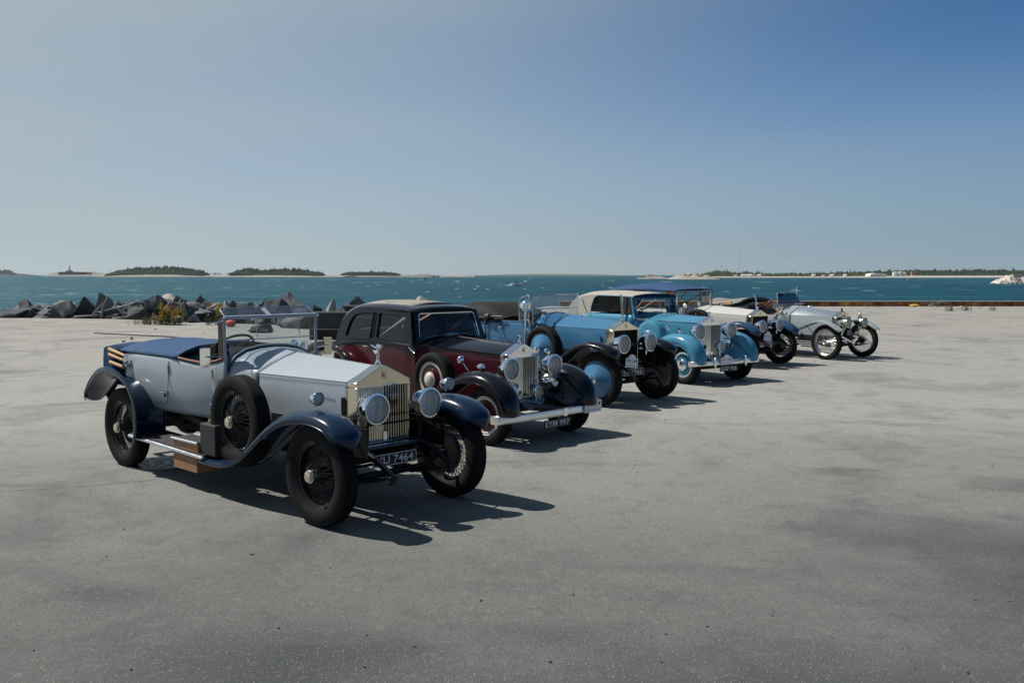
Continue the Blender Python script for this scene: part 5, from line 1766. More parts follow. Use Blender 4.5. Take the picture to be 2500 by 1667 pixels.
# ================================================================== car 6: silver open tourer, plate J1
def build_car6():
    car = car_root(6, 'vintage_tourer', 'silver open tourer with thin wire wheels and acetylene headlamps, farthest from the camera')
    L, T, rad = 3.66, 1.455, .435
    chassis(car, L, T, rad, zf=.50, floor=.55, fw=.45)
    wm = dict(rim='bezel', spoke='bezel', hub='iron', cap='chrome', drum=False, spoke_r=.0020)
    w = wheel_parts(rad, .125, .315, 'wire', wm)
    place_wheels(car, w, L, T, rad)
    X = -.04
    radiator(car, X, .290, 1.048, .125, .52, .14, 0, 'nickel', lip=.02)
    g = MB()
    g.lathe([(0, .03), (.02, .03), (.03, .02), (.06, .022), (.065, .03), (.07, 0)], (X - .07, 0, 1.17), (0, 0, 1), 16)
    g.ball((X - .07, 0, 1.245), .02, 8, 6)
    g.build('filler_cap', 'iron', car, 40)
    bonnet(car, X - .142, (.292, 1.046, .120, .50), -1.38, (.39, 1.055, .232, .50), 'alu', 'silver')
    r0 = [(0, 1.285), (.13, 1.215), (.26, 1.14), (.35, 1.08), (.38, 1.060), (.39, 1.04), (.40, .90), (.40, .70), (.39, .48)]
    r1 = [(0, 1.30), (.17, 1.285), (.32, 1.235), (.43, 1.16), (.49, 1.08), (.52, 1.0), (.53, .88), (.53, .70), (.50, .48)]
    cowl(car, -1.382, r0, -1.72, r1, 'silver', rim='leather_brown')
    dash(car, -1.76, r1, 'box_wood', gauges=((-.3, 1.1), (-.15, 1.16), (0, 1.18), (.15, 1.16), (-.08, 1.05), (.08, 1.05)))
    tub(car, [(-1.722, .53, 1.10, .48), (-1.9, .56, 1.04, .48), (-2.3, .60, 1.06, .48), (-2.7, .64, 1.16, .48), (-3.2, .66, 1.20, .48), (-3.7, .64, 1.2, .5), (-3.95, .5, 1.18, .5), (-4.05, .25, 1.17, .5), (-4.06, 0, 1.17, .5)], 'silver', bead='leather_brown')
    fp = [(.46, .735), (.40, .775), (.25, .865), (.06, .945), (-.13, .970), (-.34, .935), (-.62, .835), (-.95, .700), (-1.30, .555), (-1.55, .44), (-1.75, .385)]
    front_guards(car, fp, .27, .735, 'silver', drop=lambda t: .05 - .03 * t, crown=.028, inner=lambda t: .05 - .03 * t, taper=lambda t: (.55 + .45 * math.sin(min(1, t / .22) * math.pi / 2), 1), cap=(False, False))
    rp = [(-4.36, .60), (-4.22, .76), (-4.02, .90), (-3.76, .975), (-3.5, .955), (-3.30, .86), (-3.16, .70), (-3.12, .55), (-3.15, .38)]
    rear_guards(car, rp, .27, .745, 'silver', drop=.05, crown=.03, inner=.05)
    running_board(car, -3.2, -1.70, .5, .84, .385, .38, 'alu', 'mat_rubber')
    for s in (-1, 1):
        MB().grid([[(x, s * (.50), .50), (x, s * (.54), .44), (x, s * (.56), .33)] for x in (-1.05, -1.8, -2.6, -3.2)]).build('board_valance', 'silver', car, 40, solid=.01)
        g = MB()
        for k in range(3):
            g.box((-1.5, s * (.47), .30 - .055 * k), (.9 - .25 * k, .04, .03))
        g.build('silencer', 'iron', car, 0)
        leaf_spring(car, s, .36, -.90, .50, .47, .40, 'front_spring', sag=.08)
        dumb_iron(car, s, .36, [(.53, .43), (.36, .50), (.18, .575), (-.05, .62), (-.4, .60)], w=.04, h=.05, mat='silver')
        g = MB()
        g.tube([(-.62, s * .735, .83), (-.50, s * .60, .62), (-.45, s * .40, .56)], .010, 6)
        g.tube([(.05, s * .70, .93), (.05, s * .45, .70), (.05, s * .37, .62)], .010, 6)
        g.build('wing_stay', 'iron', car, 40)
        # acetylene lamps
        o = lamp(car, (.33, s * .325, .905), .118, .16, ('silver_lamp', 'lens'))
        c = Vector((.20, s * .325, .905))
        g = MB()
        g.lathe([(-.17, 0), (-.165, .05), (-.13, .075), (-.06, .095), (.04, .108), (.06, .112), (.07, .108), (.10, .114)], c, (1, 0, 0), 28)
        g.lathe([(0, .05), (.03, .05), (.035, .065), (.055, .065), (.06, .045), (.085, .045), (.09, .055), (.105, .04), (.11, 0)], c + Vector((0, 0, .085)), (0, 0, 1), 20)
        g.tube([c + Vector((0, .05 * math.cos(a), .20 + .05 * math.sin(a))) for a in [math.pi * k / 8 for k in range(9)]], .006, 6)
        g.tube([c + Vector((.0, 0, -.09)), c + Vector((0, 0, -.16))], [.035, .045], 10)
        g.tube([c + Vector((.0, 0, -.15)), c + Vector((-.05, 0, -.28)), c + Vector((-.08, 0, -.32))], .018, 8)
        g.build('lamp_chimney', 'silver_lamp', o, 35)
    MB().box((.04, 0, .50), (.05, .70, .06)).build('cross_member', 'iron', car, 0, bevel=.01)
    number_plate(car, (.10, .03, .645), .17, .125, "J1", tw=.62, th=.66)
    # cab
    fx = -1.80
    q = [(fx + .05, -.46, 1.335), (fx + .05, .46, 1.335), (fx - .03, .33, 1.635), (fx - .03, -.40, 1.625)]
    o = pane(car, q, 'chrome', 'bluetint', .010)
    MB().tube([(fx + .05, -.62, 1.33), (fx + .05, .62, 1.33)], .012, 6).build('screen_rail', 'chrome', o, 40)
    g = MB()
    for y in (-.15, -.42, .44):
        g.tube([(fx + .05, y, 1.335), (fx + .07, y * 1.02, 1.18)], .010, 6)
    g.tube([(fx - .0, -.15, 1.335), (fx - .03, -.13, 1.63)], .008, 6)
    g.build('screen_post', 'chrome', o, 40)
    MB().box((fx - .08, -.22, 1.565), (.03, .20, .10)).build('visor', 'brown', o, 0)
    st = steering(car, (-2.1, -.27, 1.33), .205, .85, 'leather_brown', 4)
    g = MB()
    rr = random.Random(3)
    for k in range(26):
        p = Vector((-1.86 + rr.uniform(-.06, .1), rr.uniform(-.45, .0), rr.uniform(1.02, 1.33)))
        if k % 2:
            g.lathe([(0, 0), (.01, .03), (.03, .035), (.05, .02)], p, (rr.uniform(-1, .3), rr.uniform(-.6, .6), rr.uniform(-.2, .6)), 12)
        else:
            g.tube([p, p + Vector((rr.uniform(-.1, .1), rr.uniform(-.12, .12), rr.uniform(-.15, .1))), p + Vector((rr.uniform(-.12, .12), rr.uniform(-.1, .1), rr.uniform(-.2, .1)))], .010, 6)
    g.build('controls', 'chrome', car, 40)
    g = MB()
    g.tube([(-2.36, -.58, 1.05), (-2.36, -.60, 1.38), (-2.37, -.60, 1.47), (-2.42, -.60, 1.54), (-2.47, -.60, 1.565)], [.016, .016, .014, .012, .008], 8)
    g.tube([(-2.33, -.62, 1.05), (-2.33, -.63, 1.40), (-2.36, -.63, 1.48), (-2.40, -.63, 1.525)], [.014, .014, .012, .008], 8)
    g.box((-2.36, -.60, 1.36), (.03, .02, .16))
    g.build('brake_lever', 'chrome', car, 40)
    g = MB()
    g.lathe([(0, .05), (.02, .055), (.05, .035), (.12, .02), (.2, .018)], (-1.50, -.60, 1.09), (-1, 0, 0), 18)
    g.ball((-1.36, -.62, 1.08), .05, 12, 8)
    g.tube([(-1.7, -.6, 1.09), (-1.8, -.58, 1.05), (-1.8, -.56, .98)], .014, 8)
    g.build('bulb_horn', 'nickel', car, 40)
    g = MB()
    g.lathe([(0, .0), (.02, .05), (.07, .06), (.10, .045), (.11, .06), (.12, 0)], (-1.62, .60, 1.22), (1, 0, 0), 18)
    g.tube([(-1.58, .60, 1.17), (-1.6, .56, 1.05)], .012, 6)
    g.build('side_lamp', 'silver_lamp', car, 40)
    MB().tube([(-1.95, .55, 1.05), (-1.96, .55, 1.80)], .008, 6).build('aerial', 'chrome', car, 40)
    for y in (-.28, .28):
        seat(car, -2.62, y, .5, .78, 'leather_black', .16, .52, .45)
    g = MB()
    g.box((-2.46, -.30, 1.30), (.10, .32, .09))
    g.build('coat', 'leather_brown', car, 40, bevel=.03)
    rows = []
    for i in range(9):
        t = i / 8
        x = -2.74 - 1.1 * t
        rows.append([(x, (-1 + 2 * k / 14) * .66, 1.19 + .15 * (1 - abs(-1 + 2 * k / 14) ** 3) + .012 * math.sin(x * 8 + k)) for k in range(15)])
    MB().grid(rows).build('tonneau_cover', 'greycloth', car, 60, solid=.01)
    MB().grid([rows[0], [(p[0] + .03, p[1], p[2] - .12) for p in rows[0]]]).build('cover_flap', 'greycloth', car, 60)
    # hood folded over its wooden bows
    rows = []
    for i in range(13):
        t = i / 12
        x = -2.86 - 1.34 * t
        zc = 1.475 - .035 * math.sin(t * math.pi) - .06 * t
        r = []
        for k in range(15):
            u = -1 + 2 * k / 14
            r.append((x, u * .68, zc + .02 - .15 * abs(u) ** 2.2 + .012 * math.sin(x * 7 + u * 4)))
        rows.append(r)
    last = rows[-1]
    MB().grid(rows).build('folded_hood', 'greycloth', car, 60, solid=.008)
    MB().grid([last, [(p[0] - .06, p[1], p[2] - .08) for p in last], [(p[0] - .03, p[1], p[2] - .2) for p in last]]).build('hood_back', 'greycloth', car, 60)
    low = [[(p[0] + .02, p[1] * .97, p[2] - .03 - .06 * (i / 12)) for p in r] for i, r in enumerate(rows)]
    MB().grid(low).build('hood_lining', 'greycloth', car, 60)
    MB().grid([[(p[0] + .004, p[1], p[2]) for p in rows[0]], low[0]]).build('hood_front', 'greycloth', car, 60)
    for s in (-1, 1):
        for k in range(3):
            MB().tube([(-4.0, s * (.60 - .02 * k), 1.30 - .035 * k), (-3.2, s * .63, 1.35 - .04 * k)], .022, 8).build('hood_stick', 'wood', car, 40)
    return car

# ================================================================== the place: quay, sea, islands
SEA = -1.6


def asphalt():
    m, n, l, b = nmat('worn_asphalt')
    tc = n.new("ShaderNodeTexCoord")
    P = tc.outputs['Object']

    def noise_(scale, det=6.0, rough=.6, dist=0.0):
        o = setin(N(n, "ShaderNodeTexNoise"), Scale=scale, Detail=det, Roughness=rough, Distortion=dist)
        l.new(P, o.inputs['Vector'])
        return o.outputs['Fac']

    def mixc(a, bb, fac, mode='MIX'):
        x = N(n, "ShaderNodeMix", data_type='RGBA', blend_type=mode)
        for s, i in ((a, 6), (bb, 7)):
            if isinstance(s, tuple):
                x.inputs[i].default_value = c4(s)
            else:
                l.new(s, x.inputs[i])
        if isinstance(fac, (int, float)):
            x.inputs[0].default_value = fac
        else:
            l.new(fac, x.inputs[0])
        return x.outputs[2]

    def rmp(src, lo, hi, a=0.0, bb=1.0):
        r = setin(N(n, "ShaderNodeMapRange"), From_Min=lo, From_Max=hi, To_Min=a, To_Max=bb)
        l.new(src, r.inputs['Value'])
        return r.outputs[0]

    # pale dust towards quay edge; near camera, bare binder plus painted-in vignette darkening
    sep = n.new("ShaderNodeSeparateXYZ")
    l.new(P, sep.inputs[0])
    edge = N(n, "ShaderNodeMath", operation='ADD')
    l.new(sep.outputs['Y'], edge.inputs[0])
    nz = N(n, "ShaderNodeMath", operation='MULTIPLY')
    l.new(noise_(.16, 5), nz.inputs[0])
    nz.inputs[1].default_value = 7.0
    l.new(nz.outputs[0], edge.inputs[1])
    dusty = rmp(edge.outputs[0], 6.5, 17.5)  # dust spread; its dark near end also carries the painted vignette
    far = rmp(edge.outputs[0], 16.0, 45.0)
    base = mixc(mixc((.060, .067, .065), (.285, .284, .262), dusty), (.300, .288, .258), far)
    base = mixc(base, (.050, .056, .060), rmp(noise_(.42, 7, .66, .8), .50, .72, 0, .62))
    base = mixc(base, (.04, .042, .042), rmp(noise_(2.4, 7, .68, .4), .52, .76, 0, .42))
    base = mixc(base, (.33, .325, .30), rmp(noise_(11.0, 6, .7), .54, .80, 0, .30))
    base = mixc(base, (.030, .032, .032), rmp(noise_(38.0, 4, .75), .50, .72, 0, .55))
    base = mixc(base, (.215, .208, .19), rmp(noise_(.9, 5, .6, .3), .56, .80, 0, .45))
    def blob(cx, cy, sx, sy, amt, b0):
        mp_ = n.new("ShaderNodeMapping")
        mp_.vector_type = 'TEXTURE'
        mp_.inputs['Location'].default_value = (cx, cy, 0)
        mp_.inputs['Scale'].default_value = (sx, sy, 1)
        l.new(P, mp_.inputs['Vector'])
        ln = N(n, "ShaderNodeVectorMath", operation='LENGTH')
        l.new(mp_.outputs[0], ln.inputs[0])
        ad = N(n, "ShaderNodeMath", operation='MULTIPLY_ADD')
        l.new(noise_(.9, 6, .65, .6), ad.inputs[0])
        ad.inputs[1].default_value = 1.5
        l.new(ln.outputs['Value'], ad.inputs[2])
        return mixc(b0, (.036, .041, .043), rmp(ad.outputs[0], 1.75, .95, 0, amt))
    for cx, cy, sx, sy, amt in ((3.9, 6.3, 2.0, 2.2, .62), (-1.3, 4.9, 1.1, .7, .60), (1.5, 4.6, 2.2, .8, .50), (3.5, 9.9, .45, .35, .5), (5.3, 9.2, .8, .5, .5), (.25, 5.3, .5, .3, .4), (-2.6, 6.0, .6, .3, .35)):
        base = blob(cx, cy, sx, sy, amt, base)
    # aggregate
    v = setin(N(n, "ShaderNodeTexVoronoi"), Scale=62.0, Randomness=1.0)
    l.new(P, v.inputs['Vector'])
    sp = N(n, "ShaderNodeSeparateColor")
    l.new(v.outputs['Color'], sp.inputs[0])
    inside = rmp(v.outputs['Distance'], .42, .30)
    pick = rmp(sp.outputs[0], .52, .58)
    pale = N(n, "ShaderNodeMath", operation='MULTIPLY')
    l.new(inside, pale.inputs[0])
    l.new(pick, pale.inputs[1])
    stonec = mixc((.22, .215, .20), (.40, .375, .33), sp.outputs[1])
    fade = N(n, "ShaderNodeMath", operation='MULTIPLY')
    l.new(pale.outputs[0], fade.inputs[0])
    l.new(rmp(dusty, 0, 1, .55, .25), fade.inputs[1])
    base = mixc(base, stonec, fade.outputs[0])
    pit = N(n, "ShaderNodeMath", operation='MULTIPLY')
    l.new(inside, pit.inputs[0])
    l.new(rmp(sp.outputs[2], .84, .90), pit.inputs[1])
    base = mixc(base, (.055, .055, .055), rmp(pit.outputs[0], 0, 1, 0, .6))
    fine = noise_(140, 3, .7)
    base = mixc(base, (.05, .05, .05), rmp(fine, .58, .75, 0, .55))
    # long oily smears
    mp = n.new("ShaderNodeMapping")
    mp.inputs['Scale'].default_value = (.25, 1.6, 1)
    mp.inputs['Rotation'].default_value = (0, 0, .25)
    l.new(P, mp.inputs['Vector'])
    sm = setin(N(n, "ShaderNodeTexNoise"), Scale=1.1, Detail=5.0, Roughness=.6)
    l.new(mp.outputs[0], sm.inputs['Vector'])
    base = mixc(base, (.062, .065, .068), rmp(sm.outputs['Fac'], .60, .74, 0, .5))
    l.new(base, b.inputs['Base Color'])
    b.inputs['Roughness'].default_value = .85
    b.inputs['Specular IOR Level'].default_value = .25
    h = N(n, "ShaderNodeMath", operation='MULTIPLY_ADD')
    l.new(fine, h.inputs[0])
    h.inputs[1].default_value = .6
    l.new(pale.outputs[0], h.inputs[2])
    h2 = N(n, "ShaderNodeMath", operation='MULTIPLY_ADD')
    l.new(noise_(9, 6, .6), h2.inputs[0])
    h2.inputs[1].default_value = 1.4
    l.new(h.outputs[0], h2.inputs[2])
    bp = setin(N(n, "ShaderNodeBump"), Strength=.8, Distance=.008)
    l.new(h2.outputs[0], bp.inputs['Height'])
    l.new(bp.outputs[0], b.inputs['Normal'])
    return m


def water():
    m, n, l, b = nmat('sea_water')
    n.remove(b)
    out = n["Material Output"]
    tc = n.new("ShaderNodeTexCoord")
    P = tc.outputs['Object']

    def mapped(st, rot):
        mp = n.new("ShaderNodeMapping")
        mp.inputs['Scale'].default_value = st
        mp.inputs['Rotation'].default_value = (0, 0, rot)
        l.new(P, mp.inputs['Vector'])
        return mp.outputs[0]

    def nz(scale, st, det=4.0, rough=.6, rot=.1, dist=0):
        o = setin(N(n, "ShaderNodeTexNoise"), Scale=scale, Detail=det, Roughness=rough, Distortion=dist)
        l.new(mapped(st, rot), o.inputs['Vector'])
        return o.outputs['Fac']

    def mth(op, a, c):
        q = N(n, "ShaderNodeMath", operation=op)
        for i, s in enumerate((a, c)):
            if isinstance(s, (int, float)):
                q.inputs[i].default_value = s
            else:
                l.new(s, q.inputs[i])
        return q.outputs[0]

    def rng(s, lo, hi, a=0., c=1.):
        q = setin(N(n, "ShaderNodeMapRange"), From_Min=lo, From_Max=hi, To_Min=a, To_Max=c)
        l.new(s, q.inputs['Value'])
        return q.outputs[0]
    # body colour: streaks put lighter and darker wave faces into the colour
    streak = mth('ADD', mth('MULTIPLY', nz(.05, (.25, 1, 1), 5, .65, .05), .5), mth('ADD', mth('MULTIPLY', nz(.30, (.35, 1, 1), 4, .7), .3), mth('MULTIPLY', nz(.008, (.3, 1, 1), 3, .6), .2)))
    col = ramp(n, [(.36, (.001, .020, .034)), (.50, (.003, .042, .060)), (.64, (.010, .080, .100))])
    l.new(streak, col.inputs[0])
    # whitecaps at three sizes, with sun glints painted in as white flecks
    sxyz = n.new("ShaderNodeSeparateXYZ")
    l.new(P, sxyz.inputs[0])
    Y = sxyz.outputs['Y']
    foam_glint = None
    for sc, st, th, seed, y0, y1 in ((1.0, (.95, .27, 1), .93, 0, -100, 190), (1.0, (.60, .055, 1), .93, 9, 150, 520), (1.0, (.30, .011, 1), .93, 23, 430, 6000)):
        v = setin(N(n, "ShaderNodeTexVoronoi"), Scale=sc, Randomness=1.0)
        ad = N(n, "ShaderNodeVectorMath", operation='ADD')
        l.new(mapped(st, .08), ad.inputs[0])
        ad.inputs[1].default_value = (seed, seed * .7, 0)
        l.new(ad.outputs[0], v.inputs['Vector'])
        s = N(n, "ShaderNodeSeparateColor")
        l.new(v.outputs['Color'], s.inputs[0])
        f = mth('MULTIPLY', rng(s.outputs[0], th, th + .01), rng(mth('ADD', v.outputs['Distance'], mth('MULTIPLY', nz(4.0, st, 3, .7, .08), .35)), .50, .38))
        f = mth('MULTIPLY', f, mth('MULTIPLY', rng(Y, y0, y0 * 1.25 + 1), rng(Y, y1, y1 * .8)))
        foam_glint = f if foam_glint is None else mth('MAXIMUM', foam_glint, f)
    foam_glint = mth('MULTIPLY', foam_glint, rng(nz(.012, (.6, 1, 1), 3), .32, .52))
    chop, swell, long_ = nz(.55, (.6, 1, 1), 5, .62, .3), nz(.10, (.4, 1, 1), 4, .6, .15), nz(.03, (.3, 1, 1), 3, .6, .1)
    h = mth('ADD', chop, mth('ADD', mth('MULTIPLY', swell, 4.0), mth('MULTIPLY', long_, 9.0)))
    bp = setin(N(n, "ShaderNodeBump"), Strength=1.0, Distance=1.3)
    l.new(h, bp.inputs['Height'])
    mx = N(n, "ShaderNodeMix", data_type='RGBA')
    l.new(foam_glint, mx.inputs[0])
    l.new(col.outputs[0], mx.inputs[6])
    mx.inputs[7].default_value = (.62, .65, .67, 1)
    df = n.new("ShaderNodeBsdfDiffuse")
    l.new(mx.outputs[2], df.inputs[0])
    l.new(bp.outputs[0], df.inputs['Normal'])
    gl = n.new("ShaderNodeBsdfGlossy")
    gl.inputs['Roughness'].default_value = .18
    gl.inputs[0].default_value = (.60, .86, .95, 1)
    l.new(bp.outputs[0], gl.inputs['Normal'])
    fr = n.new("ShaderNodeFresnel")
    fr.inputs['IOR'].default_value = 1.33
    l.new(bp.outputs[0], fr.inputs['Normal'])
    fac = mth('MULTIPLY', mth('MINIMUM', mth('MULTIPLY', fr.outputs[0], .85), .40), mth('SUBTRACT', 1.0, foam_glint))
    ms = n.new("ShaderNodeMixShader")
    l.new(fac, ms.inputs[0])
    l.new(df.outputs[0], ms.inputs[1])
    l.new(gl.outputs[0], ms.inputs[2])
    l.new(ms.outputs[0], out.inputs[0])
    return m


def rock_mat(name, c1, c2, c3, scale=1.6, bump=.5):
    m, n, l, b = nmat(name)
    tc = n.new("ShaderNodeTexCoord")
    oi = n.new("ShaderNodeObjectInfo")
    ad = N(n, "ShaderNodeVectorMath", operation='ADD')
    mu = N(n, "ShaderNodeMath", operation='MULTIPLY')
    l.new(oi.outputs['Random'], mu.inputs[0])
    mu.inputs[1].default_value = 37.0
    l.new(tc.outputs['Object'], ad.inputs[0])
    l.new(mu.outputs[0], ad.inputs[1])
    no = setin(N(n, "ShaderNodeTexNoise"), Scale=scale, Detail=10.0, Roughness=.68)
    l.new(ad.outputs[0], no.inputs['Vector'])
    r = ramp(n, [(.28, c1), (.5, c2), (.72, c3)])
    l.new(no.outputs['Fac'], r.inputs[0])
    hv = N(n, "ShaderNodeHueSaturation")
    l.new(r.outputs[0], hv.inputs['Color'])
    vr = setin(N(n, "ShaderNodeMapRange"), To_Min=.6, To_Max=1.3)
    l.new(oi.outputs['Random'], vr.inputs['Value'])
    l.new(vr.outputs[0], hv.inputs['Value'])
    l.new(hv.outputs[0], b.inputs['Base Color'])
    b.inputs['Roughness'].default_value = .85
    b.inputs['Specular IOR Level'].default_value = .25
    n2 = setin(N(n, "ShaderNodeTexNoise"), Scale=scale * 5, Detail=9.0, Roughness=.7)
    l.new(ad.outputs[0], n2.inputs['Vector'])
    bp = setin(N(n, "ShaderNodeBump"), Strength=bump, Distance=.12)
    l.new(n2.outputs['Fac'], bp.inputs['Height'])
    l.new(bp.outputs[0], b.inputs['Normal'])
    return m


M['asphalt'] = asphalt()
M['sea'] = water()
M['rock'] = rock_mat('shore_rock', (.045, .052, .058), (.14, .145, .145), (.28, .275, .26))
M['rock_dark'] = rock_mat('wet_shore_rock', (.022, .030, .036), (.07, .08, .085), (.20, .20, .185))
M['rock_pale'] = rock_mat('pale_granite', (.17, .165, .155), (.30, .285, .26), (.40, .385, .355), .9, .8)
M['rubble'] = rock_mat('breakwater_rubble', (.22, .20, .175), (.36, .33, .29), (.46, .42, .37), .5, .8)
M['island_rock'] = rock_mat('island_granite', (.10, .095, .085), (.21, .185, .155), (.30, .27, .235), .06, 1.0)
M['scrub'] = rough_mat('island_scrub', (.06, .07, .04), (.11, .10, .07), .05, .95, .5, .3, .1)
M['pine'] = rough_mat('pine_crown', (.016, .032, .022), (.040, .062, .038), .12, .95, .8, .8, .1)
M['bush'] = rough_mat('broadleaf_crown', (.035, .05, .022), (.075, .088, .045), .15, .95, .8, .8, .1)
M['sand'] = rough_mat('beach_sand', (.36, .33, .285), (.30, .275, .235), .1, .95, .2, 1, .1)
M['driftwood'] = rough_mat('driftwood', (.30, .285, .26), (.18, .17, .155), 6, .85, .3, 40, .2, (1, 1, 6))
M['rust'] = None


def rust():
    m, n, l, b = nmat('rusted_steel')
    tc = n.new("ShaderNodeTexCoord")
    no = setin(N(n, "ShaderNodeTexNoise"), Scale=1.5, Detail=9.0, Roughness=.7)
    l.new(tc.outputs['Object'], no.inputs['Vector'])
    r = ramp(n, [(.3, (.08, .035, .022)), (.45, (.24, .09, .035)), (.56, (.50, .23, .06)), (.70, (.75, .50, .13))])
    l.new(no.outputs['Fac'], r.inputs[0])
    big = setin(N(n, "ShaderNodeTexNoise"), Scale=.16, Detail=4.0, Roughness=.6)
    l.new(tc.outputs['Object'], big.inputs['Vector'])
    r2 = ramp(n, [(.36, (.10, .09, .09)), (.46, (.7, .6, .55)), (.60, (1.4, 1.3, 1.0))])
    l.new(big.outputs['Fac'], r2.inputs[0])
    mx = N(n, "ShaderNodeMix", data_type='RGBA', blend_type='MULTIPLY')
    mx.inputs[0].default_value = 1
    l.new(r.outputs[0], mx.inputs[6])
    l.new(r2.outputs[0], mx.inputs[7])
    l.new(mx.outputs[2], b.inputs['Base Color'])
    b.inputs['Roughness'].default_value = .85
    bp = setin(N(n, "ShaderNodeBump"), Strength=.6, Distance=.03)
    l.new(no.outputs['Fac'], bp.inputs['Height'])
    l.new(bp.outputs[0], b.inputs['Normal'])
    return m


M['rust'] = rust()
M['concrete'] = rough_mat('old_concrete', (.055, .06, .065), (.035, .038, .042), 1.5, .9, .4, 14, .2)
M['concrete_pale'] = rough_mat('pale_concrete', (.42, .40, .36), (.34, .32, .29), 1.5, .9, .3, 14, .2)
M['tar_wood'] = rough_mat('tarred_timber', (.014, .013, .013), (.03, .028, .026), 3, .8, .4, 18, .2, (1, 6, 6))
M['buoy'] = paint('orange_float', (.70, .12, .06), .5, .2)
M['leaf'] = rough_mat('leaf_green', (.055, .075, .02), (.09, .105, .03), 6, .7, .1, 40, .3)
M['leaf_dry'] = rough_mat('leaf_olive', (.13, .125, .05), (.20, .18, .08), 6, .75, .1, 40, .3)
M['flower'] = rough_mat('goldenrod_flower', (.50, .30, .012), (.36, .22, .015), 9, .8, .1, 40, .2)
M['grate'] = metal('cast_iron', (.16, .17, .18), .45, .2)
M['bldg_white'] = paint('white_wall', (.72, .72, .70), .6, .0)
M['bldg_grey'] = paint('blue_grey_wall', (.075, .085, .11), .7, .0)
M['bldg_orange'] = paint('orange_tank', (.42, .17, .05), .6, .0)
M['roof_red'] = paint('tile_roof', (.20, .07, .05), .7, .0)
M['yellow'] = paint('yellow_buoy', (.60, .36, .04), .5, .1)
M['black_buoy'] = paint('black_buoy', (.012, .012, .014), .5, .1)

SHORE = [(-160, 66), (-60, 52), (-40, 48.5), (-25, 46.0), (-19, 44.8), (-13, 41.0), (-8, 38.4), (-5, 39), (-2.6, 44), (0, 54), (2.4, 63.2), (160, 63.2)]
g = MB()
top = [(-160, -90), (160, -90)] + SHORE[::-1]
g.add([(x, y, 0) for x, y in top], [tuple(range(len(top)))])
g.add([(x, y, 0) for x, y in SHORE] + [(x, y, SEA - 1.5) for x, y in SHORE], [(i, i + 1, i + 1 + len(SHORE), i + len(SHORE)) for i in range(len(SHORE) - 1)])
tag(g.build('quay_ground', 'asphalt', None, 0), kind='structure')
g = MB()
g.add([(-30000, 30, SEA), (30000, 30, SEA), (30000, 40000, SEA), (-30000, 40000, SEA)], [(0, 1, 2, 3)])
tag(g.build('sea', 'sea', None, 0), kind='structure')

for k in (1, 2, 3, 4, 5, 6):
    globals()['build_car%d' % k]()

# ------------------------------------------------------------------ shore rocks
rows = []
for k_ in range(60):
    x_ = -60 + 57 * k_ / 59
    ys_ = [b + (d - b) * (x_ - a) / (c - a) for (a, b), (c, d) in zip(SHORE, SHORE[1:]) if a <= x_ <= c][0]
    rows.append([(x_, ys_ - .02 + o_, z_ + (.30 * noise.noise(Vector((x_ * 1.3, o_, 2))) if o_ > 0 else 0)) for o_, z_ in ((0, -.02), (1.2, -.15), (3.0, -.45), (5.5, -1.0), (8.5, -1.6), (12, -2.4))])
tag(MB().grid(rows).build('embankment', 'rock_dark', None, 20), kind='structure')
ROCKS = []
for v in range(12):
    rr = random.Random(100 + v)
    bm = bmesh.new()
    flat = .55 + .45 * rr.random()
    for _ in range((14, 9, 11)[v % 3]):
        p = Vector((rr.gauss(0, 1), rr.gauss(0, 1), rr.gauss(0, 1))).normalized()
        bm.verts.new((p.x * rr.uniform(.42, .52), p.y * rr.uniform(.42, .52), p.z * rr.uniform(.42, .52)))
    bmesh.ops.convex_hull(bm, input=bm.verts)
    loose = [q for q in bm.verts if not q.link_faces]
    bmesh.ops.delete(bm, geom=loose, context='VERTS')
    bmesh.ops.dissolve_limit(bm, angle_limit=.22, verts=bm.verts, edges=bm.edges)
    bmesh.ops.bevel(bm, geom=list(bm.edges), offset=.012, segments=1, affect='EDGES')
    bmesh.ops.triangulate(bm, faces=bm.faces)
    bmesh.ops.subdivide_edges(bm, edges=bm.edges, cuts=3, use_grid_fill=True)
    for q in bm.verts:
        q.co += q.co.normalized() * (.040 * noise.fractal(q.co * 3.2 + Vector((v * 7, 0, 0)), .9, 2.1, 5) + .018 * noise.noise(q.co * 11) + .010 * noise.noise(q.co * 24))
    me = bpy.data.meshes.new('boulder')
    bm.to_mesh(me)
    bm.free()
    me.polygons.foreach_set('use_smooth', [True] * len(me.polygons))
    me.set_sharp_from_angle(angle=math.radians(24))
    ROCKS.append(me)
ROCKMATS = {}
for mname in ('rock', 'rock_dark', 'rock_pale', 'rubble'):
    for i, me in enumerate(ROCKS):
        c = me.copy()
        c.name = 'boulder'
        c.materials.append(M[mname])
        ROCKMATS[(mname, i)] = c
RG = 'boulders heaped along the shore'
RL = 'grey boulder among many alike in the heap along the shore behind the cars'


RLOOK = {'rock': 'mid grey angular boulder', 'rock_dark': 'dark blue grey boulder', 'rock_pale': 'pale grey boulder', 'rubble': 'pale stone'}


def rock(x, y, w, d, h, z, rot, var, mat='rock', label=None, tilt=(0, 0)):
    o = bpy.data.objects.new('boulder', ROCKMATS[(mat, var % 12)])
    COL.objects.link(o)
    o.location = (x, y, z + h / 2)
    o.scale = (w * 1.05, d * 1.05, h * 1.05)
    o.rotation_euler = (tilt[0], tilt[1], rot)
    where = 'at the low left end of the shore heap' if x < -19 else ('among driftwood and yellow flowers' if x < -12 else 'behind the windscreen of the pale tourer')
    front = 'small ' if w < .8 else ('large ' if w > 1.2 else '')
    return tag(o, label or (front + RLOOK[mat] + ' ' + where), 'boulder', RG)


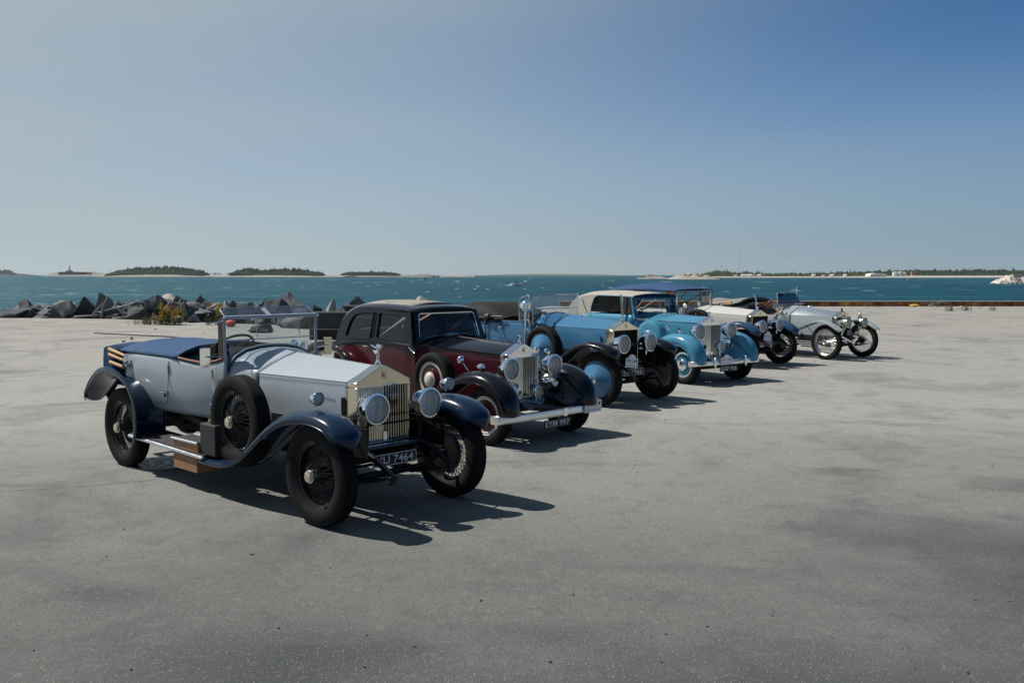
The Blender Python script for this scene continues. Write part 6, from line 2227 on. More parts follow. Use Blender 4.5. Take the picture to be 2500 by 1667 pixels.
# x from the left, distance, width, height above the quay, then look
BIG = [
    (-28.06, 52.0, 1.9, .62, 'rock_dark', 'low dark boulder at the left edge of the heap, lapped by water'),
    (-27.15, 52.0, 1.7, .70, 'rock_dark', 'dark domed boulder by the water, second from the left edge of the photo'),
    (-24.88, 46.6, 2.2, .42, 'rock_dark', 'long low blue grey boulder at the left foot of the heap'),
    (-25.26, 50.5, 2.0, .50, 'rock_dark', 'flat dark boulder with pale water behind it at far left'),
    (-22.48, 47.0, 1.3, .95, 'rock', 'slab leaning to the right at the left end of the heap'),
    (-21.38, 47.6, 1.5, 1.0, 'rock_dark', 'dark slab leaning up to the right beside driftwood roots'),
    (-20.89, 48.0, 1.1, .98, 'rock_pale', 'pale crumbly boulder between two dark leaning slabs'),
    (-18.97, 46.2, 2.5, 1.18, 'rock_dark', 'tall dark peaked boulder left of the yellow flowers'),
    (-17.64, 47.5, 1.9, .95, 'rock_pale', 'pale flat topped boulder above the yellow flowers'),
    (-17.59, 44.5, 1.3, .72, 'rock_dark', 'dark boulder directly behind the olive bush'),
    (-16.52, 46.5, 1.0, 1.05, 'rock', 'small brown boulder at the top of the heap above the flowers'),
    (-15.50, 44.8, 1.2, .85, 'rock', 'wedge shaped grey boulder in the middle of the heap'),
    (-15.01, 42.0, .9, .50, 'rock_pale', 'pale pointed boulder right of the yellow flowers'),
    (-14.83, 45.5, 1.4, 1.12, 'rock_dark', 'large blue grey boulder left of the windscreen of the pale tourer'),
    (-14.25, 41.6, 1.1, .38, 'rock', 'greenish boulder at the foot of the heap beside a flower stalk'),
    (-14.75, 43.4, 1.0, .85, 'rock', 'squat dark boulder over the greenish one'),
    (-13.84, 44.0, 1.05, .92, 'rock', 'light faced split boulder behind the tall flower stalk'),
    (-12.74, 43.2, 1.3, .98, 'rock', 'broad brown boulder above the left corner of the windscreen'),
    (-11.78, 42.0, .9, .72, 'rock_dark', 'dark boulder resting low over the windscreen of the pale tourer'),
    (-11.46, 42.5, 1.2, 1.06, 'rock', 'craggy greenish boulder over the middle of the windscreen'),
    (-10.66, 42.3, .7, .85, 'rock_pale', 'pale wedge boulder left of the largest dark one'),
    (-9.58, 41.6, 1.75, 1.20, 'rock_dark', 'largest rounded dark boulder, right over the windscreen of the pale tourer'),
    (-8.56, 41.5, .7, .8, 'rock_dark', 'small dark boulder right of the largest rounded one'),
    (-8.94, 46.0, .8, .85, 'rock_pale', 'pale boulder between the windscreen and the roof of the saloon'),
    (-8.86, 49.0, .7, .80, 'rock', 'brown boulder just left of the saloon roof'),
    (-8.04, 50.0, .8, .98, 'rock', 'tall boulder peeping over the rear of the saloon roof'),
    (-6.55, 51.0, .9, .75, 'rock_pale', 'pale pointed boulder over the roof of the saloon'),
    (-5.09, 52.5, 1.5, .88, 'rock_pale', 'white boulder over the middle of the saloon roof'),
    (-9.16, 34.2, .95, .36, 'rock_dark', 'round ended dark boulder on the ground seen through the windscreen'),
    (-9.30, 38.0, 1.6, .62, 'rock_dark', 'dark boulder low in the heap seen through the windscreen'),
    (-8.37, 37.2, 1.6, .66, 'rock_dark', 'wide dark boulder seen through the right half of the windscreen'),
]
rk = random.Random(21)


def shore_y(x):
    for (a, b), (c, d) in zip(SHORE, SHORE[1:]):
        if a <= x <= c:
            return b + (d - b) * (x - a) / (c - a)
    return 50.0


for i, (x, y, w, zt, mt, lb) in enumerate(BIG):
    lo = -.25 if y - shore_y(x) < 1.2 else -1.0
    if zt > .9:
        rock(x, y, w * 1.12, w * rk.uniform(.9, 1.15), (zt - lo) * 1.12, lo, rk.uniform(-.4, .4), i, mt, lb, (rk.uniform(-.2, .2), rk.uniform(-.3, .3)))
    else:
        rock(x, y, w * 1.12, w * rk.uniform(.8, 1.1), (zt - lo) * 1.10, lo, rk.uniform(0, 6), i, mt, lb, (rk.uniform(-.25, .25), rk.uniform(-.25, .25)))
pts = SHORE[1:8]
for i in range(150):
    t = rk.random()
    k = min(int(t * (len(pts) - 1)), len(pts) - 2)
    f = t * (len(pts) - 1) - k
    x = pts[k][0] + (pts[k + 1][0] - pts[k][0]) * f
    y = pts[k][1] + (pts[k + 1][1] - pts[k][1]) * f
    off = rk.uniform(.3, 5.5)
    w = rk.uniform(.55, 1.5)
    z = -.20 + .55 * math.sin(min(1, off / 4.5) * math.pi) * (1 if x > -19 else .35) - .10 * off
    mt = rk.choice(['rock', 'rock', 'rock_dark', 'rock_dark', 'rock_dark', 'rock']) if x > -19 else rk.choice(['rock_dark', 'rock_dark', 'rock'])
    rock(x + rk.uniform(-.5, .5), y + off, w, w * rk.uniform(.7, 1.1), w * rk.uniform(.5, .85), z, rk.uniform(0, 6.3), rk.randrange(12), mt, None, (rk.uniform(-.3, .3), rk.uniform(-.3, .3)))
for i in range(75):
    x = rk.uniform(-33, -16.5)
    yb = 46.0 + (-25 - x) * .17 if x < -25 else 46.0 + (x + 25) * -.25
    off = rk.uniform(.2, 7.0)
    w = rk.uniform(.45, 1.25)
    top_ = rk.uniform(.25, .70) * (1 if off > 1.2 else .7) + (.25 if x > -21 else 0)
    rock(x, yb + off, w * rk.uniform(1, 1.5), w, w * .8, top_ - w * .8, rk.uniform(0, 6.3), rk.randrange(12), rk.choice(['rock', 'rock_dark', 'rock_dark']), None, (rk.uniform(-.35, .35), rk.uniform(-.35, .35)))
SG = 'loose stones on the quay before the rock heap'
for i in range(9):
    x = rk.uniform(-14, -4.5)
    y = rk.uniform(29, 38)
    s = rk.uniform(.05, .14)
    o = rock(x, y, s * 1.3, s, s * .8, -.02, rk.uniform(0, 6), rk.randrange(12), rk.choice(['rock', 'rock_pale']), 'small stone lying loose on the pale ground before the boulders')
    o.name = 'stone'
    o['category'] = 'stone'
    o['group'] = SG

# driftwood
DG = 'driftwood branches in the boulders'
for i, (x, y, z, L, az, el) in enumerate([(-19.90, 45.4, .05, 1.5, 1.3, 1.0), (-19.60, 45.2, .05, 1.6, .25, .22), (-20.30, 45.3, .1, 1.1, .5, .9), (-19.20, 45.0, .0, 1.8, .1, .12), (-18.60, 45.0, .1, .9, 2.4, .8), (-21.30, 45.6, .05, 1.3, -.1, .1), (-18.90, 45.2, .2, .9, .9, .7)]):
    p = Vector((x, y, z))
    pts = [p]
    for k in range(6):
        a = az + .25 * math.sin(k * 1.7 + i)
        e = el * (1 - k * .08)
        p = p + Vector((math.cos(a) * math.cos(e), .25 * math.sin(a) - .1, math.sin(e))) * L / 6
        pts.append(p)
    o = MB().tube(pts, [.07, .06, .055, .045, .04, .03, .015], 7).build('driftwood', 'driftwood', None, 50)
    tag(o, 'bleached driftwood branch caught among the dark boulders at left', 'driftwood', DG)

# slabs and baulk right of the heap
o = MB().box((-6.6, 35.6, .30), (2.0, 1.1, .80)).build('concrete_block', 'concrete', None, 0, bevel=.04)
tag(o, 'dark concrete block beyond the gap between windscreen and saloon', 'block')
o.rotation_euler = (0, 0, .0)
o = MB().box((-5.6, 36.6, .80), (1.7, 1.0, .22)).build('concrete_slab', 'concrete', None, 0, bevel=.03)
tag(o, 'dark flat slab lying on the concrete block behind the saloon', 'slab')
o = MB().box((-4.4, 30.4, .17), (4.3, .34, .34)).build('timber_baulk', 'tar_wood', None, 0, bevel=.02)
tag(o, 'long black timber baulk on the ground behind the saloon', 'timber')
o = MB().ball((-11.45, 38.1, .13), .15, 14, 10, (1.5, 1, .95)).build('float', 'buoy', None, 60)
tag(o, 'orange red float on the ground seen through the windscreen', 'float')
hz = spline([(-15.0, 33.6, .015), (-13.2, 32.5, .015), (-11.4, 31.4, .015), (-9.1, 29.2, .015), (-6.0, 26.5, .015), (-4.0, 25.0, .015)], 5)
o = MB().tube(hz, .022, 6).build('hose', 'tar_wood', None, 40)
tag(o, 'thin dark hose lying across the pale ground at left', 'hose')

# ------------------------------------------------------------------ flowering weeds


def plant(x, y, h, spread, stems, flowers, leafmat, label, seed):
    r = random.Random(seed)
    root = tag(empty('weed', (x, y, 0)), label, 'plant', 'weeds growing at the edge of the quay')
    st, lf, fl = MB(), MB(), MB()
    for k in range(stems):
        a = r.uniform(0, 6.28)
        b = Vector((r.gauss(0, spread * .30), r.gauss(0, spread * .22), 0))
        hh = h * r.uniform(.55, 1.0) * (1 - .4 * min(1, b.length / spread))
        lean = Vector((math.cos(a), math.sin(a), 0)) * hh * r.uniform(.05, .32)
        pts = [b + lean * t * t + Vector((0, 0, hh * t)) for t in (0, .35, .7, 1)]
        st.tube(pts, [.007, .006, .005, .003], 4)
        for j in range(int(14 * hh / .6)):
            t = r.uniform(.12, .92)
            p = b + lean * t * t + Vector((0, 0, hh * t))
            d = Vector((r.gauss(0, 1), r.gauss(0, 1), r.uniform(.0, .8))).normalized()
            s = r.uniform(.05, .11) * (1.1 - .5 * t)
            w = d.cross(Vector((0, 0, 1))).normalized() * s * .22
            lf.add([p, p + d * s * .5 + w, p + d * s - Vector((0, 0, s * .25)), p + d * s * .5 - w], [(0, 1, 2, 3)])
        if k < flowers:
            tip = pts[-1]
            for j in range(46):
                t = r.random()
                c = tip + Vector((r.gauss(0, .028) * (1.15 - t), r.gauss(0, .028) * (1.15 - t), -.02 + .26 * t * h / .8)) - Vector((0, 0, .12))
                s = r.uniform(.010, .020)
                d1 = Vector((r.gauss(0, 1), r.gauss(0, 1), r.gauss(0, 1))).normalized() * s
                d2 = d1.orthogonal().normalized() * s
                fl.add([c - d1, c + d2, c + d1, c - d2], [(0, 1, 2, 3)])
    for nm, mb, mt in (('stems', st, 'leaf'), ('leaves', lf, leafmat), ('flowers', fl, 'flower')):
        if mb.v:
            o = mb.build(nm, mt, root, 0)
            o['kind'] = 'stuff'
    return root


plant(-15.55, 39.7, .42, 1.0, 60, 2, 'leaf_dry', 'low olive grey bush left of the yellow flowers at the quay edge', 1)
plant(-14.75, 39.5, .62, .9, 60, 18, 'leaf_dry', 'golden flowered weed between the olive bush and the brightest one', 2)
plant(-14.25, 39.3, .85, .7, 60, 34, 'leaf', 'bright yellow goldenrod clump before the pale pointed boulder', 3)
plant(-14.9, 39.9, .98, .25, 14, 8, 'leaf', 'tall thin goldenrod spike rising behind the bright clump', 9)
plant(-12.3, 39.3, .98, .34, 22, 14, 'leaf', 'tall yellow goldenrod spike left of the windscreen', 4)
plant(-12.75, 39.3, .5, .3, 16, 0, 'leaf', 'small green leafy weed at the foot of the greenish boulder', 5)
plant(25.3, 54.2, .50, .42, 22, 2, 'leaf_dry', 'pale tall weed on the ground before the rusty quay beam', 6)
plant(26.6, 54.8, .40, .5, 22, 3, 'leaf_dry', 'spreading brown weed right of the tall one near the beam', 7)
plant(28.2, 55.0, .38, .35, 16, 0, 'leaf_dry', 'smallest grey weed, rightmost before the rusty beam', 8)

# ------------------------------------------------------------------ quay edge
bm_root = tag(empty('quay_beam', (30, 63.0, 0)), 'long rusted steel beam along the edge of the quay at right', 'beam')
L = 53.6
for k in range(9):
    x0 = -26.8 + k * 5.96
    MB().box((x0 + 2.98, .12, .155), (5.95, .24, .31)).build('steel_section', 'rust', bm_root, 0, bevel=.015)
MB().box((0, .16, .335), (L, .44, .045)).build('top_flange', 'rough_rust' if 'rough_rust' in M else 'concrete_pale', bm_root, 0)
for x, zz in ((-9.5, .34), (-3.4, .34)):
    MB().box((x, -.03, .16), (.05, .06, .33)).build('stiffener', 'rust', bm_root, 0)
o = MB()
for k in range(7):
    a = -.6 + k * .28
    o.tube([(27.6 + .1 * k, 62.2, .06), (27.7 + .08 * k + .4 * math.cos(a), 62.15, .25 + .1 * math.sin(a)), (27.0 + .35 * k, 62.1, .30 + .18 * math.sin(k * 2))], [.035, .028, .012], 6)
o = o.build('driftwood', 'driftwood', None, 50)
tag(o, 'tangle of dry branches lying against the rusty quay beam', 'driftwood')
o = MB().ball((26.7, 62.2, .07), .2, 14, 8, (1.7, 1.0, .5)).build('rubbish_bag', 'yellow', None, 60)
tag(o, 'small yellow bag on the ground before the rusty beam', 'bag')
for i in range(26):
    x = rk.uniform(12, 36)
    o = rock(x, rk.uniform(58.5, 62.4), rk.uniform(.15, .5), rk.uniform(.15, .4), rk.uniform(.08, .22), -.05, rk.uniform(0, 6), rk.randrange(12), 'rubble', 'pale lump of rubble on the dusty ground by the rusty beam')
    o.name = 'rubble'
    o['category'] = 'rubble'
    o['group'] = 'rubble along the quay beam'

# ------------------------------------------------------------------ drain cover, litter
dr = tag(empty('drain_cover', (-3.84, 10.33, 0)), 'round cast iron drain cover with slots under the pale tourer', 'drain cover')
g = MB()
g.lathe([(.0, .36), (.012, .365), (.014, .385), (.010, .40), (.0, .405)], (0, 0, .0), (0, 0, 1), 64)
g.build('frame', 'grate', dr, 30)
slots = []
for row in range(7):
    yy = -.27 + row * .09
    half = math.sqrt(max(0, .33 ** 2 - yy * yy))
    nb = max(1, int(2 * half / .145))
    for k in range(nb):
        xx = -half + (2 * half) * (k + .5) / nb + (.03 if row % 2 else 0) * 0
        slots.append(rrect(xx - .056, yy - .020, xx + .056, yy + .020, .018, 3))
circ = [(.36 * math.cos(2 * math.pi * k / 48), .36 * math.sin(2 * math.pi * k / 48)) for k in range(48)]
g = MB().holed(circ, slots, lambda p: (p[0], p[1], .012))
for s_ in slots:
    g.grid([[(p[0], p[1], .012) for p in s_], [(p[0], p[1], .0055) for p in s_]], True)
gr = g.build('grating', 'grate', dr, 0)
MB().add([(p[0], p[1], .005) for p in circ], [tuple(range(48))]).build('sump', 'mesh', dr, 0)
gr.rotation_euler = (0, 0, .45)
g = MB()
for i in range(80):
    y = 4.8 + 22 * rk.random() ** 1.7
    x = rk.uniform(-.62, .62) * y
    s = rk.uniform(.002, .0065) * (1 + y / 30)
    g.ball((x, y, s * .5), s, 6, 4, (rk.uniform(.7, 1.5), rk.uniform(.7, 1.3), .7))
tag(g.build('grit', 'tar_wood', None, 0), kind='stuff')
LG = 'dry leaves blown over the asphalt'
for i, (x, y) in enumerate([(1.17, 7.87), (.4, 6.0), (-1.95, 6.9), (3.2, 5.9), (-.55, 5.15), (-3.2, 7.6), (.95, 9.6), (2.6, 12.6), (-.2, 5.9)]):
    a = i * 1.7
    s = rk.uniform(.011, .019)
    p = [(s * 1.2, 0, .006), (s * .4, s * .5, .003), (-s * .6, s * .42, .004), (-s * 1.1, 0, .008), (-s * .5, -s * .45, .003), (s * .5, -s * .42, .005)]
    g = MB().add([(0, 0, .003)] + p, [(0, k + 1, (k + 1) % 6 + 1) for k in range(6)])
    o = g.build('dry_leaf', 'leather_brown' if i % 3 == 0 else 'tar_wood', None, 0, solid=.001)
    o.location = (x, y, .002)
    o.rotation_euler = (0, 0, a)
    tag(o, 'small curled dry leaf lying on the asphalt in the foreground', 'leaf', LG)
CR = 'cracks in the asphalt'
for i, pts in enumerate(([(3.05, 10.12), (3.25, 10.03), (3.5, 10.02), (3.75, 9.94), (4.0, 9.90)], [(4.55, 9.18), (4.72, 9.06), (4.9, 9.00), (5.15, 8.88), (5.4, 8.86)], [(-5.2, 8.9), (-4.6, 9.05), (-4.0, 9.3), (-3.6, 9.5)])):
    g = MB()
    P = spline([(a, b, 0) for a, b in pts], 6)
    rows = []
    for k, p in enumerate(P):
        w = (.0025 + .004 * abs(noise.noise(Vector((k * .9, i * 5, 0))))) * (1 if 0 < k < len(P) - 1 else .2)
        j = .018 * noise.noise(Vector((k * .6, i * 9, 2)))
        rows.append([(p[0], p[1] + j - w, .0035), (p[0], p[1] + j + w, .0035)])
    tag(g.grid(rows).build('crack', 'mesh', None, 0), kind='structure')

# ------------------------------------------------------------------ far shores
CU = lambda u, D: (u - 1250) / FOC * D
CZ = lambda v, D: CAM_H - (v - 671.8) / FOC * D


def land(name, label, D, prof, depth, mat, seed, rough=.25, low=1.0):
    """ridge of ground: prof = [(u, v)] skyline seen over the water; depth in metres"""
    P = spline(prof, 4)
    rows = []
    nd = 9
    for i, (u, v) in enumerate(P):
        x = CU(u, D)
        hgt = max(.15, (CZ(v, D) - SEA) * low)
        col_ = []
        for j in range(nd):
            t = j / (nd - 1)
            e = math.sin(min(1, t * 1.9) * math.pi / 2) if t < .53 else math.cos((t - .53) / .47 * math.pi / 2)
            q = noise.fractal(Vector((x * 3.0 / max(hgt, 3) * .4, t * 4 + seed, seed * 3.1)), .9, 2.0, 4)
            z = SEA - .5 + (hgt + .5) * max(0, e) * (1 + rough * q * (1 - abs(2 * t - 1)))
            col_.append((x + rough * hgt * .4 * noise.noise(Vector((i * .8, t * 3, seed))), D + (t - .35) * depth, z if 0 < j < nd - 1 else SEA - 1))
        rows.append(col_)
    o = MB().grid(rows).build(name, mat, None, 28)
    tag(o, label, None, None, 'structure')
    return o


def forest(D, u0, u1, vtop, vbase, n, depth, mat, seed, size, label, pine=.5):
    """one far wood: many crowns joined; vtop, vbase give skyline and ground heights as functions of u"""
    r = random.Random(seed)
    ico = bmesh.new()
    bmesh.ops.create_icosphere(ico, subdivisions=1, radius=1)
    iv = [v.co.copy() for v in ico.verts]
    fi = [tuple(v.index for v in f.verts) for f in ico.faces]
    ico.free()
    g = MB()
    for k in range(n):
        u = r.uniform(u0, u1)
        zt, zb = CZ(vtop(u), D), CZ(vbase(u), D)
        zt = zb + (zt - zb) * (1.0 + .40 * noise.noise(Vector((u * .07, seed, 0))) + .25 * noise.noise(Vector((u * .25, seed, 4))))
        t = r.random()
        s = size * r.uniform(.6, 1.25)
        x = CU(u, D)
        z = zb + (zt - zb) * (t ** .7) - s * .7
        y = D + (t - .75) * depth * .4 + r.uniform(-s, s)
        if r.random() < pine:
            m = 6
            h = s * r.uniform(1.6, 2.4)
            for lv in range(3):
                rr_ = s * (.75 - .2 * lv)
                zz = z - s * .4 + h * .25 * lv
                a0 = r.uniform(0, 6)
                g.add([(x, y, zz + h * .5)] + [(x + rr_ * math.cos(a0 + 2 * math.pi * q / m) * r.uniform(.7, 1.2), y + rr_ * math.sin(a0 + 2 * math.pi * q / m), zz + r.uniform(-.1, .1) * s) for q in range(m)], [(0, q + 1, (q + 1) % m + 1) for q in range(m)])
        else:
            sx, sz = s * r.uniform(.75, 1.2), s * r.uniform(.7, 1.15)
            g.add([(x + p.x * sx * r.uniform(.7, 1.25), y + p.y * sx * r.uniform(.8, 1.2), z + p.z * sz * r.uniform(.7, 1.25)) for p in iv], fi)
    o = g.build('forest', mat, None, 0)
    tag(o, label, None, None, 'stuff')
    return o


def lin(pts):
    def f(u):
        if u <= pts[0][0]:
            return pts[0][1]
        for (a, b), (c, d) in zip(pts, pts[1:]):
            if u <= c:
                return b + (d - b) * (u - a) / (c - a)
        return pts[-1][1]
    return f


land('island', 'rounded wooded hill at the far left horizon', 5200, [(-160, 663), (-90, 660), (-20, 659.5), (15, 661), (32, 665), (44, 671)], 500, 'scrub', 1, .1, low=.5)
forest(5200, -150, 40, lin([(-150, 660), (0, 658), (20, 660), (42, 670)]), lin([(-150, 671), (42, 672)]), 700, 300, 'pine', 2, 9, 'far wooded hill at the left edge', .3)
land('island', 'low rocky islet carrying the fort and lighthouse', 2900, [(122, 671), (132, 667), (150, 665), (200, 665), (225, 664.5), (245, 667), (272, 669.5), (285, 671.5)], 160, 'island_rock', 3)
forest(2900, 128, 152, lin([(128, 670), (140, 665), (152, 666)]), lin([(128, 671), (152, 671)]), 60, 60, 'bush', 4, 3, 'scrub on the fort islet', .1)
land('island', 'large domed wooded island left of centre', 2200, [(262, 671.5), (285, 669), (330, 661), (400, 657), (450, 659), (490, 666), (520, 668.5), (560, 668), (585, 669.5)], 260, 'island_rock', 5, low=.5)
forest(2200, 276, 508, lin([(276, 668), (290, 663), (315, 656), (350, 653.5), (400, 652), (440, 653.5), (470, 658), (495, 663), (508, 668)]), lin([(276, 670), (508, 670)]), 1500, 120, 'pine', 6, 4.6, 'dense wood covering the domed island', .12)
forest(2200, 515, 560, lin([(515, 667), (530, 665), (545, 667), (560, 667)]), lin([(515, 669), (560, 669)]), 10, 40, 'pine', 16, 2.6, 'few stunted trees on the low skerry', .6)
land('island', 'second wooded island with bare rock at its left end', 1950, [(540, 671.5), (560, 668.5), (590, 664), (640, 661), (700, 660), (750, 664), (790, 668), (830, 669.5), (850, 671.5)], 240, 'island_rock', 7, low=.5)
forest(1950, 575, 792, lin([(575, 664), (598, 657), (612, 655), (640, 660), (680, 658), (705, 656), (740, 659), (770, 664), (792, 669)]), lin([(575, 668), (792, 671)]), 1400, 110, 'pine', 8, 4.2, 'dense wood on the second island', .15)
land('island', 'third low wooded island near the middle', 2100, [(815, 672), (840, 668), (880, 666), (930, 665.5), (965, 668), (990, 671), (1000, 673)], 180, 'island_rock', 9, low=.5)
forest(2100, 838, 975, lin([(838, 668), (860, 664.5), (900, 663.5), (945, 664), (975, 669)]), lin([(838, 671), (975, 672)]), 520, 80, 'pine', 10, 3.2, 'thin wood on the third island', .2)
land('island', 'small bare hump of rock right of the third island', 1800, [(1000, 673), (1015, 670), (1032, 668.5), (1046, 670), (1058, 673)], 90, 'island_rock', 11)
land('island', 'pair of low bare skerries near mid horizon', 2000, [(1075, 673.5), (1095, 671.5), (1120, 671), (1140, 672.3), (1160, 673.5)], 90, 'island_rock', 12)
land('island', 'long flat grey island on the middle horizon', 4200, [(1165, 672.5), (1230, 670.5), (1320, 669.6), (1400, 669.8), (1470, 670.8), (1530, 672.5)], 300, 'scrub', 13, .08)
land('island', 'dark scrub covered islet left of the granite one', 950, [(1555, 681), (1570, 676), (1586, 671), (1600, 673), (1620, 676.5), (1640, 680), (1650, 682)], 50, 'island_rock', 14, .5)
forest(950, 1566, 1612, lin([(1566, 677), (1586, 669.5), (1612, 676)]), lin([(1566, 680), (1612, 680)]), 130, 25, 'bush', 15, 1.3, 'heath scrub on the small islet', .1)
land('island', 'pale granite islet behind the blue canvas top', 830, [(1630, 682.5), (1645, 677), (1665, 670.5), (1690, 669), (1720, 672), (1742, 678), (1758, 682.5)], 55, 'island_rock', 17, .7)
forest(830, 1662, 1728, lin([(1662, 672), (1690, 668.5), (1728, 673)]), lin([(1662, 676), (1728, 677)]), 60, 20, 'bush', 18, .9, 'patches of heath on the granite islet', .0)
land('beach', 'long sandy shore along the right horizon', 1400, [(1700, 677), (1760, 675.2), (1900, 675), (2050, 675), (2200, 673.5), (2350, 673), (2520, 673), (2700, 672)], 120, 'sand', 19, .08)
TW = lin([(1715, 669), (1740, 663), (1770, 661.5), (1785, 664), (1800, 668), (1820, 664), (1845, 667), (1870, 668), (1900, 670), (1930, 668), (1960, 669), (2010, 668), (2060, 665), (2110, 664), (2160, 663), (2230, 661.5), (2330, 661), (2420, 660), (2480, 661), (2700, 659)])
forest(1500, 1715, 2040, TW, lambda u: 674.5, 900, 120, 'bush', 20, 3.4, 'scattered trees along the right shore', .3)
forest(1520, 2030, 2120, TW, lambda u: 674.5, 260, 120, 'bush', 25, 3.2, 'trees behind the white hall', .3)
forest(1520, 2120, 2700, TW, lambda u: 673.5, 2600, 160, 'pine', 21, 4.2, 'continuous dark wood along the right shore', .12)
# breakwater
BWG = 'rubble of the breakwater at right'
land('breakwater', 'pale stone breakwater running in from the right edge', 412, [(2425, 692), (2436, 687), (2448, 682), (2462, 677.8), (2500, 677.2), (2620, 677), (2800, 677)], 14, 'rubble', 22, .9)
for i in range(60):
    u = 2428 + 100 * rk.random()
    top_v = lin([(2430, 690), (2462, 678), (2620, 677)])(u)
    t = rk.random()
    z = SEA + (CZ(top_v, 412) - SEA) * t
    w = rk.uniform(.7, 1.7)
    o = rock(CU(u, 412), 412 - 4.9 * (1 - t) - .4, w, w, w * .7, z - w * .45, rk.uniform(0, 6), rk.randrange(12), 'rubble', 'pale rubble stone of the breakwater at the right edge')
    o['group'] = BWG
o = MB().box((CU(2540, 414), 414, CZ(674.2, 412)), (26, 2.0, 1.2)).build('breakwater_wall', 'concrete_pale', None, 0, bevel=.05)
tag(o, 'low concrete wall along the top of the pale breakwater', 'wall')

# ------------------------------------------------------------------ far buildings and marks
ft = tag(empty('fort', (CU(185, 2900), 2900, 0)), 'dark grey fort with a small white lighthouse on the left islet', 'fort')
sx = 2900 / FOC
MB().box((4, -20, CZ(668.2, 2900)), (62 * sx, 24, 8 * sx)).build('wall', 'bldg_grey', ft, 0, bevel=.3)
MB().box((40, -16, CZ(668.2, 2900)), (30 * sx, 20, 5 * sx)).build('wing', 'bldg_grey', ft, 0, bevel=.3)
g = MB()
for k in range(12):
    g.box((-30 + 6 * k, -32.3, CZ(668, 2900)), (1.4, .6, 1.8))
g.build('embrasures', 'void', ft, 0)
MB().lathe([(0, 3.6), (9, 3.0), (14, 2.4), (14.3, 3.1), (15.3, 3.1), (15.4, 1.7), (18, 1.7), (18.2, 2.0), (20.5, .3), (24, .12), (24, 0)], (-7, -18, CZ(664.5, 2900)), (0, 0, 1), 16).build('lighthouse', 'bldg_white', ft, 30)
MB().prism([(-9, 0), (9, 0), (5.5, 4.6), (-5.5, 4.6)], lambda p: (p[0] - 7, -26, p[1] + CZ(664.4, 2900)), lambda p: (p[0] - 7, -12, p[1] + CZ(664.4, 2900))).build('keeper_house', 'bldg_grey', ft, 0)

hl = tag(empty('hall', (CU(2119, 1430), 1400, 0)), 'white arched hall on the far beach at right', 'hall')
sx = 1400 / FOC
w2 = 20 * sx
arch = [(-w2, 0), (w2, 0), (w2, 2.0)] + [(w2 * math.cos(a), 2.0 + 2.3 * math.sin(a)) for a in [math.pi * k / 12 for k in range(1, 12)]] + [(-w2, 2.0)]
MB().prism(arch, lambda p: (p[0], -8, p[1] + CZ(674.3, 1400)), lambda p: (p[0], 12, p[1] + CZ(674.3, 1400))).build('shell', 'bldg_white', hl, 30)
g = MB()
for k in range(7):
    g.box((-w2 * .8 + w2 * 1.6 * k / 6, -8.1, CZ(674.3, 1400) + 1.2), (.5, .2, 1.0))
g.build('windows', 'bldg_grey', hl, 0)
for k, (u, v0, ww, lb) in enumerate(((2163, 665.2, 11.5, 'left white storage tank on the far right shore'), (2175, 664.8, 11.5, 'middle and tallest white storage tank on the far right shore'), (2185.5, 666.0, 9, 'right and smallest white storage tank on the far shore'))):
    t = tag(empty('storage_tank', (CU(u, 1440), 1440, 0)), lb, 'tank', 'storage tanks on the far shore')
    zb, zt = CZ(673, 1440), CZ(v0, 1440)
    r_ = ww * 1440 / FOC / 2
    MB().lathe([(zb, 0), (zb, r_), (zt, r_)], (0, -30, 0), (0, 0, 1), 28).build('shell', 'bldg_white', t, 30)
    MB().lathe([(zt, r_ * 1.02), (zt + .25, r_ * 1.02), (zt + .8, 0)], (0, -30, 0), (0, 0, 1), 28).build('roof', 'bldg_white', t, 30)
o = tag(empty('orange_building', (CU(2205, 1440), 1410, 0)), 'small orange tower building right of the white tanks', 'building')
MB().box((0, 0, CZ(667.5, 1410)), (4.2, 4, 4.6)).build('wall', 'bldg_orange', o, 0)
MB().box((0, 0, CZ(671.8, 1410)), (3.4, 3.4, 1.6)).build('legs', 'bldg_white', o, 0)
HSG = 'small white houses on the far shore'
for i, (u, w_) in enumerate(((1797, 8), (1815, 12), (1829, 10), (1840, 8), (1853, 7), (1985, 7), (2010, 6), (2030, 8), (2062, 7))):
    h = tag(empty('house', (CU(u, 1390), 1392, 0)), 'tiny white house by the water on the far right shore', 'house', HSG)
    zb = CZ(674.6, 1390)
    wd = w_ * 1390 / FOC
    MB().box((0, 0, zb + .9), (wd, 4, 1.8)).build('wall', 'bldg_white', h, 0)
    MB().prism([(-2.3, 0), (2.3, 0), (0, 1.1)], lambda p: (-wd / 2 - .2, p[0], zb + 1.8 + p[1]), lambda p: (wd / 2 + .2, p[0], zb + 1.8 + p[1])).build('roof', 'bldg_white' if i % 3 else 'roof_red', h, 0)
g = MB()
D = 3000
x = CU(1804, D)
zt = CZ(597, D)
for s_ in (-1, 1):
    g.tube([(x + s_ * .9, D, 0), (x + s_ * .6, D, zt * .6), (x, D, zt)], .13, 4)
for k in range(26):
    z = zt * k / 26
    q = .9 - .8 * k / 26
    g.tube([(x - q, D, z), (x + q, D, z + zt / 26)], .07, 4)
g.lathe([(0, 1.4), (3, 1.4)], (x, D, CZ(624, D)), (0, 0, 1), 8)
tag(g.build('radio_mast', 'concrete_pale', None, 0), 'very tall thin lattice radio mast on the right horizon', 'mast')
t = tag(empty('wind_turbine', (CU(1760, 2400), 2400, 0)), 'small wind turbine left of the radio mast', 'wind turbine')
zb = CZ(653, 2400)
MB().tube([(0, 0, 0), (0, 0, zb)], [.9, .6], 8).build('tower', 'bldg_white', t, 40)
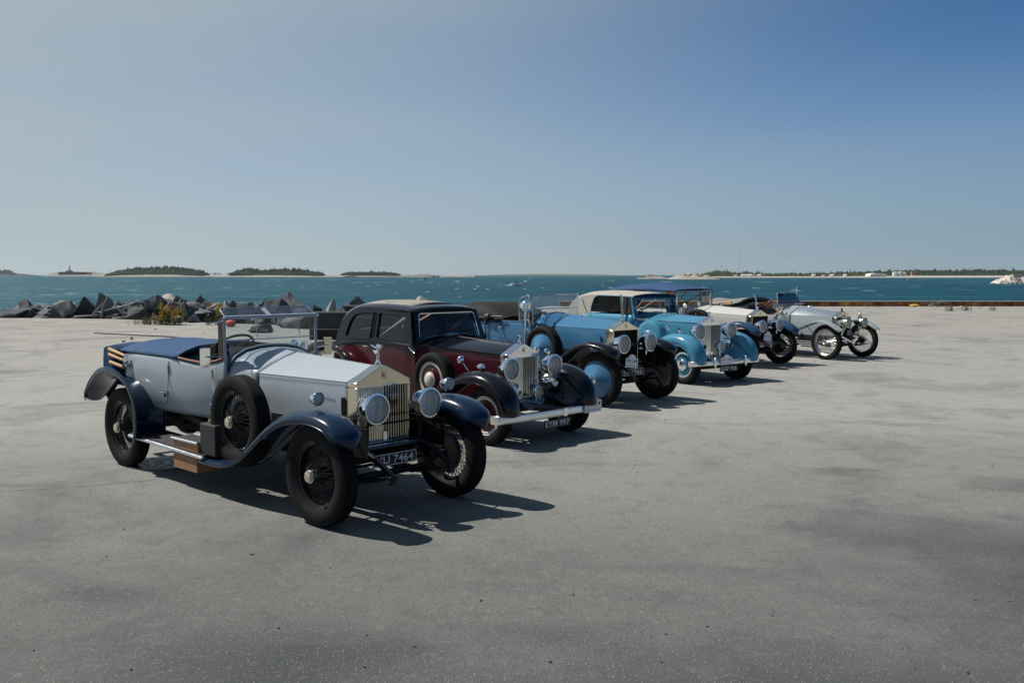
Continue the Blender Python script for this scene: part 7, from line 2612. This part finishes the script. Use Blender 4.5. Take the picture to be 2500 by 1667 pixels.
MB().box((0, -.5, zb), (2.2, 3, 1.6)).build('nacelle', 'black_buoy', t, 0)
for a in (1.9, 4.0, 6.1):
    MB().tube([(0, -2, zb), (5 * math.cos(a), -2, zb + 5 * math.sin(a)), (12 * math.cos(a), -2, zb + 12 * math.sin(a))], [.5, .6, .1], 6, flat=.3).build('blade', 'bldg_white', t, 40)
for u, v, D, mt, lb, hh in ((2214, 686, 540, 'yellow', 'yellow spar buoy with a black foot off the right shore', 2.2), (1831, 684, 640, 'yellow', 'small yellow buoy off the far right shore', 1.3), (1039, 684, 620, 'black_buoy', 'black spar buoy off the low skerries', 2.6)):
    t = tag(empty('buoy', (CU(u, D), D, SEA)), lb, 'buoy')
    MB().lathe([(-.2, .45), (.5, .42), (.55, .22), (hh, .15), (hh, 0)], (0, 0, 0), (0, 0, 1), 12).build('spar', mt, t, 40)
    MB().lathe([(-.3, .50), (.42, .47), (.44, .3)], (0, 0, 0), (0, 0, 1), 12).build('foot', 'black_buoy', t, 40)
t = tag(empty('motor_boat', (CU(1262, 330), 330, SEA)), 'small white motor boat throwing spray on the open water', 'boat')
rows = []
for i in range(9):
    s_ = i / 8
    x = -2.4 + 4.8 * s_
    b_ = .85 * (1 - s_ ** 3) + .02
    rows.append([(x, -b_, .75 + .25 * s_), (x, -b_ * .7, .15 + .15 * s_ ** 2), (x, 0, -.1 + .5 * s_ ** 4), (x, b_ * .7, .15 + .15 * s_ ** 2), (x, b_, .75 + .25 * s_)])
MB().grid(rows, cap0=True).build('hull', 'bldg_white', t, 40, solid=.05)
MB().box((-.2, 0, 1.0), (1.3, 1.2, .8), None, .8).build('cabin', 'bldg_grey', t, 0)
g = MB()
for k in range(40):
    p = (-2.2 + rk.gauss(0, 1.3), rk.gauss(0, .9), .03 + abs(rk.gauss(0, .12)))
    g.ball(p, rk.uniform(.06, .2), 6, 4, (1.6, 1, .6))
o = g.build('wake', 'bldg_white', t, 40)
o['kind'] = 'stuff'

# ------------------------------------------------------------------ sea air
hz_m = bpy.data.materials.new('sea_haze')
hz_m.use_nodes = True
hn, hl_ = hz_m.node_tree.nodes, hz_m.node_tree.links
hn.remove(hn["Principled BSDF"])
hv_ = hn.new("ShaderNodeVolumePrincipled")
hv_.inputs['Color'].default_value = (.80, .88, .92, 1)
hv_.inputs['Density'].default_value = 0.000035
hv_.inputs['Anisotropy'].default_value = 0.2
hl_.new(hv_.outputs[0], hn["Material Output"].inputs['Volume'])
M['haze'] = hz_m
tag(MB().box((0, 3400, 48.0), (9000, 7600, 102.0)).build('haze', 'haze', None, 0), kind='stuff')
